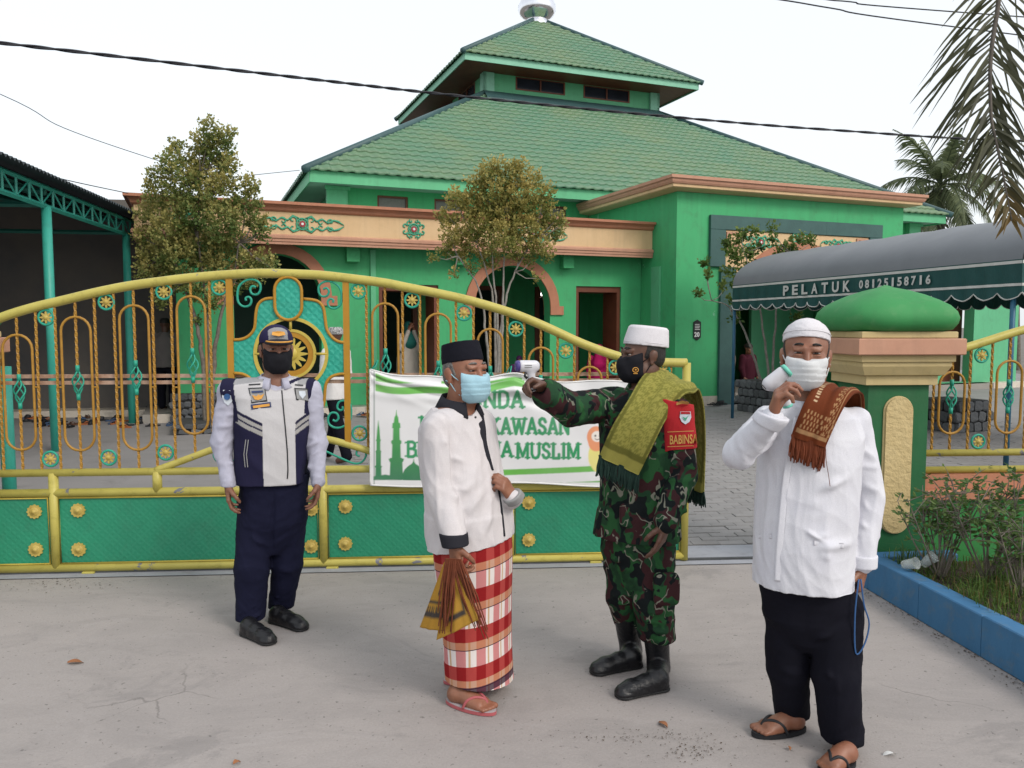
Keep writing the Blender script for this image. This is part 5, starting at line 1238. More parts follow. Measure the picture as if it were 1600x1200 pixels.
def hair(root, fr, mat, sc=1., ztop=.075, zlow=-.05, front=.025, g=1.045):
    S = Solid(); S.ell(np.array((0, -.012, .030)) * sc, np.array((.0775 * g, .097 * g, .085 * g)) * sc, fr, 0); S.ell(np.array((0, -.05, -.02)) * sc, np.array((.066, .052, .05)) * sc, fr, .03); A = fr[1]
    S.half(fp(fr, (0, front, 0), sc), A @ np.array((0, 1., .35))); S.half(fp(fr, (0, 0, zlow), sc), A @ np.array((0, .25, -1.)))
    return solid_obj('hair', S, .0045, mat, root, [(180, .0012, 2)])
def base_body(S, fr, sc, neck, rows, yaw, arms, legs):
    head(S, fr, sc); S.cone(fp(fr, (0, -.02, -.06), sc), neck, .056 * sc, .060 * sc, .03)
    S.cone(fp(fr, (0, .02, -.09), sc), np3(neck) + (0, 0, .0), .035, .045, .03)
    rb_ = sorted(rows)[2:]; S.loft([(z, cx, cy, rx * (.84 if i else .66), ry * (.80 if i else .6)) for i, (z, cx, cy, rx, ry) in enumerate(rb_)], yaw, .04)
    for sh, el, wr in arms:
        S.cone(np3(neck) - (0, 0, .05), sh, .05, .042, .03); S.cone(sh, el, .043, .036, .02); S.cone(el, wr, .036, .025, .015)
    for hp, kn, an in legs: S.cone(hp, kn, .078, .052, .03); S.cone(kn, an, .05, .034, .02)
def Q(Y): return lambda px, py, dy=0.: np3(at(px, py, Y + dy))
def shoe(root, heel, toe, ank, w=.044, mat='leather_black', name='shoe', hgt=.0, h=.0048, top=None):
    S = Solid(); heel, toe = np3(heel), np3(toe); d = toe - heel; ln = np.linalg.norm(d); d /= ln; s = np.array((-d[1], d[0], 0)); up = np.array((0, 0, 1.))
    p = lambda t, z: heel + d * t * ln + up * z
    S.cone(p(.14, .045), p(.45, .045), .040, .040, .02); S.cone(p(.45, .040), p(.72, .032), .040, .042, .02); S.cone(p(.72, .034), p(.88, .030), .042, .036, .02, (up, .8)); S.cone(p(.12, .02), p(.86, .02), .040, .045, .01, (up, .5))
    S.cone(p(.2, .06), np3(ank), .042, .040, .02)
    if hgt: tv_ = np3(top) - np3(ank); S.cone(np3(ank), np3(ank) + tv_ / np.linalg.norm(tv_) * hgt, .054, .062, .02); S.cone(p(.2, .06), np3(ank), .046, .050, .02)
    S.half((0, 0, .004), (0, 0, -1)); o = solid_obj(name, S, h, mat, root, [(90, .0012, 5)])
    S = Solid(); S.cone(p(.12, .008), p(.5, .008), .042, .040, .01, (up, .35)); S.cone(p(.5, .008), p(.85, .008), .040, .047, .01, (up, .35)); S.half((0, 0, .0015), (0, 0, -1)); S.half((0, 0, .020), (0, 0, 1)); solid_obj('sole', S, .005, 'black_rubber', o)
    for k in range(4):
        t = .42 + k * .075; c = p(t, .084 - k * .010); mb = MB(); mb.tube([Vector(c - s * .020 - up * .006), Vector(c + up * .003), Vector(c + s * .020 - up * .006)], .0032, 5); mb.build('lace', 'black_rubber', o, world=True)
    if hgt:
        for k in range(5):
            c = np3(ank) + d * .060 + up * (.005 + k * .026); mb = MB(); mb.tube([Vector(c - s * .024 - d * .012), Vector(c + d * .003), Vector(c + s * .024 - d * .012)], .0034, 5); mb.build('lace', 'black_rubber', o, world=True)
    return o
def foot(S, heel, toe, ank, side):
    heel, toe = np3(heel), np3(toe); d = toe - heel; ln = np.linalg.norm(d); d /= ln; s = np.array((-d[1], d[0], 0)) * side; up = np.array((0, 0, 1.)); p = lambda t, z, w=0: heel + d * t * ln + up * z + s * w
    S.cone(ank, p(.2, .055), .034, .036, .02); S.cone(p(.14, .045), p(.5, .045), .030, .030, .02); S.cone(p(.4, .06), p(.68, .036), .028, .026, .02); S.cone(p(.5, .036, -.012), p(.72, .03, -.02), .026, .022, .02); S.cone(p(.5, .036, .012), p(.74, .032, .022), .026, .024, .02)
    for w0, L_, r in ((.028, .95, .013), (.010, .955, .0095), (-.005, .93, .009), (-.020, .90, .0088), (-.033, .86, .0085)): S.cone(p(.72, .030, w0), p(L_, .026, w0 * 1.1), r * 1.1, r, .006)
def sandal(root, heel, toe, side, sole, strap, label=None):
    heel, toe = np3(heel), np3(toe); d = toe - heel; ln = np.linalg.norm(d); d /= ln; s = np.array((-d[1], d[0], 0)) * side; up = np.array((0, 0, 1.)); p = lambda t, z, w=0: Vector(heel + d * t * ln + up * z + s * w)
    mb = MB(); lo = []
    for i in range(40):
        a = 2 * PI * i / 40; t = .5 - .54 * math.cos(a); w = (.040 + .010 * t) * math.sin(a); lo.append((t, w))
    mb.ext([lo], .014, lambda u, v, w: p(u, .003 + w, v)); so = mb.build('sandal', strap, root, world=True)
    mb = MB(); mb.ext([[(.5 + (t - .5) * .985, w * .97) for t, w in lo]], .004, lambda u, v, w: p(u, .0172 + w, v)); mb.build('footbed', sole, so, world=True)
    for sg in (-1, 1):
        mb = MB(); mb.tube(catmull([p(.82, .022, .012), p(.80, .050, .012), p(.66, .066, sg * .018 + .004), p(.52, .052, sg * .036), p(.44, .016, sg * .043)], 4), .0065, 6); mb.build('strap', strap, so, world=True)
def buttons(root, pts, mat='black_plate', r=.005):
    for p in pts: mb = MB(); mb.lathe([(0, -.003), (r, -.002), (r, .002), (0, .003)], Vector(p), 8, Matrix(((1, 0, 0), (0, 0, -1), (0, 1, 0)))); wpart(mb, 'button', mat, root)
def collar(root, neck, fr_yaw, mat, r=.072, h=.05, tilt=0., open_=.5, name='collar', thick=.006, flare=.016):
    """folded collar band round the neck, open at the front"""
    mb = MB(); V = []; n = 28; c = Vector(neck); f = Vector((math.sin(fr_yaw), -math.cos(fr_yaw), 0)); s = Vector((math.cos(fr_yaw), math.sin(fr_yaw), 0))
    for i in range(n + 1):
        a = open_ + (2 * PI - 2 * open_) * i / n; d = f * math.cos(a) + s * math.sin(a); low = .5 - .5 * math.cos(a - PI)    # 0 at back, 1 at front
        drop = low * tilt
        for rr, z in ((r, -.01), (r + .002, h), (r + .008, h + .002), (r + flare + .012, -.004 - .012 * low), (r + flare, -.012 - .012 * low)): V.append(c + d * rr + Vector((0, 0, z - drop)))
    mb.add(V, [(i * 5 + k, i * 5 + 5 + k, i * 5 + 6 + k, i * 5 + 1 + k) for i in range(n) for k in range(4)] + [(0, 1, 2, 3, 4), tuple(n * 5 + k for k in range(5))], True); return wpart(mb, name, mat, root)
def flatpatch(name, pts, mat, root, t=.003):
    """thin patch through world points (fan, thickness towards the camera)"""
    mb = MB(); n = len(pts); c = sum((Vector(p) for p in pts), Vector()) / n; V = [Vector(p) for p in pts] + [c]; V2 = [v + Vector((0, -t, 0)) for v in V]
    mb.add(V + V2, [(n + 1 + i, n + 1 + (i + 1) % n, 2 * n + 1) for i in range(n)] + [(i, (i + 1) % n, n + 1 + (i + 1) % n, n + 1 + i) for i in range(n)]); return wpart(mb, name, mat, root)
BOD = .0056
# ------------------------------------------------------------------ A: traffic officer
def officer():
    root = person('person', 'officer in navy and grey reflective vest, peaked cap and black mask', 425, 992); q = Q(4.28); yaw = R(17); n_ = q(431, 596); fr = fr_(q(432, 547), R(24), R(-3))
    z = lambda py: q(425, py)[2]; x = lambda px: q(px, 650)[0]; cy = 4.28
    rows = [(z(764), x(427), cy, .195, .135), (z(752), x(427), cy, .195, .135), (z(730), x(427), cy, .196, .137), (z(690), x(427), cy, .192, .138), (z(650), x(426), cy, .192, .132), (z(620), x(424), cy, .19, .118), (z(600), x(423), cy + .01, .17, .095), (z(590), x(425), cy + .015, .12, .075)]
    aL = (q(358, 612, -.06), q(347, 690, -.07), q(357, 757, -.12)); aR = (q(484, 612, .06), q(494, 690, .05), q(497, 752, -.02))
    lL = (q(396, 785), q(394, 885, -.04), q(391, 970, -.03)); lR = (q(454, 785, .03), q(449, 880, .08), q(438, 955, .15))
    S = Solid(); base_body(S, fr, 1., n_, rows, yaw, (aL, aR), (lL, lR))
    S.loft([(z(800), x(425), cy, .12, .08), (z(745), x(426), cy, .13, .085)], yaw, .04)
    hand(S, aL[2], (.02, -.12, -1), (.9, .35, 0), (.35, -.9, 0), (.35, .5, .4), .98); hand(S, aR[2], (-.06, -.10, -1), (-.85, -.3, 0), (-.2, -.95, 0), (.35, .5, .4), .98)
    for a in (lL[2], lR[2]): S.cone(a, a - (0, 0, .05), .034, .034, .02)
    solid_obj('body', S, BOD, 'skin_a', root); face_bits(root, fr, open_=.8)
    # shirt sleeves and collar
    S = Solid(); S.loft([(z(700), x(426), cy, .17, .11), (z(620), x(424), cy, .18, .108), (z(598), x(424), cy + .012, .155, .085), (z(588), x(428), cy + .01, .09, .07)], yaw, .03)
    for a, r3 in ((aL, .041), (aR, .041)):
        S.cone(np3(n_) - (0, 0, .06), a[0], .058, .060, .03); S.cone(a[0], a[1], .064, .058, .03); S.cone(a[1], a[2], .056, r3, .03); S.cone(a[2] + (0, 0, .02), a[2] - (0, 0, .004), .040, .039, .004)
    sg = [(q(340, 640 + 14 * k, -.13), q(372, 632 + 16 * k, -.12), .006, .012) for k in range(7)] + [(q(478, 640 + 15 * k, -.02), q(500, 634 + 15 * k, -.02), .006, .012) for k in range(7)]
    S.half(q(357, 757, -.12) - (0, 0, .012), (-.05, 0, -1)); shr = solid_obj('shirt', S, .006, 'lilac_shirt', root, [(24, .007, 4, 5, (1, 1, .7)), (44, .004, 6, 4)], sg); ss = surfer(shr, 4.15)
    collar(root, Vector(n_) + Vector((.0, -.008, .012)), R(20), 'lilac_shirt', .068, .036, .03, .40, flare=.034)
    # vest
    S = Solid(); S.loft([(zz, cx, c_, rx + .014, ry + .014) for zz, cx, c_, rx, ry in rows], yaw, .02, 2.4)
    for a in (aL, aR): S.cone(np3(n_) - (0, 0, .055), a[0] + (0, 0, .006), .062, .070, .03)
    for a, sx in ((aL, -1), (aR, 1)):
        S.half(a[0] + (sx * .030, 0, .03), (sx * 1., .0, -.10))
    S.ell(np3(n_) + (math.sin(yaw) * .1, -.11, .0), (.052, .07, .045), None, .01, 's'); S.ell(np3(n_) + (0, 0, .03), (.066, .075, .05), None, .01, 's')
    navy = np.array((.016, .015, .042)); gry = np.array((.33, .32, .31)); wht = np.array((.50, .49, .50)); lg = np.array((.30, .30, .31))
    def vc(V):
        px = 425 + (V[:, 0] - x(425)) * F / 4.15; py = 510 + (CH - V[:, 2]) * F / 4.15; c = np.tile(wht, (len(V), 1))
        left = px < 447; u = np.abs(px - 447)
        # side panels with slanted reflective bands
        pan = np.where(left, px < 424, px > 470); t = np.where(left, (424 - px) / 42., (px - 470) / 18.); yb = np.where(left, 661 - 20 * t, 661 - 15 * t); d = py - yb
        c[pan & (d > 0)] = navy; c[pan & (d > 5) & (d < 21)] = gry; c[pan & (np.abs(d - 12.5) < 1.4)] = navy
        c[pan & (py > 735)] = navy
        sh = (py < 604 + np.where(left, (px - 360) * -.12, (480 - px) * -.1)) & (py > 560); c[sh & (u > 22)] = lg
        arm = np.where(left, (px < 374 + np.clip((py - 590) * .16, 0, 10)) & (py < 660), (px > 481) & (py < 650)); c[arm] = navy; c[(py < 590) & (u > 30)] = navy
        nk = np.abs(py - (592 + 14 * (1 - np.clip(u / 26, 0, 1)))) < 3; c[nk & (u < 28)] = navy
        return c
    S.half(np.array((x(427), cy, z(752))), (0, 0, -1)); v = solid_obj('vest', S, .0048, 'vest_cloth', root, [(22, .004, 9, 4)], [(q(380, 700, -.15), q(420, 745, -.15), .005, .02), (q(470, 690, -.15), q(455, 745, -.15), -.005, .015)], vc)
    vy = surfer(v, 4.1)
    zp = MB(); zp.tube([vy(np.interp(py, (606, 640, 670, 705, 735, 748), (440, 443, 446, 449, 450, 449)), py, .002) for py in range(610, 749, 6)], .0035, 5); wpart(zp, 'zip', 'black_plate', root)
    def pat(name, pts, mat, parent=root, d=.003): return flatpatch(name, [vy(a, b, d) for a, b in pts], mat, parent, .002)
    p1 = pat('chest_patch', ((388, 606), (414, 605), (418, 627), (393, 630)), 'black_plate'); pat('patch_field', ((390, 608), (413, 607), (416, 625), (394, 628)), 'grey_patch', root, .0062)
    pat('wing_emblem', ((394, 617), (400, 620), (404, 616), (408, 619), (413, 615), (409, 623), (404, 625), (398, 624)), 'gold_print', root, .009); pat('print_line', ((393, 611), (411, 610), (411, 613), (394, 614)), 'patch_line', root, .009)
    pat('name_strip', ((392, 632), (423, 628), (424, 636), (393, 640)), 'patch_line'); pat('name_print', ((395, 634), (421, 630.5), (421.5, 634.5), (396, 638)), 'gold_print', root, .0062)
    pat('chest_patch', ((460, 606), (481, 607), (484, 628), (463, 625)), 'black_plate'); pat('patch_field', ((462, 608), (480, 609), (482, 626), (464, 623)), 'grey_patch', root, .0062); pat('shield_emblem', ((467, 611), (477, 611), (478, 617), (473, 623), (468, 617)), 'badge_white', root, .009)
    pat('pocket_slit', ((389, 600), (407, 599), (407, 601), (389, 602)), 'black_plate', root, .003); pat('pocket_slit', ((461, 600), (474, 601), (474, 603), (461, 602)), 'black_plate', root, .003)
    for dx in (0, 4): 
        zz = MB(); zz.tube([vy(384 + dx, 687, .004), vy(381 + dx, 710, .004), vy(383 + dx, 730, .004)], .0025, 4); wpart(zz, 'pocket_zip', 'grey_patch', root)
    b0 = [ss(349 + a, 609 + b, .002) for a, b in ((0, 0), (11, 1), (15, 8), (14, 18), (8, 25), (2, 20), (-2, 10))]; flatpatch('sleeve_badge', b0, 'badge_white', root, .004); flatpatch('badge_disc', [ss(355 + 5 * math.cos(t), 620 + 5 * math.sin(t), .008) for t in [i * PI / 6 for i in range(12)]], 'badge_blue', root, .003)
    # trousers, belt, shoes
    S = Solid(); S.loft([(z(866), x(422), cy, .04, .05), (z(848), x(423), cy, .11, .08), (z(815), x(425), cy, .172, .112), (z(740), x(427), cy, .19, .125)], yaw, .03, 2.3)
    S.chain([lL[0], lL[1], lL[2] - (0, 0, .02)], [.092, .094, .082], .02); S.chain([lR[0], lR[1], lR[2] - (0, 0, .02)], [.094, .090, .068], .02); S.half(np.array((0, 0, .055)), (0, 0, -1))
    cr = [(q(380, 955 + 8 * k, -.1), q(412, 950 + 9 * k, -.1), .007, .010) for k in range(3)] + [(q(425, 935 + 9 * k, .04), q(455, 938 + 8 * k, .05), .006, .01) for k in range(3)] + [(q(430, 760, -.13), q(421, 885, -.08), -.007, .011), (q(423, 862, -.1), q(385, 830, -.1), .008, .013), (q(424, 862, -.1), q(465, 825, -.08), .008, .013), (q(372, 890, -.1), q(412, 905, -.1), .006, .014), (q(430, 885, -.02), q(470, 900, .0), .006, .014)] + [(q(392, 800, -.13), q(390, 960, -.1), .006, .008), (q(448, 800, -.1), q(445, 930, .02), .006, .008)]
    solid_obj('trousers', S, .0068, 'navy_cloth', root, [(18, .007, 12, 5, (1, 1, .6)), (40, .004, 14, 4, (1, 1, .8))], cr)
    shoe(root, gnd(381, 990), gnd(426, 1008), q(392, 968, -.03)); shoe(root, gnd(424, 970), gnd(478, 986), q(437, 957, .15))
    hair(root, fr, 'hair_black'); mask(root, fr, 'mask_black', loops=True)
    # peaked cap
    S = Solid(); S.ell((0, -.010, .052), (.089, .106, .086), fr, 0); S.half(fp(fr, (0, 0, .038)), fr[1] @ np.array((0, .12, -1.)))
    def cc(V):
        l = (V - fr[0]) @ fr[1]; c = np.tile(np.array((.022, .02, .06)), (len(V), 1)); c[(l[:, 1] > .045) & (np.abs(l[:, 0]) < .05)] = (.26, .26, .27); return c
    cap = solid_obj('cap', S, .0045, 'vest_cloth', root, None, None, cc)
    S = Solid(); S.ell((0, .092, .046), (.074, .070, .020), fr, 0); S.half(fp(fr, (0, .06, 0)), fr[1] @ np.array((0, -1., 0))); S.ell((0, .085, .032), (.072, .066, .022), fr, .004, 's')
    pk = solid_obj('peak', S, .004, 'charcoal', cap)
    mb = MB(); mb.tube([Vector(fp(fr, (.070 * math.sin(a), .088 + .070 * math.cos(a), .057 - .004 * math.cos(a)))) for a in np.linspace(-1.25, 1.25, 15)], .0045, 5); wpart(mb, 'peak_braid', 'gold_print', pk)
    flatpatch('cap_emblem', [fp(fr, p) for p in ((-.035, .098, .088), (0, .107, .082), (.035, .098, .088), (.03, .088, .104), (0, .096, .108), (-.03, .088, .104))], 'gold_print', cap, .004)
officer()
# ------------------------------------------------------------------ B: elderly man in sarong
def elder():
    root = person('person', 'elderly man in black cap, blue mask, white shirt and red checked sarong', 740, 1100); q = Q(3.46); yaw = R(52); n_ = q(719, 630, .0); fr = fr_(q(727, 584), R(42), R(3)); sc = 1.03
    z = lambda py: q(740, py)[2]; x = lambda px: q(px, 700)[0]; cy = 3.46
    rows = [(z(880), x(738), cy, .20, .150), (z(852), x(737), cy, .20, .150), (z(800), x(732), cy, .20, .152), (z(760), x(727), cy, .195, .145), (z(700), x(716), cy, .192, .130), (z(668), x(712), cy, .188, .118), (z(648), x(712), cy, .16, .098), (z(635), x(714), cy, .11, .078)]
    aN = (q(684, 668, -.13), q(690, 768, -.17), q(710, 850, -.24)); aF = (q(752, 662, .13), q(772, 790, .16), q(801, 778, -.06))
    lN = (q(733, 880, -.06), q(735, 990, -.07), q(716, 1078, -.08)); lF = (q(745, 880, .06), q(748, 985, .08), q(716, 1050, .12))
    S = Solid(); base_body(S, fr, sc, n_, rows, yaw, (aN, aF), (lN, lF)); S.loft([(z(930), x(738), cy, .14, .11), (z(845), x(736), cy, .16, .12)], yaw, .04)
    hand(S, aN[2], (.10, -.10, -1), (.75, .6, 0), (.65, -.7, .1), (.75, .95, .5), .98, .5); hand(S, aF[2], (-.45, -.35, .80), (-.75, .55, -.3), (.1, .9, .4), (.7, .95, .6), .98, .5)
    hN, tN, hF, tF = gnd(700, 1098), gnd(772, 1117), gnd(696, 1068), gnd(776, 1066); foot(S, hN, tN, lN[2], 1); foot(S, hF, tF, lF[2], -1)
    solid_obj('body', S, BOD, 'skin_b', root); face_bits(root, fr, sc, 'hair_grey', .42)
    # shirt
    S = Solid(); S.loft([(zz, cx, c_, rx + .012, ry + .012) for zz, cx, c_, rx, ry in rows], yaw, .02, 2.2); S.loft([(z(880), x(737), cy, .214, .166), (z(800), x(732), cy, .208, .160)], yaw, .02)
    S.cone(np3(n_) - (0, 0, .06), aN[0], .062, .068, .03); S.cone(np3(n_) - (0, 0, .06), aF[0], .062, .064, .03); S.chain([aN[0], aN[1], aN[2] + (0, 0, .035)], [.076, .068, .056], .008); S.chain([aF[0], aF[1], aF[2]], [.066, .058, .042], .012)
    S.half(np3(aN[2]) + (0, 0, -.0), (.1, -.1, -1)) if False else None
    S.half(q(737, 846), (.12, 0, -1)); S.ell(np3(n_) + (.03, -.06, .0), (.05, .07, .04), None, .01, 's')
    sg = [(q(690, 690 + 22 * k, -.2), q(720, 705 + 20 * k, -.19), .007, .013) for k in range(7)] + [(q(712, 660, -.18), q(716, 830, -.19), -.010, .012), (q(775, 745, -.15), q(730, 800, -.19), .009, .018), (q(780, 755, -.14), q(735, 830, -.19), .009, .016), (q(772, 735, -.16), q(725, 760, -.19), .008, .016), (q(740, 660, -.17), q(725, 740, -.19), .006, .016), (q(675, 665, -.22), q(684, 835, -.26), .005, .014), (q(785, 790, -.12), q(745, 840, -.17), .007, .014)]
    sh = solid_obj('shirt', S, .0055, 'white_old', root, [(15, .009, 21, 5, (1, 1, .6)), (34, .0055, 23, 4, (1, 1, .7))], sg)
    S = Solid(); S.cone(aN[2] + (-.004, .004, .045), aN[2] + (.006, -.006, -.010), .060, .056, .004); S.half(aN[2] + (0, 0, -.008), (.1, -.05, -1)); S.half(aN[2] + (0, 0, .048), (.0, 0, 1)); solid_obj('cuff', S, .005, 'charcoal', root)
    S = Solid(); S.cone(aF[2] + (.012, .02, -.012), aF[2] + (-.006, -.01, .016), .047, .045, .004); S.half(aF[2] + (-.006, -.008, .014), (-.45, -.3, .8)); S.half(aF[2] + (.012, .016, -.016), (.45, .3, -.8)); solid_obj('cuff', S, .005, 'grey_patch', root)
    collar(root, Vector(n_) + Vector((-.002, 0, -.006)), R(48), 'charcoal', .072, .046, .034, .42, flare=.024)
    fy = surfer(sh, 3.3)
    ctr = [fy(748, 640), fy(753, 668), fy(757, 690), fy(762, 712), fy(770, 735)]; ribbon('placket', ctr, [Vector((.016, .010, 0))] * 2 + [Vector((.010, .007, 0))] * 2 + [Vector((.005, .003, 0))], 'charcoal', root, .004, 5, 6)
    ribbon('front_edge', [fy(779, 765), fy(784, 800), fy(788, 838)], [Vector((.005, .003, 0))] * 3, 'charcoal', root, .006, 6, 4)
    buttons(root, [fy(739, 640), fy(743, 652)])
    # sarong
    S = Solid(); srow = [(z(1066), x(749), cy, .172, .135), (z(1000), x(746), cy, .172, .135), (z(930), x(743), cy, .180, .142), (z(870), x(740), cy, .192, .150), (z(838), x(738), cy, .196, .152)]
    S.loft(srow, yaw, .02, 2.2); S.half(np.array((x(750), cy, z(1061))), (-.12, -.06, -1))
    def uvf(V):
        a = np.arctan2(V[:, 1] - cy, V[:, 0] - x(746)); return np.stack([(a + PI * .5) * .16, V[:, 2] - z(1063) + (V[:, 0] - x(750)) * -.10, a * 0], 1)
    sg = [(q(720 + 14 * k, 870, -.2), q(716 + 17 * k, 1050, -.2), .010 * (1 if k % 2 else -1), .016) for k in range(5)]; solid_obj('sarong', S, .0055, 'sarong_check', root, [(12, .008, 31, 4, (1, 1, .35))], sg, None, uvf)
    sandal(root, hN, tN, 1, 'sandal_grey', 'sandal_pink'); sandal(root, hF, tF, -1, 'sandal_grey', 'sandal_pink')
    hair(root, fr, 'hair_grey', sc); mask(root, fr, 'mask_blue', sc, -.004, .036, .05, pleats=True)
    cf = (fr[0] + fr[1] @ np.array((0, 0, .010)), fr[1] @ np.array(Matrix.Rotation(R(7), 3, 'X'))); S = Solid(); S.loft([(.040, 0, -.010, .083, .103), (.075, 0, -.012, .082, .102), (.128, 0, -.014, .074, .094)], 0, 0, 2.1, cf); solid_obj('songkok_cap', S, .0045, 'black_velvet', root, [(40, .001, 3)])
    # folded prayer mat in the hand: two flaps and a brown fringe
    mat_ = thing('prayer_mat', 'folded mustard prayer mat with brown fringe held by the elderly man', 'prayer mat', aN[2] - (0, 0, .12)); 
    def cflap(u, q_, Lm):
        y_ = np.array((.40, .215, .035)); b = np.array((.06, .05, .045))
        if .56 < u / Lm < .62 or .74 < u / Lm < .80: return b
        if .64 < u / Lm < .72 and abs((q_ * 4) % 1 - .5) < .16: return b
        if u / Lm < .5 and (abs(q_ - .1) < .12 and abs((u / .05) % 1 - .5) < .2): return b
        return y_
    def cflap2(u, q_, Lm):
        y_ = np.array((.42, .235, .04)); b = np.array((.06, .05, .045)); 
        return b if abs(q_ - .45) < .07 and u / Lm < .8 or .74 < u / Lm < .80 and q_ < .5 else y_
    Lp = lambda px, py, dy: Vector(q(px, py, dy))
    def quadflap(nm, tl_, tr_, bl_, br_, colf, th):
        tl_, tr_, bl_, br_ = [Lp(*p) for p in (tl_, tr_, bl_, br_)]; C_ = []; W_ = []
        for t in (0, .25, .5, .75, 1): a = tl_.lerp(bl_, t); b = tr_.lerp(br_, t); C_.append((a + b) / 2 + Vector((0, -.015 * math.sin(t * PI), 0))); W_.append((b - a) / 2)
        return ribbon(nm, C_, W_, 'print_cloth', mat_, th, 6, 16, colf, .004)
    quadflap('flap', (696, 878, -.27), (706, 876, -.29), (656, 980, -.24), (696, 986, -.33), cflap, .018); quadflap('flap', (703, 880, -.27), (716, 878, -.30), (682, 1000, -.28), (748, 968, -.34), cflap2, .02)
    M('fringe_brown', (.17, .045, .018), (.1, .025, .01), 30, .9)
    fringe('fringe', q(704, 875, -.335), Vector((.02, 0, 0)), (-.10, .0, -1), .28, 'fringe_brown', mat_, 20, .0034, 3, .014); fringe('fringe', q(714, 876, -.33), Vector((.018, 0, 0)), (.34, .0, -1), .32, 'fringe_brown', mat_, 24, .0034, 4, .016)
elder()
# ------------------------------------------------------------------ C: soldier
def gun(label, o, fwd, up, white, nose, mat_trim, sc=1., fl=1.):
    o, f, u = Vector(o), Vector(fwd).normalized(), Vector(up); u = (u - f * u.dot(f)).normalized(); t = thing('infrared_thermometer', label, 'thermometer', o); r = f.cross(u)
    P = lambda a, b, c=0: np3(o + f * a * sc * fl + u * b * sc + r * c * sc)
    S = Solid(); S.cone(P(.030, .006), P(-.045, .006), .030 * sc, .030 * sc, .01, (np3(r), .75)); S.cone(P(-.022, -.01), P(-.042, -.105), .021 * sc, .019 * sc, .015, (np3(r), .8)); S.half(P(.046, 0), np3(f)); b = solid_obj('casing', S, .004, white, t)
    mb = MB(); mb.tube([Vector(P(.0465, .006)), Vector(P(.064, .006))], [.030 * sc, .026 * sc], 14); wpart(mb, 'nozzle', nose, t)
    mb = MB(); mb.tube([Vector(P(.004, -.024)), Vector(P(.010, -.044)), Vector(P(-.004, -.056))], .007 * sc, 6); wpart(mb, 'trigger', mat_trim, t)
    mb = MB(); mb.tube([Vector(P(-.043, -.108)), Vector(P(-.046, -.116))], .021 * sc, 10); wpart(mb, 'battery_cap', mat_trim, t)
    mb = MB(); mb.tube([Vector(P(-.074, .010)), Vector(P(-.0765, .010))], .015 * sc, 12); wpart(mb, 'screen', 'black_plate', t)
    for k in range(2): mb = MB(); mb.tube([Vector(P(.02 - .0 * k, .012 - .010 * k, -.024)), Vector(P(-.022, .012 - .010 * k, -.024))], .0016, 4); wpart(mb, 'print_line', 'grey_patch', t)
    return t
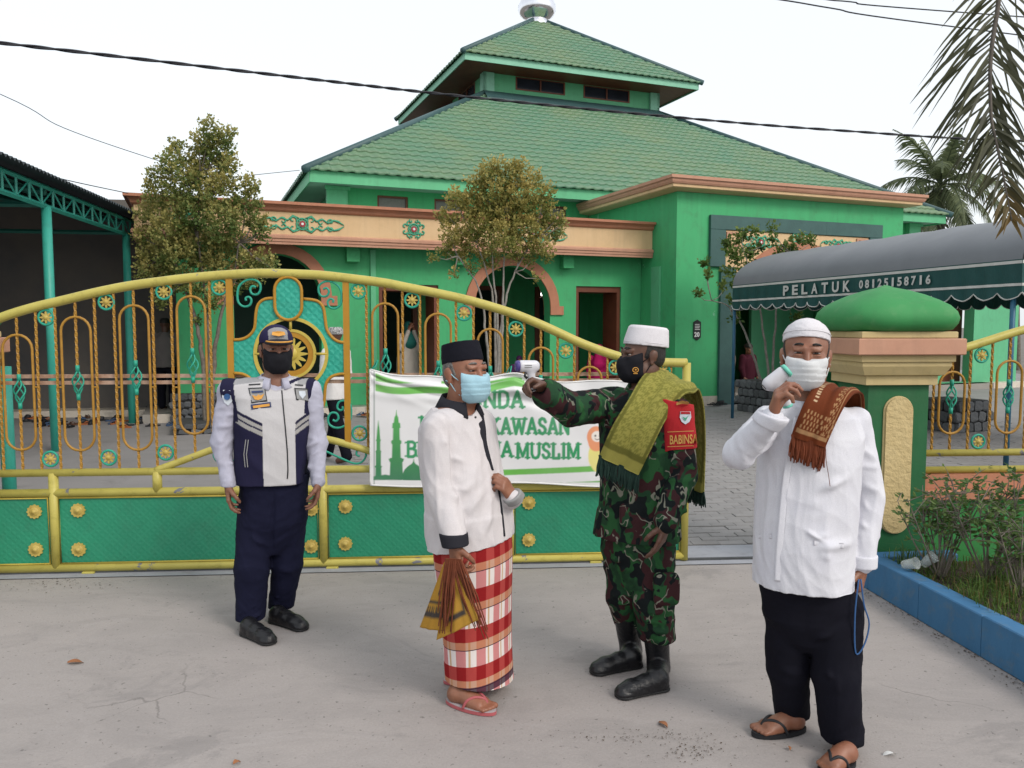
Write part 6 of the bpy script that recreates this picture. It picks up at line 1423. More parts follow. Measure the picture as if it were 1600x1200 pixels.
def soldier():
    root = person('person', 'soldier in camouflage uniform and white cap aiming a thermometer', 1000, 1072); q = Q(3.72); yaw = R(-36); n_ = q(1010, 604, .02); fr = fr_(q(1004, 556), R(-72), R(-3))
    z = lambda py: q(1000, py)[2]; x = lambda px: q(px, 700)[0]; cy = 3.72
    rows = [(z(835), x(996), cy, .190, .125), (z(780), x(998), cy, .182, .122), (z(740), x(1000), cy, .182, .122), (z(690), x(1001), cy, .192, .128), (z(645), x(1001), cy, .20, .122), (z(622), x(1003), cy, .175, .10), (z(608), x(1006), cy + .01, .12, .078)]
    aR = (q(950, 632, .08), q(893, 640, -.10), q(850, 606, -.25)); aL = (q(1056, 645, -.12), q(1066, 745, -.14), q(1041, 818, -.25))
    lR = (q(970, 860, .05), q(974, 930, .06), q(986, 1010, .14)); lL = (q(1023, 860, -.04), q(1022, 940, -.08), q(1029, 1035, -.02))
    S = Solid(); base_body(S, fr, 1., n_, rows, yaw, (aR, aL), (lR, lL)); S.loft([(z(880), x(996), cy, .12, .08), (z(800), x(997), cy, .13, .085)], yaw, .04)
    hand(S, aR[2], (-.75, -.45, .28), (.20, -.45, -.8), (-.3, -.2, .9), (.9, 1.1, .5), 1., .25); hand(S, aL[2], (-.32, -.15, -1), (-.8, .5, .1), (-.55, -.8, 0), (.25, .3, .25), 1.0, .2)
    solid_obj('body', S, BOD, 'skin_c', root); face_bits(root, fr, open_=.9)
    S = Solid(); S.loft([(zz, cx, c_, rx + .014, ry + .014) for zz, cx, c_, rx, ry in rows], yaw, .03, 2.2); S.loft([(z(838), x(996), cy, .214, .152), (z(800), x(998), cy, .20, .14)], yaw, .02)
    S.cone(np3(n_) - (0, 0, .06), aR[0], .062, .072, .03); S.cone(np3(n_) - (0, 0, .06), aL[0], .064, .075, .03)
    S.chain([aR[0], aR[1], aR[2] + (.012, .010, -.03)], [.086, .080, .066], .012); S.cone(aR[2] + (.03, .02, -.045), aR[2] + (.008, .006, -.03), .062, .060, .03); S.chain([aL[0], aL[1], aL[2] + (0, 0, .01)], [.082, .072, .058], .008)
    S.ell(np3(aR[2]) + (-.05, -.04, .02), (.058, .05, .055), None, .008, 's'); S.ell(np3(n_) + (-.02, -.04, .012), (.052, .062, .04), None, .01, 's'); S.half(np.array((0, cy, z(836))), (0, 0, -1)) if False else None
    sg = [(q(862 + 13 * k, 612 + 2 * k, -.3 + .03 * k), q(858 + 14 * k, 655, -.26 + .03 * k), .010 * (1 if k % 2 else -.7), .011) for k in range(7)] + [(q(1036, 715 + 14 * k, -.22), q(1080, 722 + 12 * k, -.2), .009, .012) for k in range(7)] + [(q(950, 690 + 25 * k, -.12), q(1020, 715 + 22 * k, -.2), .007, .016) for k in range(5)]
    solid_obj('jacket', S, .0058, 'camouflage', root, [(20, .008, 41, 5)], sg)
    collar(root, Vector(n_) + Vector((-.004, -.004, -.012)), R(-45), 'camouflage', .074, .04, .02, .5, flare=.03)
    # pockets on the jacket front
    for (a, b) in (((965, 770), (1003, 800)),):
        S = Solid(); S.ell((x(983), cy - .125, z(795)), (.06, .02, .055), (np.zeros(3), np.array(Matrix.Rotation(yaw, 3, 'Z'))) if False else None, 0, 'u', 5); solid_obj('pocket', S, .006, 'camouflage', root)
    # trousers bloused over boots
    S = Solid(); S.loft([(z(925), x(997), cy, .05, .05), (z(900), x(997), cy, .13, .085), (z(860), x(996), cy, .178, .115), (z(815), x(996), cy, .182, .122)], yaw, .03, 2.5)
    S.chain([lR[0], lR[1], lR[2] + (0, 0, .075)], [.092, .082, .074], .02); S.chain([lL[0], lL[1], lL[2] + (0, 0, .05)], [.098, .096, .090], .02); S.half(np.array((0, 0, .165)), (0, 0, -1), .02)
    sg = [(q(985, 960 + 12 * k, -.17), q(1052, 966 + 11 * k, -.16), .011, .011) for k in range(5)] + [(q(950, 935 + 12 * k, -.03), q(990, 930 + 12 * k, -.02), .010, .011) for k in range(5)] + [(q(945, 860 + 18 * k, -.04), q(985, 856 + 20 * k, -.08), .007, .014) for k in range(4)]
    solid_obj('trousers', S, .0068, 'camouflage', root, [(22, .009, 44, 5)], sg)
    S = Solid(); S.ell((x(1032) + .0, cy - .185, z(900)), (.060, .028, .075), None, 0, 'u', 5); solid_obj('cargo_pocket', S, .006, 'camouflage', root)
    shoe(root, gnd(1001, 1040), gnd(924, 1054), lR[2] - (0, 0, .02), name='boot', hgt=.22, top=lR[1]); shoe(root, gnd(1042, 1076), gnd(964, 1091), lL[2] - (0, 0, .02), name='boot', hgt=.22, top=lL[1])
    cf = (fr[0] + fr[1] @ np.array((0, 0, .012)), fr[1] @ np.array(Matrix.Rotation(R(9), 3, 'X'))); hair(root, fr, 'hair_black', 1., .075, -.04, .028, 1.05); mk = mask(root, fr, 'mask_black', 1., .004, .002)
    # gold emblem on the mask cheek, facing the camera side
    ec = fp(fr, (-.058, .070, -.058)); emb = [ec + np.array((.013 * math.cos(t), -.010, .011 * math.sin(t))) for t in [i * PI / 8 for i in range(16)]]
    mb = MB(); mb.tube([Vector(p) for p in emb], .0022, 5, closed=True); wpart(mb, 'mask_emblem', 'gold_print', root); mb = MB(); mb.box(tuple(ec + (-.010, -.012, -.018)), tuple(ec + (.010, -.010, -.0145))); wpart(mb, 'mask_print', 'gold_print', root); mb = MB(); mb.lathe([(0, -.002), (.005, 0), (0, .003)], Vector(ec + (0, -.012, .0)), 8, Matrix(((1, 0, 0), (0, 0, -1), (0, 1, 0)))); wpart(mb, 'mask_emblem', 'gold_print', root)
    S = Solid(); S.loft([(.036, 0, -.014, .088, .108), (.055, 0, -.014, .0875, .107), (.118, 0, -.018, .078, .096), (.128, 0, -.018, .068, .086)], 0, .0, 2.2, cf); cp = solid_obj('prayer_cap', S, .0045, 'white_cap', root)
    mb = MB(); mb.tube([Vector(fp(cf, (.0885 * math.cos(a), -.014 + .1085 * math.sin(a), .050))) for a in np.linspace(0, 2 * PI, 40)[:-1]], .0018, 5, closed=True); wpart(mb, 'stitched_band', 'white_cap', cp)
    # red armband on the left sleeve
    a0, a1 = np3(aL[0]), np3(aL[1]); ax = (a1 - a0) / np.linalg.norm(a1 - a0); S = Solid(); S.chain([a0 - ax * .06, a1], [.088, .080], 0); S.half(a0 + ax * .168, ax); S.half(a0 - ax * .055, -ax + np.array((.25, 0, 0))); ab = solid_obj('armband', S, .005, 'red_cloth', root, [(20, .008, 41, 5)])
    sa = surfer(ab, 3.5); V, Fc = textmesh('BABINSA', 1., .02); w = max(v.x for v in V); h_ = max(v.y for v in V); dense = MB()
    dense.add([sa(1046 + v.x / w * 44, 694 - v.y / h_ * 14 - (v.x / w) * 2, .004) for v in V], Fc); wpart(dense, 'lettering', 'thread_gold', ab)
    for yy in (675, 698): mb = MB(); mb.tube([sa(px, yy - (px - 1046) * .04, .001) for px in np.linspace(1043, 1084, 12)], .0016, 4); wpart(mb, 'stitch_line', 'thread_gold', ab)
    shp = [(-8, -9), (8, -9), (9, 0), (6, 7), (0, 11), (-6, 7), (-9, 0)]
    flatpatch('shield_badge', [sa(1071 + a, 652 + b, .003) for a, b in shp], 'badge_white', ab, .002); flatpatch('shield_top', [sa(1071 + a, 652 + b, .007) for a, b in ((-7, -8.5), (7, -8.5), (7.5, -5), (-7.5, -5))], 'red_cloth', ab, .001)
    flatpatch('shield_leaf', [sa(1071 + a, 652 + b, .007) for a, b in ((-5, -1), (0, 6), (5, -3), (1, 2))], 'orn_green', ab, .001); flatpatch('tab_strip', [sa(1066 + a, 628 + b, .003) for a, b in ((-9, 1), (0, -2), (10, 0), (10, 4), (0, 3), (-9, 5))], 'thread_gold', ab, .002)
    # prayer mat over the shoulder
    tw = thing('shoulder_mat', 'olive prayer mat with dark green fringe over the soldier shoulder', 'prayer mat', root.location); WM[tw] = WM[root].copy()
    P = lambda px, py, dy: Vector(q(px, py, dy))
    def tc(u, q_, Lm):
        t = u / Lm; b = np.array((.27, .25, .06)); d = np.array((.17, .165, .035)); nse = math.sin(u * 230 + math.sin(q_ * 23) * 2.5) * math.sin(q_ * 30 + math.sin(u * 80) * 2) + random.uniform(-.5, .5)
        if t < .045 or t > .965: return b
        if .045 < t < .075: return d * .7
        if abs(abs(q_) - .86) < .05: return d * .75
        return b if nse > -.1 else d
    ctr = [P(967, 727, -.165), P(988, 682, -.195), P(1010, 642, -.185), P(1036, 602, -.12), P(1056, 594, -.03), P(1076, 604, .07), P(1084, 640, .085), P(1086, 700, .09), P(1083, 765, .085)]
    wd = [Vector((.088, -.01, -.040)), Vector((.090, -.01, -.042)), Vector((.086, -.01, -.04)), Vector((.085, -.035, -.04)), Vector((.07, -.09, -.045)), Vector((.035, -.085, -.01)), Vector((.035, -.08, .0)), Vector((.035, -.08, 0)), Vector((.033, -.08, 0))]
    rb, C_, W_ = ribbon('cloth', ctr, wd, 'print_cloth', tw, .016, 22, 44, tc, .006); M('fringe_green', (.010, .035, .026), (.006, .02, .016), 30, .95)
    fringe('fringe', C_[0], W_[0], (-.08, -.05, -1), .085, 'fringe_green', tw, 90, .0045, 5, .012); fringe('fringe', C_[-1], W_[-1], (.0, 0, -1), .07, 'fringe_green', tw, 50, .0045, 6, .010)
    gun('white infrared thermometer with purple nozzle aimed by the soldier', q(823, 574, -.28), (-.93, -.28, .02), (.06, 0, 1), 'plastic_white', 'plastic_purple', 'black_plate', .86, .9)
soldier()
# ------------------------------------------------------------------ D: man in white on the right
def greeter():
    root = person('person', 'man in long white shirt, white cap and mask holding a thermometer to his face', 1268, 1178); q = Q(3.06); yaw = R(-14); n_ = q(1262, 628, .0); fr = fr_(q(1259, 557), R(-17), R(2), R(-2)); sc = 1.05
    z = lambda py: q(1262, py)[2]; x = lambda px: q(px, 750)[0]; cy = 3.06
    rows = [(z(935), x(1258), cy, .180, .150), (z(916), x(1258), cy, .180, .150), (z(850), x(1258), cy, .182, .156), (z(790), x(1260), cy, .182, .155), (z(720), x(1263), cy, .185, .142), (z(680), x(1264), cy, .188, .125), (z(650), x(1264), cy, .165, .10), (z(634), x(1263), cy + .01, .12, .078)]
    aR = (q(1200, 662, -.02), q(1154, 708, -.17), q(1208, 652, -.31)); aL = (q(1334, 660, .05), q(1358, 775, .04), q(1347, 884, -.02))
    lR = (q(1229, 950, .03), q(1232, 1045, .06), q(1239, 1132, .12)); lL = (q(1308, 950, -.02), q(1308, 1055, -.06), q(1317, 1180, -.08))
    S = Solid(); base_body(S, fr, sc, n_, rows, yaw, (aR, aL), (lR, lL)); S.loft([(z(970), x(1266), cy, .11, .07), (z(880), x(1262), cy, .12, .085)], yaw, .04)
    hand(S, aR[2], (.10, -.15, .95), (.85, -.25, .1), (.25, .6, .5), (.75, .9, .5), 1.02, .45); hand(S, aL[2], (-.10, -.10, -1), (-.8, .45, 0), (-.45, -.85, 0), (.9, 1.0, .6), 1.02, .5)
    hR, tR, hL, tL = gnd(1256, 1142), gnd(1178, 1151), gnd(1332, 1192), gnd(1284, 1212); foot(S, hR, tR, lR[2], -1); foot(S, hL, tL, lL[2], 1)
    solid_obj('body', S, .0052, 'skin_d', root); face_bits(root, fr, sc, open_=.55)
    S = Solid(); S.loft([(zz, cx, c_, rx + .013, ry + .013) for zz, cx, c_, rx, ry in rows], yaw, .03, 2.25)
    S.cone(np3(n_) - (0, 0, .06), aR[0], .06, .066, .03); S.cone(np3(n_) - (0, 0, .06), aL[0], .06, .068, .03); S.chain([aR[0], aR[1], aR[2]], [.066, .066, .047], .012); S.chain([aL[0], aL[1], aL[2] + (0, 0, .01)], [.072, .064, .052], .008)
    S.half(np3(aR[2]) + (0, -.005, .006), (.35, -.2, .95)) if False else None
    S.half(q(1258, 913), (-.03, 0, -1)); S.ell(np3(n_) + (-.012, -.075, .005), (.03, .06, .045), None, .01, 's')
    sg = [(q(1143 + 12 * k, 728 - 14 * k, -.24), q(1160 + 13 * k, 742 - 14 * k, -.22), .008, .011) for k in range(5)] + [(q(1275, 770 + 20 * k, -.17), q(1322, 745 + 24 * k, -.12), .008, .016) for k in range(6)] + [(q(1326, 690, -.03), q(1332, 905, -.06), -.012, .012), (q(1205, 740, -.13), q(1240, 720, -.17), .007, .014), (q(1210, 700, -.13), q(1250, 690, -.16), .007, .014), (q(1200, 780, -.13), q(1235, 860, -.17), .006, .016)] + [(q(1345, 700 + 30 * k, -.04), q(1372, 715 + 30 * k, -.02), .006, .013) for k in range(6)] + [(q(1262, 830, -.18), q(1320, 850, -.14), .007, .01)]
    sh = solid_obj('shirt', S, .0052, 'white_cotton', root, [(13, .010, 51, 5, (1, 1, .6)), (32, .0055, 52, 4, (1, 1, .7))], sg)
    fy = surfer(sh, 2.9)
    ribbon('placket', [fy(1247, 650), fy(1241, 680), fy(1235, 710), fy(1229, 745), fy(1225, 780), fy(1222, 815), fy(1219, 850), fy(1217, 880), fy(1216, 908)], [Vector((.013, -.003, 0))] * 9, 'white_cotton', root, .005, 6, 6)
    for a, b in ((1272, 1318), (1186, 1206)): ribbon('pocket_welt', [fy(a, 848 if a > 1200 else 838), fy(b, 853 if a > 1200 else 838)], [Vector((0, 0, .010))] * 2, 'white_cotton', root, .006, 8, 4)
    collar(root, Vector(n_) + Vector((0, -.004, -.006)), R(-16), 'white_cotton', .070, .034, .022, .22, flare=.004)
    S = Solid(); S.cone(aR[2] + (-.016, .02, -.022), aR[2] + (.004, -.004, .008), .053, .052, .004); S.half(aR[2] + (.004, -.002, .008), (.2, -.15, .95)); S.half(aR[2] + (-.018, .02, -.03), (-.4, .3, -.95)); solid_obj('cuff', S, .005, 'white_cotton', root)
    S = Solid(); S.cone(aL[2] + (.002, .004, .05), aL[2] + (0, 0, -.01), .056, .055, .004); S.half(aL[2] + (0, 0, -.004), (.0, 0, -1)); S.half(aL[2] + (0, 0, .045), (0, 0, 1)); solid_obj('cuff', S, .005, 'white_cotton', root)
    S = Solid(); S.loft([(z(1014), x(1267), cy, .03, .05), (z(1000), x(1267), cy, .10, .08), (z(965), x(1266), cy, .165, .112), (z(900), x(1263), cy, .180, .135)], yaw, .03, 2.3)
    S.chain([lR[0], lR[1], lR[2] + (0, 0, .01)], [.090, .085, .068], .012); S.chain([lL[0], lL[1], lL[2] + (0, 0, .01)], [.098, .095, .080], .012); S.half(np.array((0, 0, .045)), (0, 0, -1))
    solid_obj('trousers', S, .0068, 'black_cloth', root, [(14, .008, 55, 5, (1, 1, .5)), (36, .004, 56, 4, (1, 1, .8))], [(q(1215, 1112 + 9 * k, .0), q(1262, 1118 + 8 * k, .0), .008, .010) for k in range(4)] + [(q(1290, 1150 + 9 * k, -.17), q(1345, 1156 + 8 * k, -.17), .008, .010) for k in range(4)] + [(q(1268, 925, -.15), q(1267, 1040, -.1), -.007, .012), (q(1268, 1005, -.12), q(1215, 965, -.1), .008, .014), (q(1270, 1005, -.12), q(1335, 960, -.1), .008, .014), (q(1232, 960, -.1), q(1236, 1120, -.02), .006, .010), (q(1308, 960, -.14), q(1316, 1170, -.18), .006, .010), (q(1200, 1040, -.02), q(1255, 1060, -.03), .006, .016), (q(1278, 1050, -.15), q(1335, 1075, -.15), .006, .016)])
    mb = MB(); mb.tube(catmull([Vector(q(*p)) for p in ((1342, 905, -.12), (1336, 960, -.13), (1337, 1020, -.13), (1350, 1008, -.12), (1358, 975, -.11), (1350, 945, -.12), (1345, 905, -.12))], 5), .0032, 5); wpart(mb, 'drawstring', 'badge_blue', root)
    sandal(root, hR, tR, -1, 'sandal_black', 'sandal_black'); sandal(root, hL, tL, 1, 'sandal_black', 'sandal_black')
    cf = (fr[0] + fr[1] @ np.array((0, 0, .018)), fr[1] @ np.array(Matrix.Rotation(R(11), 3, 'X'))); hair(root, fr, 'hair_black', sc); mask(root, fr, 'mask_white', sc, -.008, .040, .056, pleats=True)
    S = Solid(); S.loft([(.040, 0, -.012, .088, .108), (.075, 0, -.014, .086, .106), (.100, 0, -.014, .072, .090), (.122, 0, -.014, .045, .056), (.134, 0, -.014, .012, .016)], 0, 0, 2.0, cf); cp = solid_obj('prayer_cap', S, .0045, 'white_cap', root, [(120, .0012, 7)])
    mb = MB(); mb.tube([Vector(fp(cf, (.0875 * math.cos(a), -.014 + .1072 * math.sin(a), .066), 1)) for a in np.linspace(0, 2 * PI, 40)[:-1]], .002, 5, closed=True); wpart(mb, 'stitched_band', 'white_cap', cp)
    gun('white infrared thermometer with mint trim held at the masked face', q(1216, 592, -.26), (.66, -.10, .56), (-.60, -.05, .68), 'plastic_white', 'plastic_mint', 'plastic_mint', .88, .85)
    tw = thing('shoulder_mat', 'rust brown patterned prayer mat over the white shirted man shoulder', 'prayer mat', root.location); WM[tw] = WM[root].copy(); P = lambda px, py, dy: Vector(q(px, py, dy))
    def tc(u, q_, Lm):
        t = u / Lm; b = np.array((.125, .030, .010)); c = np.array((.34, .19, .09))
        if .03 < t < .05 and abs(q_) < .9: return c
        if abs(q_ - .84) < .03 and t > .04: return c
        if .06 < t < .62 and .42 < q_ < .78: return c if math.sin(u * 210 + math.sin(q_ * 25) * 1.2) * math.sin(q_ * 42) > .12 else b
        if .06 < t < .16 and q_ > -.8: return c if math.sin(u * 170) * math.sin(q_ * 30) > .25 else b
        if abs(q_ + .55) < .10 and .2 < t < .6: return np.array((.5, .36, .22)) if (u / .016) % 1 < .5 else b
        return b
    ctr = [P(1263, 690, -.155), P(1275, 660, -.165), P(1288, 632, -.15), P(1301, 611, -.09), P(1314, 606, .0), P(1324, 616, .07), P(1328, 640, .10), P(1328, 700, .13)]
    wd = [Vector((.060, -.005, -.020)), Vector((.062, 0, -.026)), Vector((.060, -.01, -.026)), Vector((.050, -.04, -.02)), Vector((.034, -.06, -.01)), Vector((.035, -.065, .01)), Vector((.035, -.06, .01)), Vector((.035, -.06, .01))]
    rb, C_, W_ = ribbon('cloth', ctr, wd, 'print_cloth', tw, .014, 22, 48, tc, .005); M('fringe_rust', (.17, .04, .013), (.11, .026, .009), 30, .95); fringe('fringe', C_[0], W_[0], (-.1, -.02, -1), .085, 'fringe_rust', tw, 70, .004, 8, .010)
    mb = MB(); mb.tube(catmull([P(1290, 700, -.17), P(1291, 720, -.175), P(1295, 745, -.18), P(1297, 760, -.18)], 4), .0012, 4); mb.build('loose_thread', 'fringe_rust', tw, world=True)
greeter()
# ================================================================== trees and plants
def leaves_mesh(name, C, D, size, cols, mat='leaf', wid=.38, fold=.25, rs=5):
    """one folded leaf (two faces) per row"""
    r = np.random.default_rng(rs); n = len(C); D = D / (np.linalg.norm(D, axis=1)[:, None] + 1e-9); U = r.normal(size=(n, 3)); S_ = np.cross(D, U); S_ /= np.linalg.norm(S_, axis=1)[:, None] + 1e-9; Nn = np.cross(S_, D)
    sz = size * r.uniform(.7, 1.3, n)[:, None] if np.isscalar(size) else size[:, None]
    a = C; t = C + D * sz; m = C + D * sz * .5; l = m + S_ * sz * wid + Nn * sz * wid * fold; rr = m - S_ * sz * wid + Nn * sz * wid * fold
    V = np.stack([a, l, t, rr], 1).reshape(-1, 3); k = np.arange(n)[:, None] * 4; Fc = np.concatenate([k + np.array([[0, 1, 2]]), k + np.array([[0, 2, 3]])], 0)
    me = mesh(name, V, Fc, mat); colattr(me, np.repeat(np.concatenate([cols, np.ones((n, 1))], 1), 4, 0)); return me
def clumps(px_list, Y, dens, size, seed, cin, cout, depth=1., top=(), root=None, up=.6):
    r = np.random.default_rng(seed); Cs, Ds, Ks, Sz = [], [], [], []
    ymin = min(p[1] for p in px_list); ymax = max(p[1] for p in px_list)
    for (px, py, rp) in px_list:
        c = np.array(at(px, py, Y + r.uniform(-.5, .5) * rp / F * Y * 2 * depth)); R_ = rp / F * Y * .86; ct = r.uniform(-.25, .25)
        nsh = max(6, int(dens * (R_ / .3) ** 2 * .12))
        # little shoots, each a tuft of leaves
        v = r.normal(size=(nsh, 3)); v /= np.linalg.norm(v, axis=1)[:, None]; rad = R_ * r.uniform(.25, 1.2, nsh) ** .6
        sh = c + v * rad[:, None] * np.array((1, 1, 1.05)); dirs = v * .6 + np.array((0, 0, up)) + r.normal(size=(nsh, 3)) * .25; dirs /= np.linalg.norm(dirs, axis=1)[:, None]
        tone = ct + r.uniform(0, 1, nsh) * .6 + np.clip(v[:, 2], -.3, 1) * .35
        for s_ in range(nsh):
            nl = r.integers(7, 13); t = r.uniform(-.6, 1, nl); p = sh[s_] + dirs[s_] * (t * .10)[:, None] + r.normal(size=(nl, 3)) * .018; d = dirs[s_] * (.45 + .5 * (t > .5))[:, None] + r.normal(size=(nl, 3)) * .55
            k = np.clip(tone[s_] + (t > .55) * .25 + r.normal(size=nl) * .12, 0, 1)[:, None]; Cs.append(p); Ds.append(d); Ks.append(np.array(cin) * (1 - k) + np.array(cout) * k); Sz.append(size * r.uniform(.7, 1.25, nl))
    return np.concatenate(Cs), np.concatenate(Ds), np.concatenate(Ks), np.concatenate(Sz)
def tree(name, label, base, stems, px_list, Y, dens, size, seed, cin, cout, barkm='bark', extra=None, group=None, r0=.045, up=.6):
    root = thing(name, label, 'tree', base, 0, group); inv = WM[root].inverted(); rr = random.Random(seed)
    tr = MB()
    for pts in stems:
        P = catmull([Vector(at(*p)) if len(p) == 3 else Vector(p) for p in pts], 5); n = len(P); tr.tube([inv @ (p + Vector((rr.uniform(-.012, .012), rr.uniform(-.012, .012), 0))) for p in P], [r0 * (1 - .75 * i / (n - 1)) for i in range(n)], 7)
    tr.build('trunk', barkm, root)
    Cc, D, K, Sz = clumps(px_list, Y, dens, size, seed, cin, cout, up=up); Cc = Cc - np.array(base); o = obj('crown', leaves_mesh('crown', Cc, D, Sz, K, rs=seed), root)
    # twigs reaching the clumps
    tw = MB(); tips = [Vector(at(p[0], p[1], Y)) for p in px_list]; ends = [Vector(at(*s_[-1])) if len(s_[-1]) == 3 else Vector(s_[-1]) for s_ in stems]; mids = [Vector(at(*s_[-2])) for s_ in stems]
    for t in tips:
        e = min(mids + ends, key=lambda q: (q - t).length); mid_ = e.lerp(t, .5) + Vector((0, 0, -.05)); tw.tube([inv @ e, inv @ mid_, inv @ t], [r0 * .35, r0 * .25, r0 * .1], 5)
    tw.build('branches', barkm, root); return root
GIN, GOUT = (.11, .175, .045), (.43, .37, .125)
b1 = gnd(326, 672)
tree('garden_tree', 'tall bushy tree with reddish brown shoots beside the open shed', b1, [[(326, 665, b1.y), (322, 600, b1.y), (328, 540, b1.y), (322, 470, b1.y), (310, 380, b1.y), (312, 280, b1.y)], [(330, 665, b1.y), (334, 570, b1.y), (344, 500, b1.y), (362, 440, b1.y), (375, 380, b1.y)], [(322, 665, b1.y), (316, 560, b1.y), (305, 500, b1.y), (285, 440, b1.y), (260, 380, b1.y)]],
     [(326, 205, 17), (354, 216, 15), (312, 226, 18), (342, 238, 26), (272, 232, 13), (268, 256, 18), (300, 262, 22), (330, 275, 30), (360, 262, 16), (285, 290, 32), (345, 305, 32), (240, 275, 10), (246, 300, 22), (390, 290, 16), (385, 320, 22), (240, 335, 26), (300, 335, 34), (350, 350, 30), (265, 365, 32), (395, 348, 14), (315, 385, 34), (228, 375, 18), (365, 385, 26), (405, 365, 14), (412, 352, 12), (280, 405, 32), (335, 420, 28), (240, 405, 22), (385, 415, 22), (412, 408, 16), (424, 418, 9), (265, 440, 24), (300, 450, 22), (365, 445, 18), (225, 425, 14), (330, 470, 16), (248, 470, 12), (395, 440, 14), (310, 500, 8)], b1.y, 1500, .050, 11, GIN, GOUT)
b2 = gnd(775, 668)
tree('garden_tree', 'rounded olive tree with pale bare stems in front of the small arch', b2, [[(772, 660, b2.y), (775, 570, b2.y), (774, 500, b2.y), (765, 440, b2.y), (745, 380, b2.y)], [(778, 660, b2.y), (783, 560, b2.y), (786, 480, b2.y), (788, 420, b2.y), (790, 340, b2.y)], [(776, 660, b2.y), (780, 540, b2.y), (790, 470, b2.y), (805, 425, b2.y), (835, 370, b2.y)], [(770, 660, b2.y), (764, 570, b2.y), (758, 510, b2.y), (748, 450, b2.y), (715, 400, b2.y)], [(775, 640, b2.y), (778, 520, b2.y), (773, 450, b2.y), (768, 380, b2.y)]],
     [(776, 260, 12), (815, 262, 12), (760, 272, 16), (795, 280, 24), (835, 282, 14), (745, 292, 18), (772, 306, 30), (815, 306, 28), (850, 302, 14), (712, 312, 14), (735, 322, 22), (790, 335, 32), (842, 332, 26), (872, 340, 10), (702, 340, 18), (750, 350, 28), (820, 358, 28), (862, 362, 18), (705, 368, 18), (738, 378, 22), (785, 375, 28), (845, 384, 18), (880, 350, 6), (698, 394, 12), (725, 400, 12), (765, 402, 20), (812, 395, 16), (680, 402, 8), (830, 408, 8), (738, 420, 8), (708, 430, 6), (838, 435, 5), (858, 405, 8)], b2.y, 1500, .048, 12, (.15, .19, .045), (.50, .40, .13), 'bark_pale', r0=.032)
b3 = Vector((.326 * 15.2, 15.2, 0))
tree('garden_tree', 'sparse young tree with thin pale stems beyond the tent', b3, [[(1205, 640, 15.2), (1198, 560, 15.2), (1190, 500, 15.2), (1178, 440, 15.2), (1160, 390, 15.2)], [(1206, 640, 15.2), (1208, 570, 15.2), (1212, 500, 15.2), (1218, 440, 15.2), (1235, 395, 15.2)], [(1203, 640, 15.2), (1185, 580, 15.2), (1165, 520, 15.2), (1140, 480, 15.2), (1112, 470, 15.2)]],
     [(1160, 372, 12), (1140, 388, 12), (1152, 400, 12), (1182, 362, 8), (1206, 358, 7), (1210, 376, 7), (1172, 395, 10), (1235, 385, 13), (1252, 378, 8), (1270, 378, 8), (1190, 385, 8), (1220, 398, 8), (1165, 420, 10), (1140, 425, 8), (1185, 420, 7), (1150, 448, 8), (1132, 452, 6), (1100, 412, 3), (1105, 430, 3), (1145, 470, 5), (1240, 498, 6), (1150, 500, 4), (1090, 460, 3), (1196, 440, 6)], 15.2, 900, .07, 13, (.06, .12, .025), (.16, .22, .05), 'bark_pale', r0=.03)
# stone kerbs round the trees
def stone_box(label, c, w, h):
    t = thing('stone_planter', label, 'planter', c, MA, 'stone tree planters'); boxp('core', (-w / 2, -w / 2, 0), (w / 2, w / 2, h), 'mortar', t)
    sm_ = MB().box((-.5, -.5, -.5), (.5, .5, .5), None, .16).data('stone', 'stone_grey')
    for f_ in range(4):
        Rz = Matrix.Rotation(f_ * PI / 2, 4, 'Z'); nr = max(2, int(h / .14)); nc = max(2, int(w / .16))
        for j in range(nr):
            for i in range(nc + j % 2):
                o = obj('stone', sm_, t); o.matrix_local = Rz @ Matrix.Translation((-w / 2 + w * (i + .5 - .5 * (j % 2)) / nc, -w / 2 - .01, h * (j + .5) / nr)) @ Matrix.Rotation(random.uniform(-.25, .25), 4, 'Y') @ Matrix.Diagonal((w / nc * .93 * random.uniform(.85, 1.05), .09, h / nr * .92, 1))
    return t
stone_box('grey stone planter round the sparse tree beyond the tent', b3, .8, .62); stone_box('low grey stone planter round the bushy tree by the shed', b1, .9, .16); stone_box('grey stone planter round the rounded olive tree', b2, .8, .3); 
sp_ = at(1487, 640, 12.6); stone_box('dark stone planter under the tent behind the fence', (sp_.x, 12.6, 0), .7, .5)
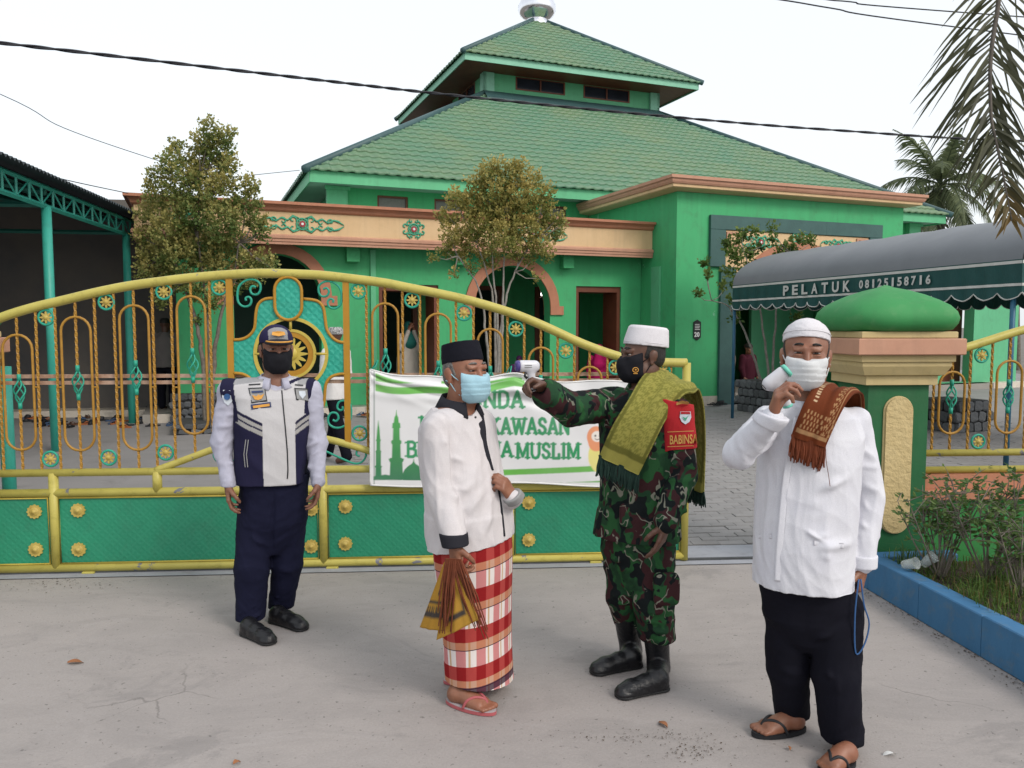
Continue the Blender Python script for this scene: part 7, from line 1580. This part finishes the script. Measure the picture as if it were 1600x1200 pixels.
# coconut palm far behind
pb = at(1470, 290, 40.); cpalm = thing('coconut_palm', 'coconut palm rising behind the entrance block of the mosque', 'palm', (pb.x, 40, 0))
tubep('trunk', [(0, 0, 0), (.15, 0, 3), (.1, 0, 6), (0, 0, pb.z - .2)], [.28, .22, .2, .17], 'palm_trunk', cpalm, 10)
def frond(parent, o, az, el, ln, droop, seed, nl=34, lw=.045, ll=.75, c0=(.05, .075, .03), c1=(.11, .13, .05), name='frond'):
    rr = random.Random(seed); P = [Vector(o)]; d = Vector((math.cos(az) * math.cos(el), math.sin(az) * math.cos(el), math.sin(el))); n = 14
    for i in range(n): d = (d + Vector((0, 0, -droop / n * (1 + i / n)))).normalized(); P.append(P[-1] + d * ln / n)
    mb = MB(); mb.tube(P, [.045 * (1 - .85 * i / n) for i in range(n + 1)], 5); st_ = len(mb.V); cols = [c0] * st_
    for i in range(nl):
        t = .12 + .88 * i / nl; k = t * n; j = min(int(k), n - 1); p = P[j].lerp(P[j + 1], k - j); ax = (P[j + 1] - P[j]).normalized(); s_ = ax.cross(Vector((0, 0, 1))).normalized()
        for sg in (-1, 1):
            q = (s_ * sg * .8 + ax * .65 + Vector((0, 0, -.15 + rr.uniform(-.2, .15)))).normalized(); le = ll * (math.sin(min(1, t * 1.15) * PI) ** .5 * .9 + .1) * rr.uniform(.8, 1.1); wv_ = ax * lw * .5; m_ = p + q * le * .5 + Vector((0, 0, -.06 * le)); e = p + q * le + Vector((0, 0, -.5 * le))
            mb.add([p - wv_, p + wv_, m_ + wv_ * .9, e, m_ - wv_ * .9], [(0, 1, 2, 4), (4, 2, 3)]); kk = rr.random(); cols += [tuple(c0[a] * (1 - kk) + c1[a] * kk for a in range(3))] * 5
    me = mesh(name, mb.V, mb.F, 'leaf'); colattr(me, [c + (1,) for c in cols]); return obj(name, me, parent)
for k in range(26):
    az = k * 2.4; el = R(82 - 125 * (k / 25)); frond(cpalm, (0, 0, pb.z), az, el, 3.9 if k > 3 else 2.9, 1.3 if k > 6 else .7, k, 44, lw=.09, ll=.95, c0=(.075, .10, .05), c1=(.16, .19, .09))
# trees at the right edge, far off
for (px, py, Y_, pl_, lab) in ((1590, 345, 30., [(1590, 330, 14), (1605, 345, 18), (1575, 352, 10), (1622, 330, 16), (1600, 362, 14), (1562, 362, 7), (1640, 350, 18)], 'yellowish tree top showing above the tent roof'), (1420, 370, 34., [(1412, 372, 10), (1430, 365, 10), (1448, 372, 10), (1400, 378, 8)], 'dark low tree behind the mosque corner')):
    bb = at(px, py, Y_); tree('distant_tree', lab, (bb.x, Y_, 0), [[(bb.x, Y_, 0), (bb.x, Y_, bb.z * .6), (bb.x, Y_, bb.z)]] if False else [[(px, 600, Y_), (px, 480, Y_), (px, py, Y_)]], pl_, Y_, 60, .13, px, (.03, .05, .015), (.12, .12, .03), r0=.12)
# hanging palm frond in the foreground, its palm stands in the planter to the right
fpalm = thing('planter_palm', 'palm with a drooping brown frond hanging over the tent', 'palm', (4.15, 5.2, .16))
tubep('trunk', [(0, 0, 0), (-.05, 0, 1.5), (-.12, 0, 3.2), (-.2, 0, 4.1)], [.12, .1, .085, .07], 'palm_trunk', fpalm, 10)
RP = catmull([Vector((3.95, 5.2, 4.2)), Vector((3.7, 5.2, 4.55)), Vector((3.4, 5.2, 4.35)), at(1572, -50, 5.2), at(1558, 20, 5.2), at(1549, 80, 5.2), at(1547, 133, 5.2), at(1549, 185, 5.2), at(1556, 220, 5.2), at(1566, 265, 5.2), at(1573, 305, 5.2), at(1581, 345, 5.2)], 5)
inv = WM[fpalm].inverted(); n = len(RP); fr_o = MB().tube([inv @ p for p in RP], [.018 * (1 - .85 * i / (n - 1)) + .0015 for i in range(n)], 6).build('frond_stem', 'palm_trunk', fpalm)
rr = random.Random(5)
for i in range(140):
    t = .22 + .78 * (i / 140); k = t * (n - 1); j = min(int(k), n - 2); p = RP[j].lerp(RP[j + 1], k - j); ax = (RP[j + 1] - RP[j]).normalized(); sg = 1 if i % 2 else -1
    ln = (.52 - .40 * max(0, min(1, (t - .45) / .5))) * rr.uniform(.75, 1.12); s_ = Vector((sg * rr.uniform(.55, 1.0), rr.uniform(-.55, .55), 0)); d = (s_ + ax * rr.uniform(.3, .6) + Vector((0, 0, -.18))).normalized(); w = rr.uniform(.007, .013) * 1.25; side = d.cross(Vector((0, 1, 0))).normalized() * w; side = side * .8 + Vector((0, w * rr.uniform(-.6, .6), 0))
    pts = [p + d * ln * u + Vector((0, 0, -.26 * ln * u * u * (1 + t))) for u in (0, .3, .6, .85, 1)]; ws = (.5, 1, .9, .5, .05); V = []
    for q, ww in zip(pts, ws): V += [inv @ (q - side * ww), inv @ (q + side * ww)]
    brown = max(0, min(1, (t - .80) * 3 + rr.uniform(-.25, .2))); gk = rr.random(); c = tuple((.052 + .03 * gk) * (1 - brown) + .22 * brown if a == 0 else ((.056 + .03 * gk) * (1 - brown) + .125 * brown if a == 1 else (.032 + .01 * gk) * (1 - brown) + .03 * brown) for a in range(3))
    me = mesh('leaflet', V, [(2 * a, 2 * a + 1, 2 * a + 3, 2 * a + 2) for a in range(4)], 'leaf'); colattr(me, [c + (1,)] * len(V)); obj('leaflet', me, fr_o)
# shrubs and grass in the planter
def shrub(label, px, py, hgt, spread, seed, nst=16):
    b_ = gnd(px, py, .16); root = thing('planter_shrub', label, 'shrub', b_, 0, 'twiggy shrubs in the blue planter'); r2 = random.Random(seed); mb = MB(); Cs = []; Ds = []
    for k in range(nst):
        a = r2.uniform(0, 2 * PI); s_ = r2.uniform(.2, 1) * spread; e = Vector((math.cos(a) * s_, math.sin(a) * s_ * .5, hgt * r2.uniform(.6, 1.05))); m_ = e * .5 + Vector((r2.uniform(-.04, .04), 0, -.03)); mb.tube(catmull([Vector((r2.uniform(-.03, .03), 0, 0)), m_, e], 4), [.007 - .005 * i / 8 for i in range(9)], 5)
        for tw in range(7):
            p0 = m_.lerp(e, r2.uniform(0, 1)); d = Vector((r2.uniform(-1, 1), r2.uniform(-.6, .6), r2.uniform(-.1, .9))) * r2.uniform(.08, .2); mb.tube([p0, p0 + d * .6 + Vector((0, 0, .01)), p0 + d], [.003, .0025, .0012], 4)
            for l_ in range(7): Cs.append(p0 + d * r2.uniform(.3, 1.1)); Ds.append((d.x + r2.uniform(-.2, .2), d.y + r2.uniform(-.2, .2), r2.uniform(-.05, .15)))
    mb.build('twigs', 'bark', root); Cs = np.array([tuple(c) for c in Cs]); Ds = np.array(Ds); kk = np.random.default_rng(seed).uniform(0, 1, (len(Cs), 1)); obj('foliage', leaves_mesh('foliage', Cs, Ds, .038, np.array((.06, .115, .03)) * (1 - kk) + np.array((.15, .23, .07)) * kk, wid=.22, rs=seed), root)
shrub('thin twiggy shrub with feathery leaves against the domed pillar', 1470, 905, .60, .36, 1, 15); shrub('thin twiggy shrub with feathery leaves in front of the fence wall', 1545, 915, .62, .36, 2, 16); shrub('low twiggy shrub leaning on the blue wall', 1590, 935, .5, .3, 3, 12)
r3 = np.random.default_rng(9); GV = []; GC_ = []
for k in range(5200):
    t = r3.uniform(0, 1); along = .02 + t * 2.4; acr = .03 + r3.uniform(0, 1) ** 1.3 * 1.25; p = W0 + dirw * along + nw * (acr + .06); h = r3.uniform(.05, .15) * (1 + .5 * math.sin(along * 9 + acr * 5)) * (1 if acr > .12 else .8); a = r3.uniform(0, 6.28); d = Vector((math.cos(a), math.sin(a), 0)); w = Vector((-d.y, d.x, 0)) * .0028; b_ = Vector((p.x, p.y, .16)); lean = r3.uniform(.2, 1.0)
    n0 = len(GV); GV += [b_ - w, b_ + w, b_ + d * h * .3 * lean + Vector((0, 0, h * .65)) + w * .8, b_ + d * h * .3 * lean + Vector((0, 0, h * .65)) - w * .8, b_ + d * h * lean + Vector((0, 0, h * (1 - .35 * lean)))]; kk = r3.uniform(); c = (.05 + .07 * kk, .10 + .10 * kk, .02 + .02 * kk, 1) if r3.uniform() > .15 else (.2, .15, .06, 1); GC_ += [c] * 5
GF = []
for k in range(len(GV) // 5): q = k * 5; GF += [(q, q + 1, q + 2, q + 3), (q + 3, q + 2, q + 4)]
me = mesh('planter_grass', GV, GF, 'leaf'); colattr(me, GC_); tag(obj('planter_grass', me), 'rank green grass filling the blue planter', 'grass', kind='stuff')
# ================================================================== people further back
def far_person(label, base, hgt, yaw, topc, botc, headc, skin='skin_b', pose='stand', robe=False, stride=0., hat=None, arm_up=False):
    t = thing('person', label, 'person', base); k = hgt / 1.7; b = np.array(base, float); c, s_ = math.cos(yaw), math.sin(yaw); f = np.array((math.sin(yaw), -math.cos(yaw), 0)); r_ = np.array((-math.cos(yaw), -math.sin(yaw), 0)); up = np.array((0, 0, 1.)); p = lambda a, fw, z: b + (r_ * a + f * fw + up * z) * k
    drop = .0 if pose == 'stand' else -.55
    fr = fr_(p(0, .02, 1.58 + drop), yaw); S = Solid(); head(S, fr, k * .98); S.cone(p(0, 0, 1.50 + drop), p(0, 0, 1.40 + drop), .055 * k, .06 * k, .03); S.loft([((.95 + drop) * k + b[2], b[0], b[1], .14 * k, .10 * k), ((1.38 + drop) * k + b[2], b[0], b[1], .16 * k, .10 * k)], yaw, .04)
    arms = []
    for sg in (-1, 1):
        sh = p(sg * .19, 0, 1.38 + drop); el = p(sg * .24, .02 if not arm_up else .1, 1.10 + drop); wr = p(sg * .22, .10, .88 + drop) if not arm_up else p(sg * .05, .16, 1.55 + drop); arms.append((sh, el, wr)); S.cone(sh, el, .045, .038, .02); S.cone(el, wr, .038, .026, .02); hand(S, wr, wr - el, -r_ * sg, f, (.4, .5, .3), k)
    if pose == 'stand': legs = [(p(sg * .09, 0, .9), p(sg * .10, .10 * sg * stride + .02, .48), p(sg * .10, .22 * sg * stride, .07)) for sg in (-1, 1)]
    else: legs = [(p(sg * .09, 0, .12), p(sg * .22, .30, .14), p(-sg * .05, .36, .06)) for sg in (-1, 1)]
    for q in legs: S.cone(q[0], q[1], .075, .052, .03); S.cone(q[1], q[2], .05, .036, .02); S.cone(q[2], q[2] + f * .14 * k - up * .03, .036, .034, .02)
    solid_obj('body', S, .010, skin, t)
    for nm, cc in (('top', topc), ('bottom', botc), ('head', headc)):
        if cc and cc not in MATS: pass
    S = Solid(); zl = .80 if not robe else .10
    if pose != 'stand': zl = .56
    S.loft([((zl + drop) * k + b[2], b[0], b[1], (.20 if not robe else .30) * k, (.15 if not robe else .26) * k), ((1.1 + drop) * k + b[2], b[0], b[1], (.185 if not robe else .25) * k, .14 * k), ((1.34 + drop) * k + b[2], b[0], b[1], .20 * k, .13 * k), ((1.45 + drop) * k + b[2], b[0], b[1], .09 * k, .08 * k)], yaw, .03)
    for a in arms: S.cone(a[0], a[1], .068, .06, .03); S.cone(a[1], a[1] + (a[2] - a[1]) * .85, .058, .045, .03)
    solid_obj('shirt' if not robe else 'robe', S, .011, topc, t, [(16, .012, 5)])
    S = Solid()
    if not robe:
        S.loft([((.72 + (drop if pose != 'stand' else 0)) * k + b[2], b[0], b[1], .10 * k, .09 * k), ((.98 + drop) * k + b[2], b[0], b[1], .175 * k, .125 * k)], yaw, .05) if pose == 'stand' else S.ell(p(0, .05, .16), (.25 * k, .24 * k, .16 * k), None, .03)
        for q in legs: S.cone(q[0], q[1], .09, .075, .04); S.cone(q[1], q[2] + up * .03, .075, .065, .03)
        solid_obj('trousers' if pose == 'stand' else 'skirt', S, .011, botc, t, [(14, .01, 8)])
    S = Solid()
    if hat == 'scarf':
        S.ell((0, -.005, .03), (.095 * k, .112 * k, .105 * k), fr, 0); S.cone(fp(fr, (0, 0, -.06), k), p(0, .02, 1.25 + drop), .085 * k, .19 * k, .05); S.ell((0, .12, -.01), (.06, .07, .075), fr, .01, 's'); solid_obj('headscarf', S, .009, headc, t, [(18, .006, 3)])
    else:
        S.loft([(.03, 0, -.012, .084, .104), (.075, 0, -.012, .084, .103), (.118, 0, -.014, .06, .075)], 0, 0, 2.1, fr); solid_obj('cap' if hat else 'hair', S, .007, headc, t)
    return t
cloth('far_white', (.70, .68, .67)); cloth('far_pink', (.62, .02, .16)); cloth('far_cream', (.46, .42, .37)); cloth('far_maroon', (.06, .012, .022)); cloth('far_grey', (.17, .155, .15)); cloth('far_teal', (.02, .13, .11)); cloth('far_purple', (.10, .03, .11)); cloth('far_tan', (.40, .34, .28))
M('cap_pattern', (.55, .55, .55), (.01, .01, .012), 60, .8)
fb = gnd(528, 722); far_person('man in white shirt and patterned cap walking behind the gate medallion', (fb.x, fb.y, 0), 1.64, R(-115), 'far_white', 'black_cloth', 'cap_pattern', 'skin_c', stride=1., hat='cap')
def ml(x, y, z=.15): v = WM[mos] @ Vector((x, y, z)); return (v.x, v.y, v.z)
far_person('woman in cream prayer robe raising her arms inside the square opening', ml(-7.25, -10.0), 1.6, R(40), 'far_cream', None, 'far_teal', robe=True, hat='scarf', arm_up=True)
far_person('seated woman in bright pink headscarf on the mosque floor', ml(-2.95, -10.3), 1.62, R(-20), 'far_pink', 'far_pink', 'far_pink', pose='sit', hat='scarf')
far_person('seated child in purple headscarf beyond the small arch', ml(-4.72, -9.9), 1.25, R(10), 'far_purple', 'far_purple', 'far_purple', pose='sit', hat='scarf')
sb = gnd(262, 655); far_person('man in grey shirt with his back turned inside the open shed', (sb.x - .15, sb.y + .35, .12), 1.68, R(180), 'far_grey', 'black_cloth', 'hair_black', 'skin_c')
far_person('woman in maroon headscarf and tan robe by the orange porch wall', ml(-.55, -11.6, .0), 1.5, R(20), 'far_tan', None, 'far_maroon', robe=True, hat='scarf')
far_person('seated person in dark maroon clothes beside the stone planter', ml(-.15, -11.9, .25), 1.5, R(30), 'far_maroon', 'far_maroon', 'hair_black', pose='sit')
# ================================================================== footwear left at the steps
def sandal_mesh(nm, mt, closed):
    mb = MB(); lo = [(.5 - .5 * math.cos(2 * PI * i / 20), (.17 + .03 * (.5 - .5 * math.cos(2 * PI * i / 20))) * math.sin(2 * PI * i / 20)) for i in range(20)]; mb.ext([[(u * .25, v * .25) for u, v in lo]], .02, lambda u, v, w: Vector((u, v, w)))
    if closed: mb.tube([(.08, 0, .03), (.14, 0, .035), (.2, 0, .025), (.235, 0, .018)], [.045, .042, .034, .01], 10)
    else:
        for sg in (-1, 1): mb.tube([(.20, 0, .02), (.15, sg * .02, .05), (.09, sg * .042, .018)], .008, 5)
    return mb.data(nm, mt)
M('sandal_brown', (.10, .045, .025), None, 9, .6); M('sandal_blue', (.04, .08, .16), None, 9, .6); M('sandal_orange', (.33, .10, .03), None, 9, .6)
kinds = [('black', 'sandal_black', False), ('brown', 'sandal_brown', False), ('blue', 'sandal_blue', False), ('orange brown', 'sandal_orange', False), ('black', 'sandal_black', True)]
meshes = [sandal_mesh('sandal', k[1], k[2]) for k in kinds]
spots = [(gnd(px, py), 'lying before the shed step') for px, py in [(40 + (i * 47) % 250 + random.uniform(-8, 8), 652 + random.uniform(0, 13) + (i % 3) * 2) for i in range(46)]] + [(WM[mos] @ Vector((x, -11.5 - random.uniform(0, .35), 0)), 'lying before the arcade step') for x in [-10.4 + i * .16 + random.uniform(-.08, .08) for i in range(44)]] + [(WM[mos] @ Vector((x, BY - random.uniform(.15, .35), 0)), 'lying by the entrance wall') for x in (-2.0, -1.85, -1.6, -1.3, -1.1)]
for i, (p, wh) in enumerate(spots):
    j = random.choice([0, 0, 1, 2, 3, 4]); nm = 'shoe' if kinds[j][2] else 'sandal'
    o = obj(nm, meshes[j], None, (p.x, p.y, .036 if p.x > -3.5 else .004), (0, 0, random.uniform(0, 6.28))); tag(o, 'small %s %s %s' % (kinds[j][0], nm, wh), nm, 'footwear left at the steps')
# ================================================================== litter on the driveway
def dryleaf(label, px, py, ln, rz, mat='dry_leaf'):
    p = gnd(px, py); mb = MB(); V = []; n = 8
    for i in range(n + 1):
        t = i / n; w = math.sin(PI * t) ** .8 * ln * .24 + .0005; V += [(ln * (t - .5), -w, .004 + .02 * math.sin(t * 3) * ln / .1 * .5 + .012 * (w / ln)), (ln * (t - .5), 0, .003 + .012 * math.sin(t * 3)), (ln * (t - .5), w, .004 + .022 * math.sin(t * 3 + .6) * .6)]
    mb.add(V, [(i * 3 + k, i * 3 + 3 + k, i * 3 + 4 + k, i * 3 + 1 + k) for i in range(n) for k in range(2)], True); o = mb.build('dry_leaf', mat); o.location = (p.x, p.y, .001); o.rotation_euler = (0, 0, rz); tag(o, label, 'leaf')
dryleaf('curled tan dry leaf on the concrete, away from the people', 118, 1037, .075, .1); dryleaf('small brown dry leaf on the concrete near the soldier boots', 1036, 1134, .06, 2.); dryleaf('dark dry leaf scrap on the concrete at the frame edge', 370, 1194, .03, .8); dryleaf('tiny brown leaf scrap behind the white shirted man', 1234, 1172, .025, 1.2)
dryleaf('white paper scrap on the concrete beside the black trousers', 1390, 1181, .05, 3.0, 'white_paint')
rg = random.Random(4); VV = []; FF = []
def fl(p, s):
    n0 = len(VV); a = rg.uniform(0, 6.28)
    for k in range(4): VV.append((p.x + s * rg.uniform(.5, 1) * math.cos(a + k * PI / 2), p.y + s * rg.uniform(.5, 1) * math.sin(a + k * PI / 2), .003 + rg.uniform(0, .004)))
    FF.append((n0, n0 + 1, n0 + 2, n0 + 3))
for k in range(420): p = W0 + dirw * rg.uniform(0, 2.6) - nw * abs(rg.gauss(0, .05)) ; fl(p, rg.uniform(.002, .008))
for k in range(150): fl(gnd(rg.gauss(1010, 70), rg.gauss(1152, 6)), rg.uniform(.002, .005))
for k in range(90): fl(gnd(rg.gauss(1085, 28), rg.gauss(1178, 9)), rg.uniform(.002, .006))
for k in range(260): fl(gnd(rg.uniform(0, 1600), rg.uniform(920, 1198)), rg.uniform(.0012, .0035))
for k in range(120): fl(gnd(rg.gauss(90, 60), 905 + rg.gauss(8, 5)), rg.uniform(.002, .007))
M('debris', (.06, .045, .035), (.1, .07, .05), 30, .9); tag(obj('ground_debris', mesh('ground_debris', VV, FF, 'debris')), 'dark crumbs and grit scattered on the concrete', 'debris', kind='stuff')
# plastic cups thrown into the planter
m, nt, b = mk_mat('clear_plastic'); b.inputs['Base Color'].default_value = (.8, .85, .85, 1); b.inputs['Roughness'].default_value = .15; b.inputs['Transmission Weight'].default_value = .6; b.inputs['Alpha'].default_value = .7
for px, py, lab, rx in ((1412, 872, 'crushed clear plastic cup lying in the planter grass', 1.2), (1442, 886, 'second clear plastic cup deeper in the planter grass', .7)):
    p = at(px, py, 4.62); mb = MB(); mb.lathe([(.0, 0), (.024, 0), (.026, .01), (.030, .05), (.034, .085), (.036, .088), (.033, .086), (.027, .02), (0, .012)], (0, 0, 0), 16); o = mb.build('plastic_cup', 'clear_plastic'); o.location = (p.x, p.y, .24); o.rotation_euler = (rx, .3, .4); tag(o, lab, 'cup')
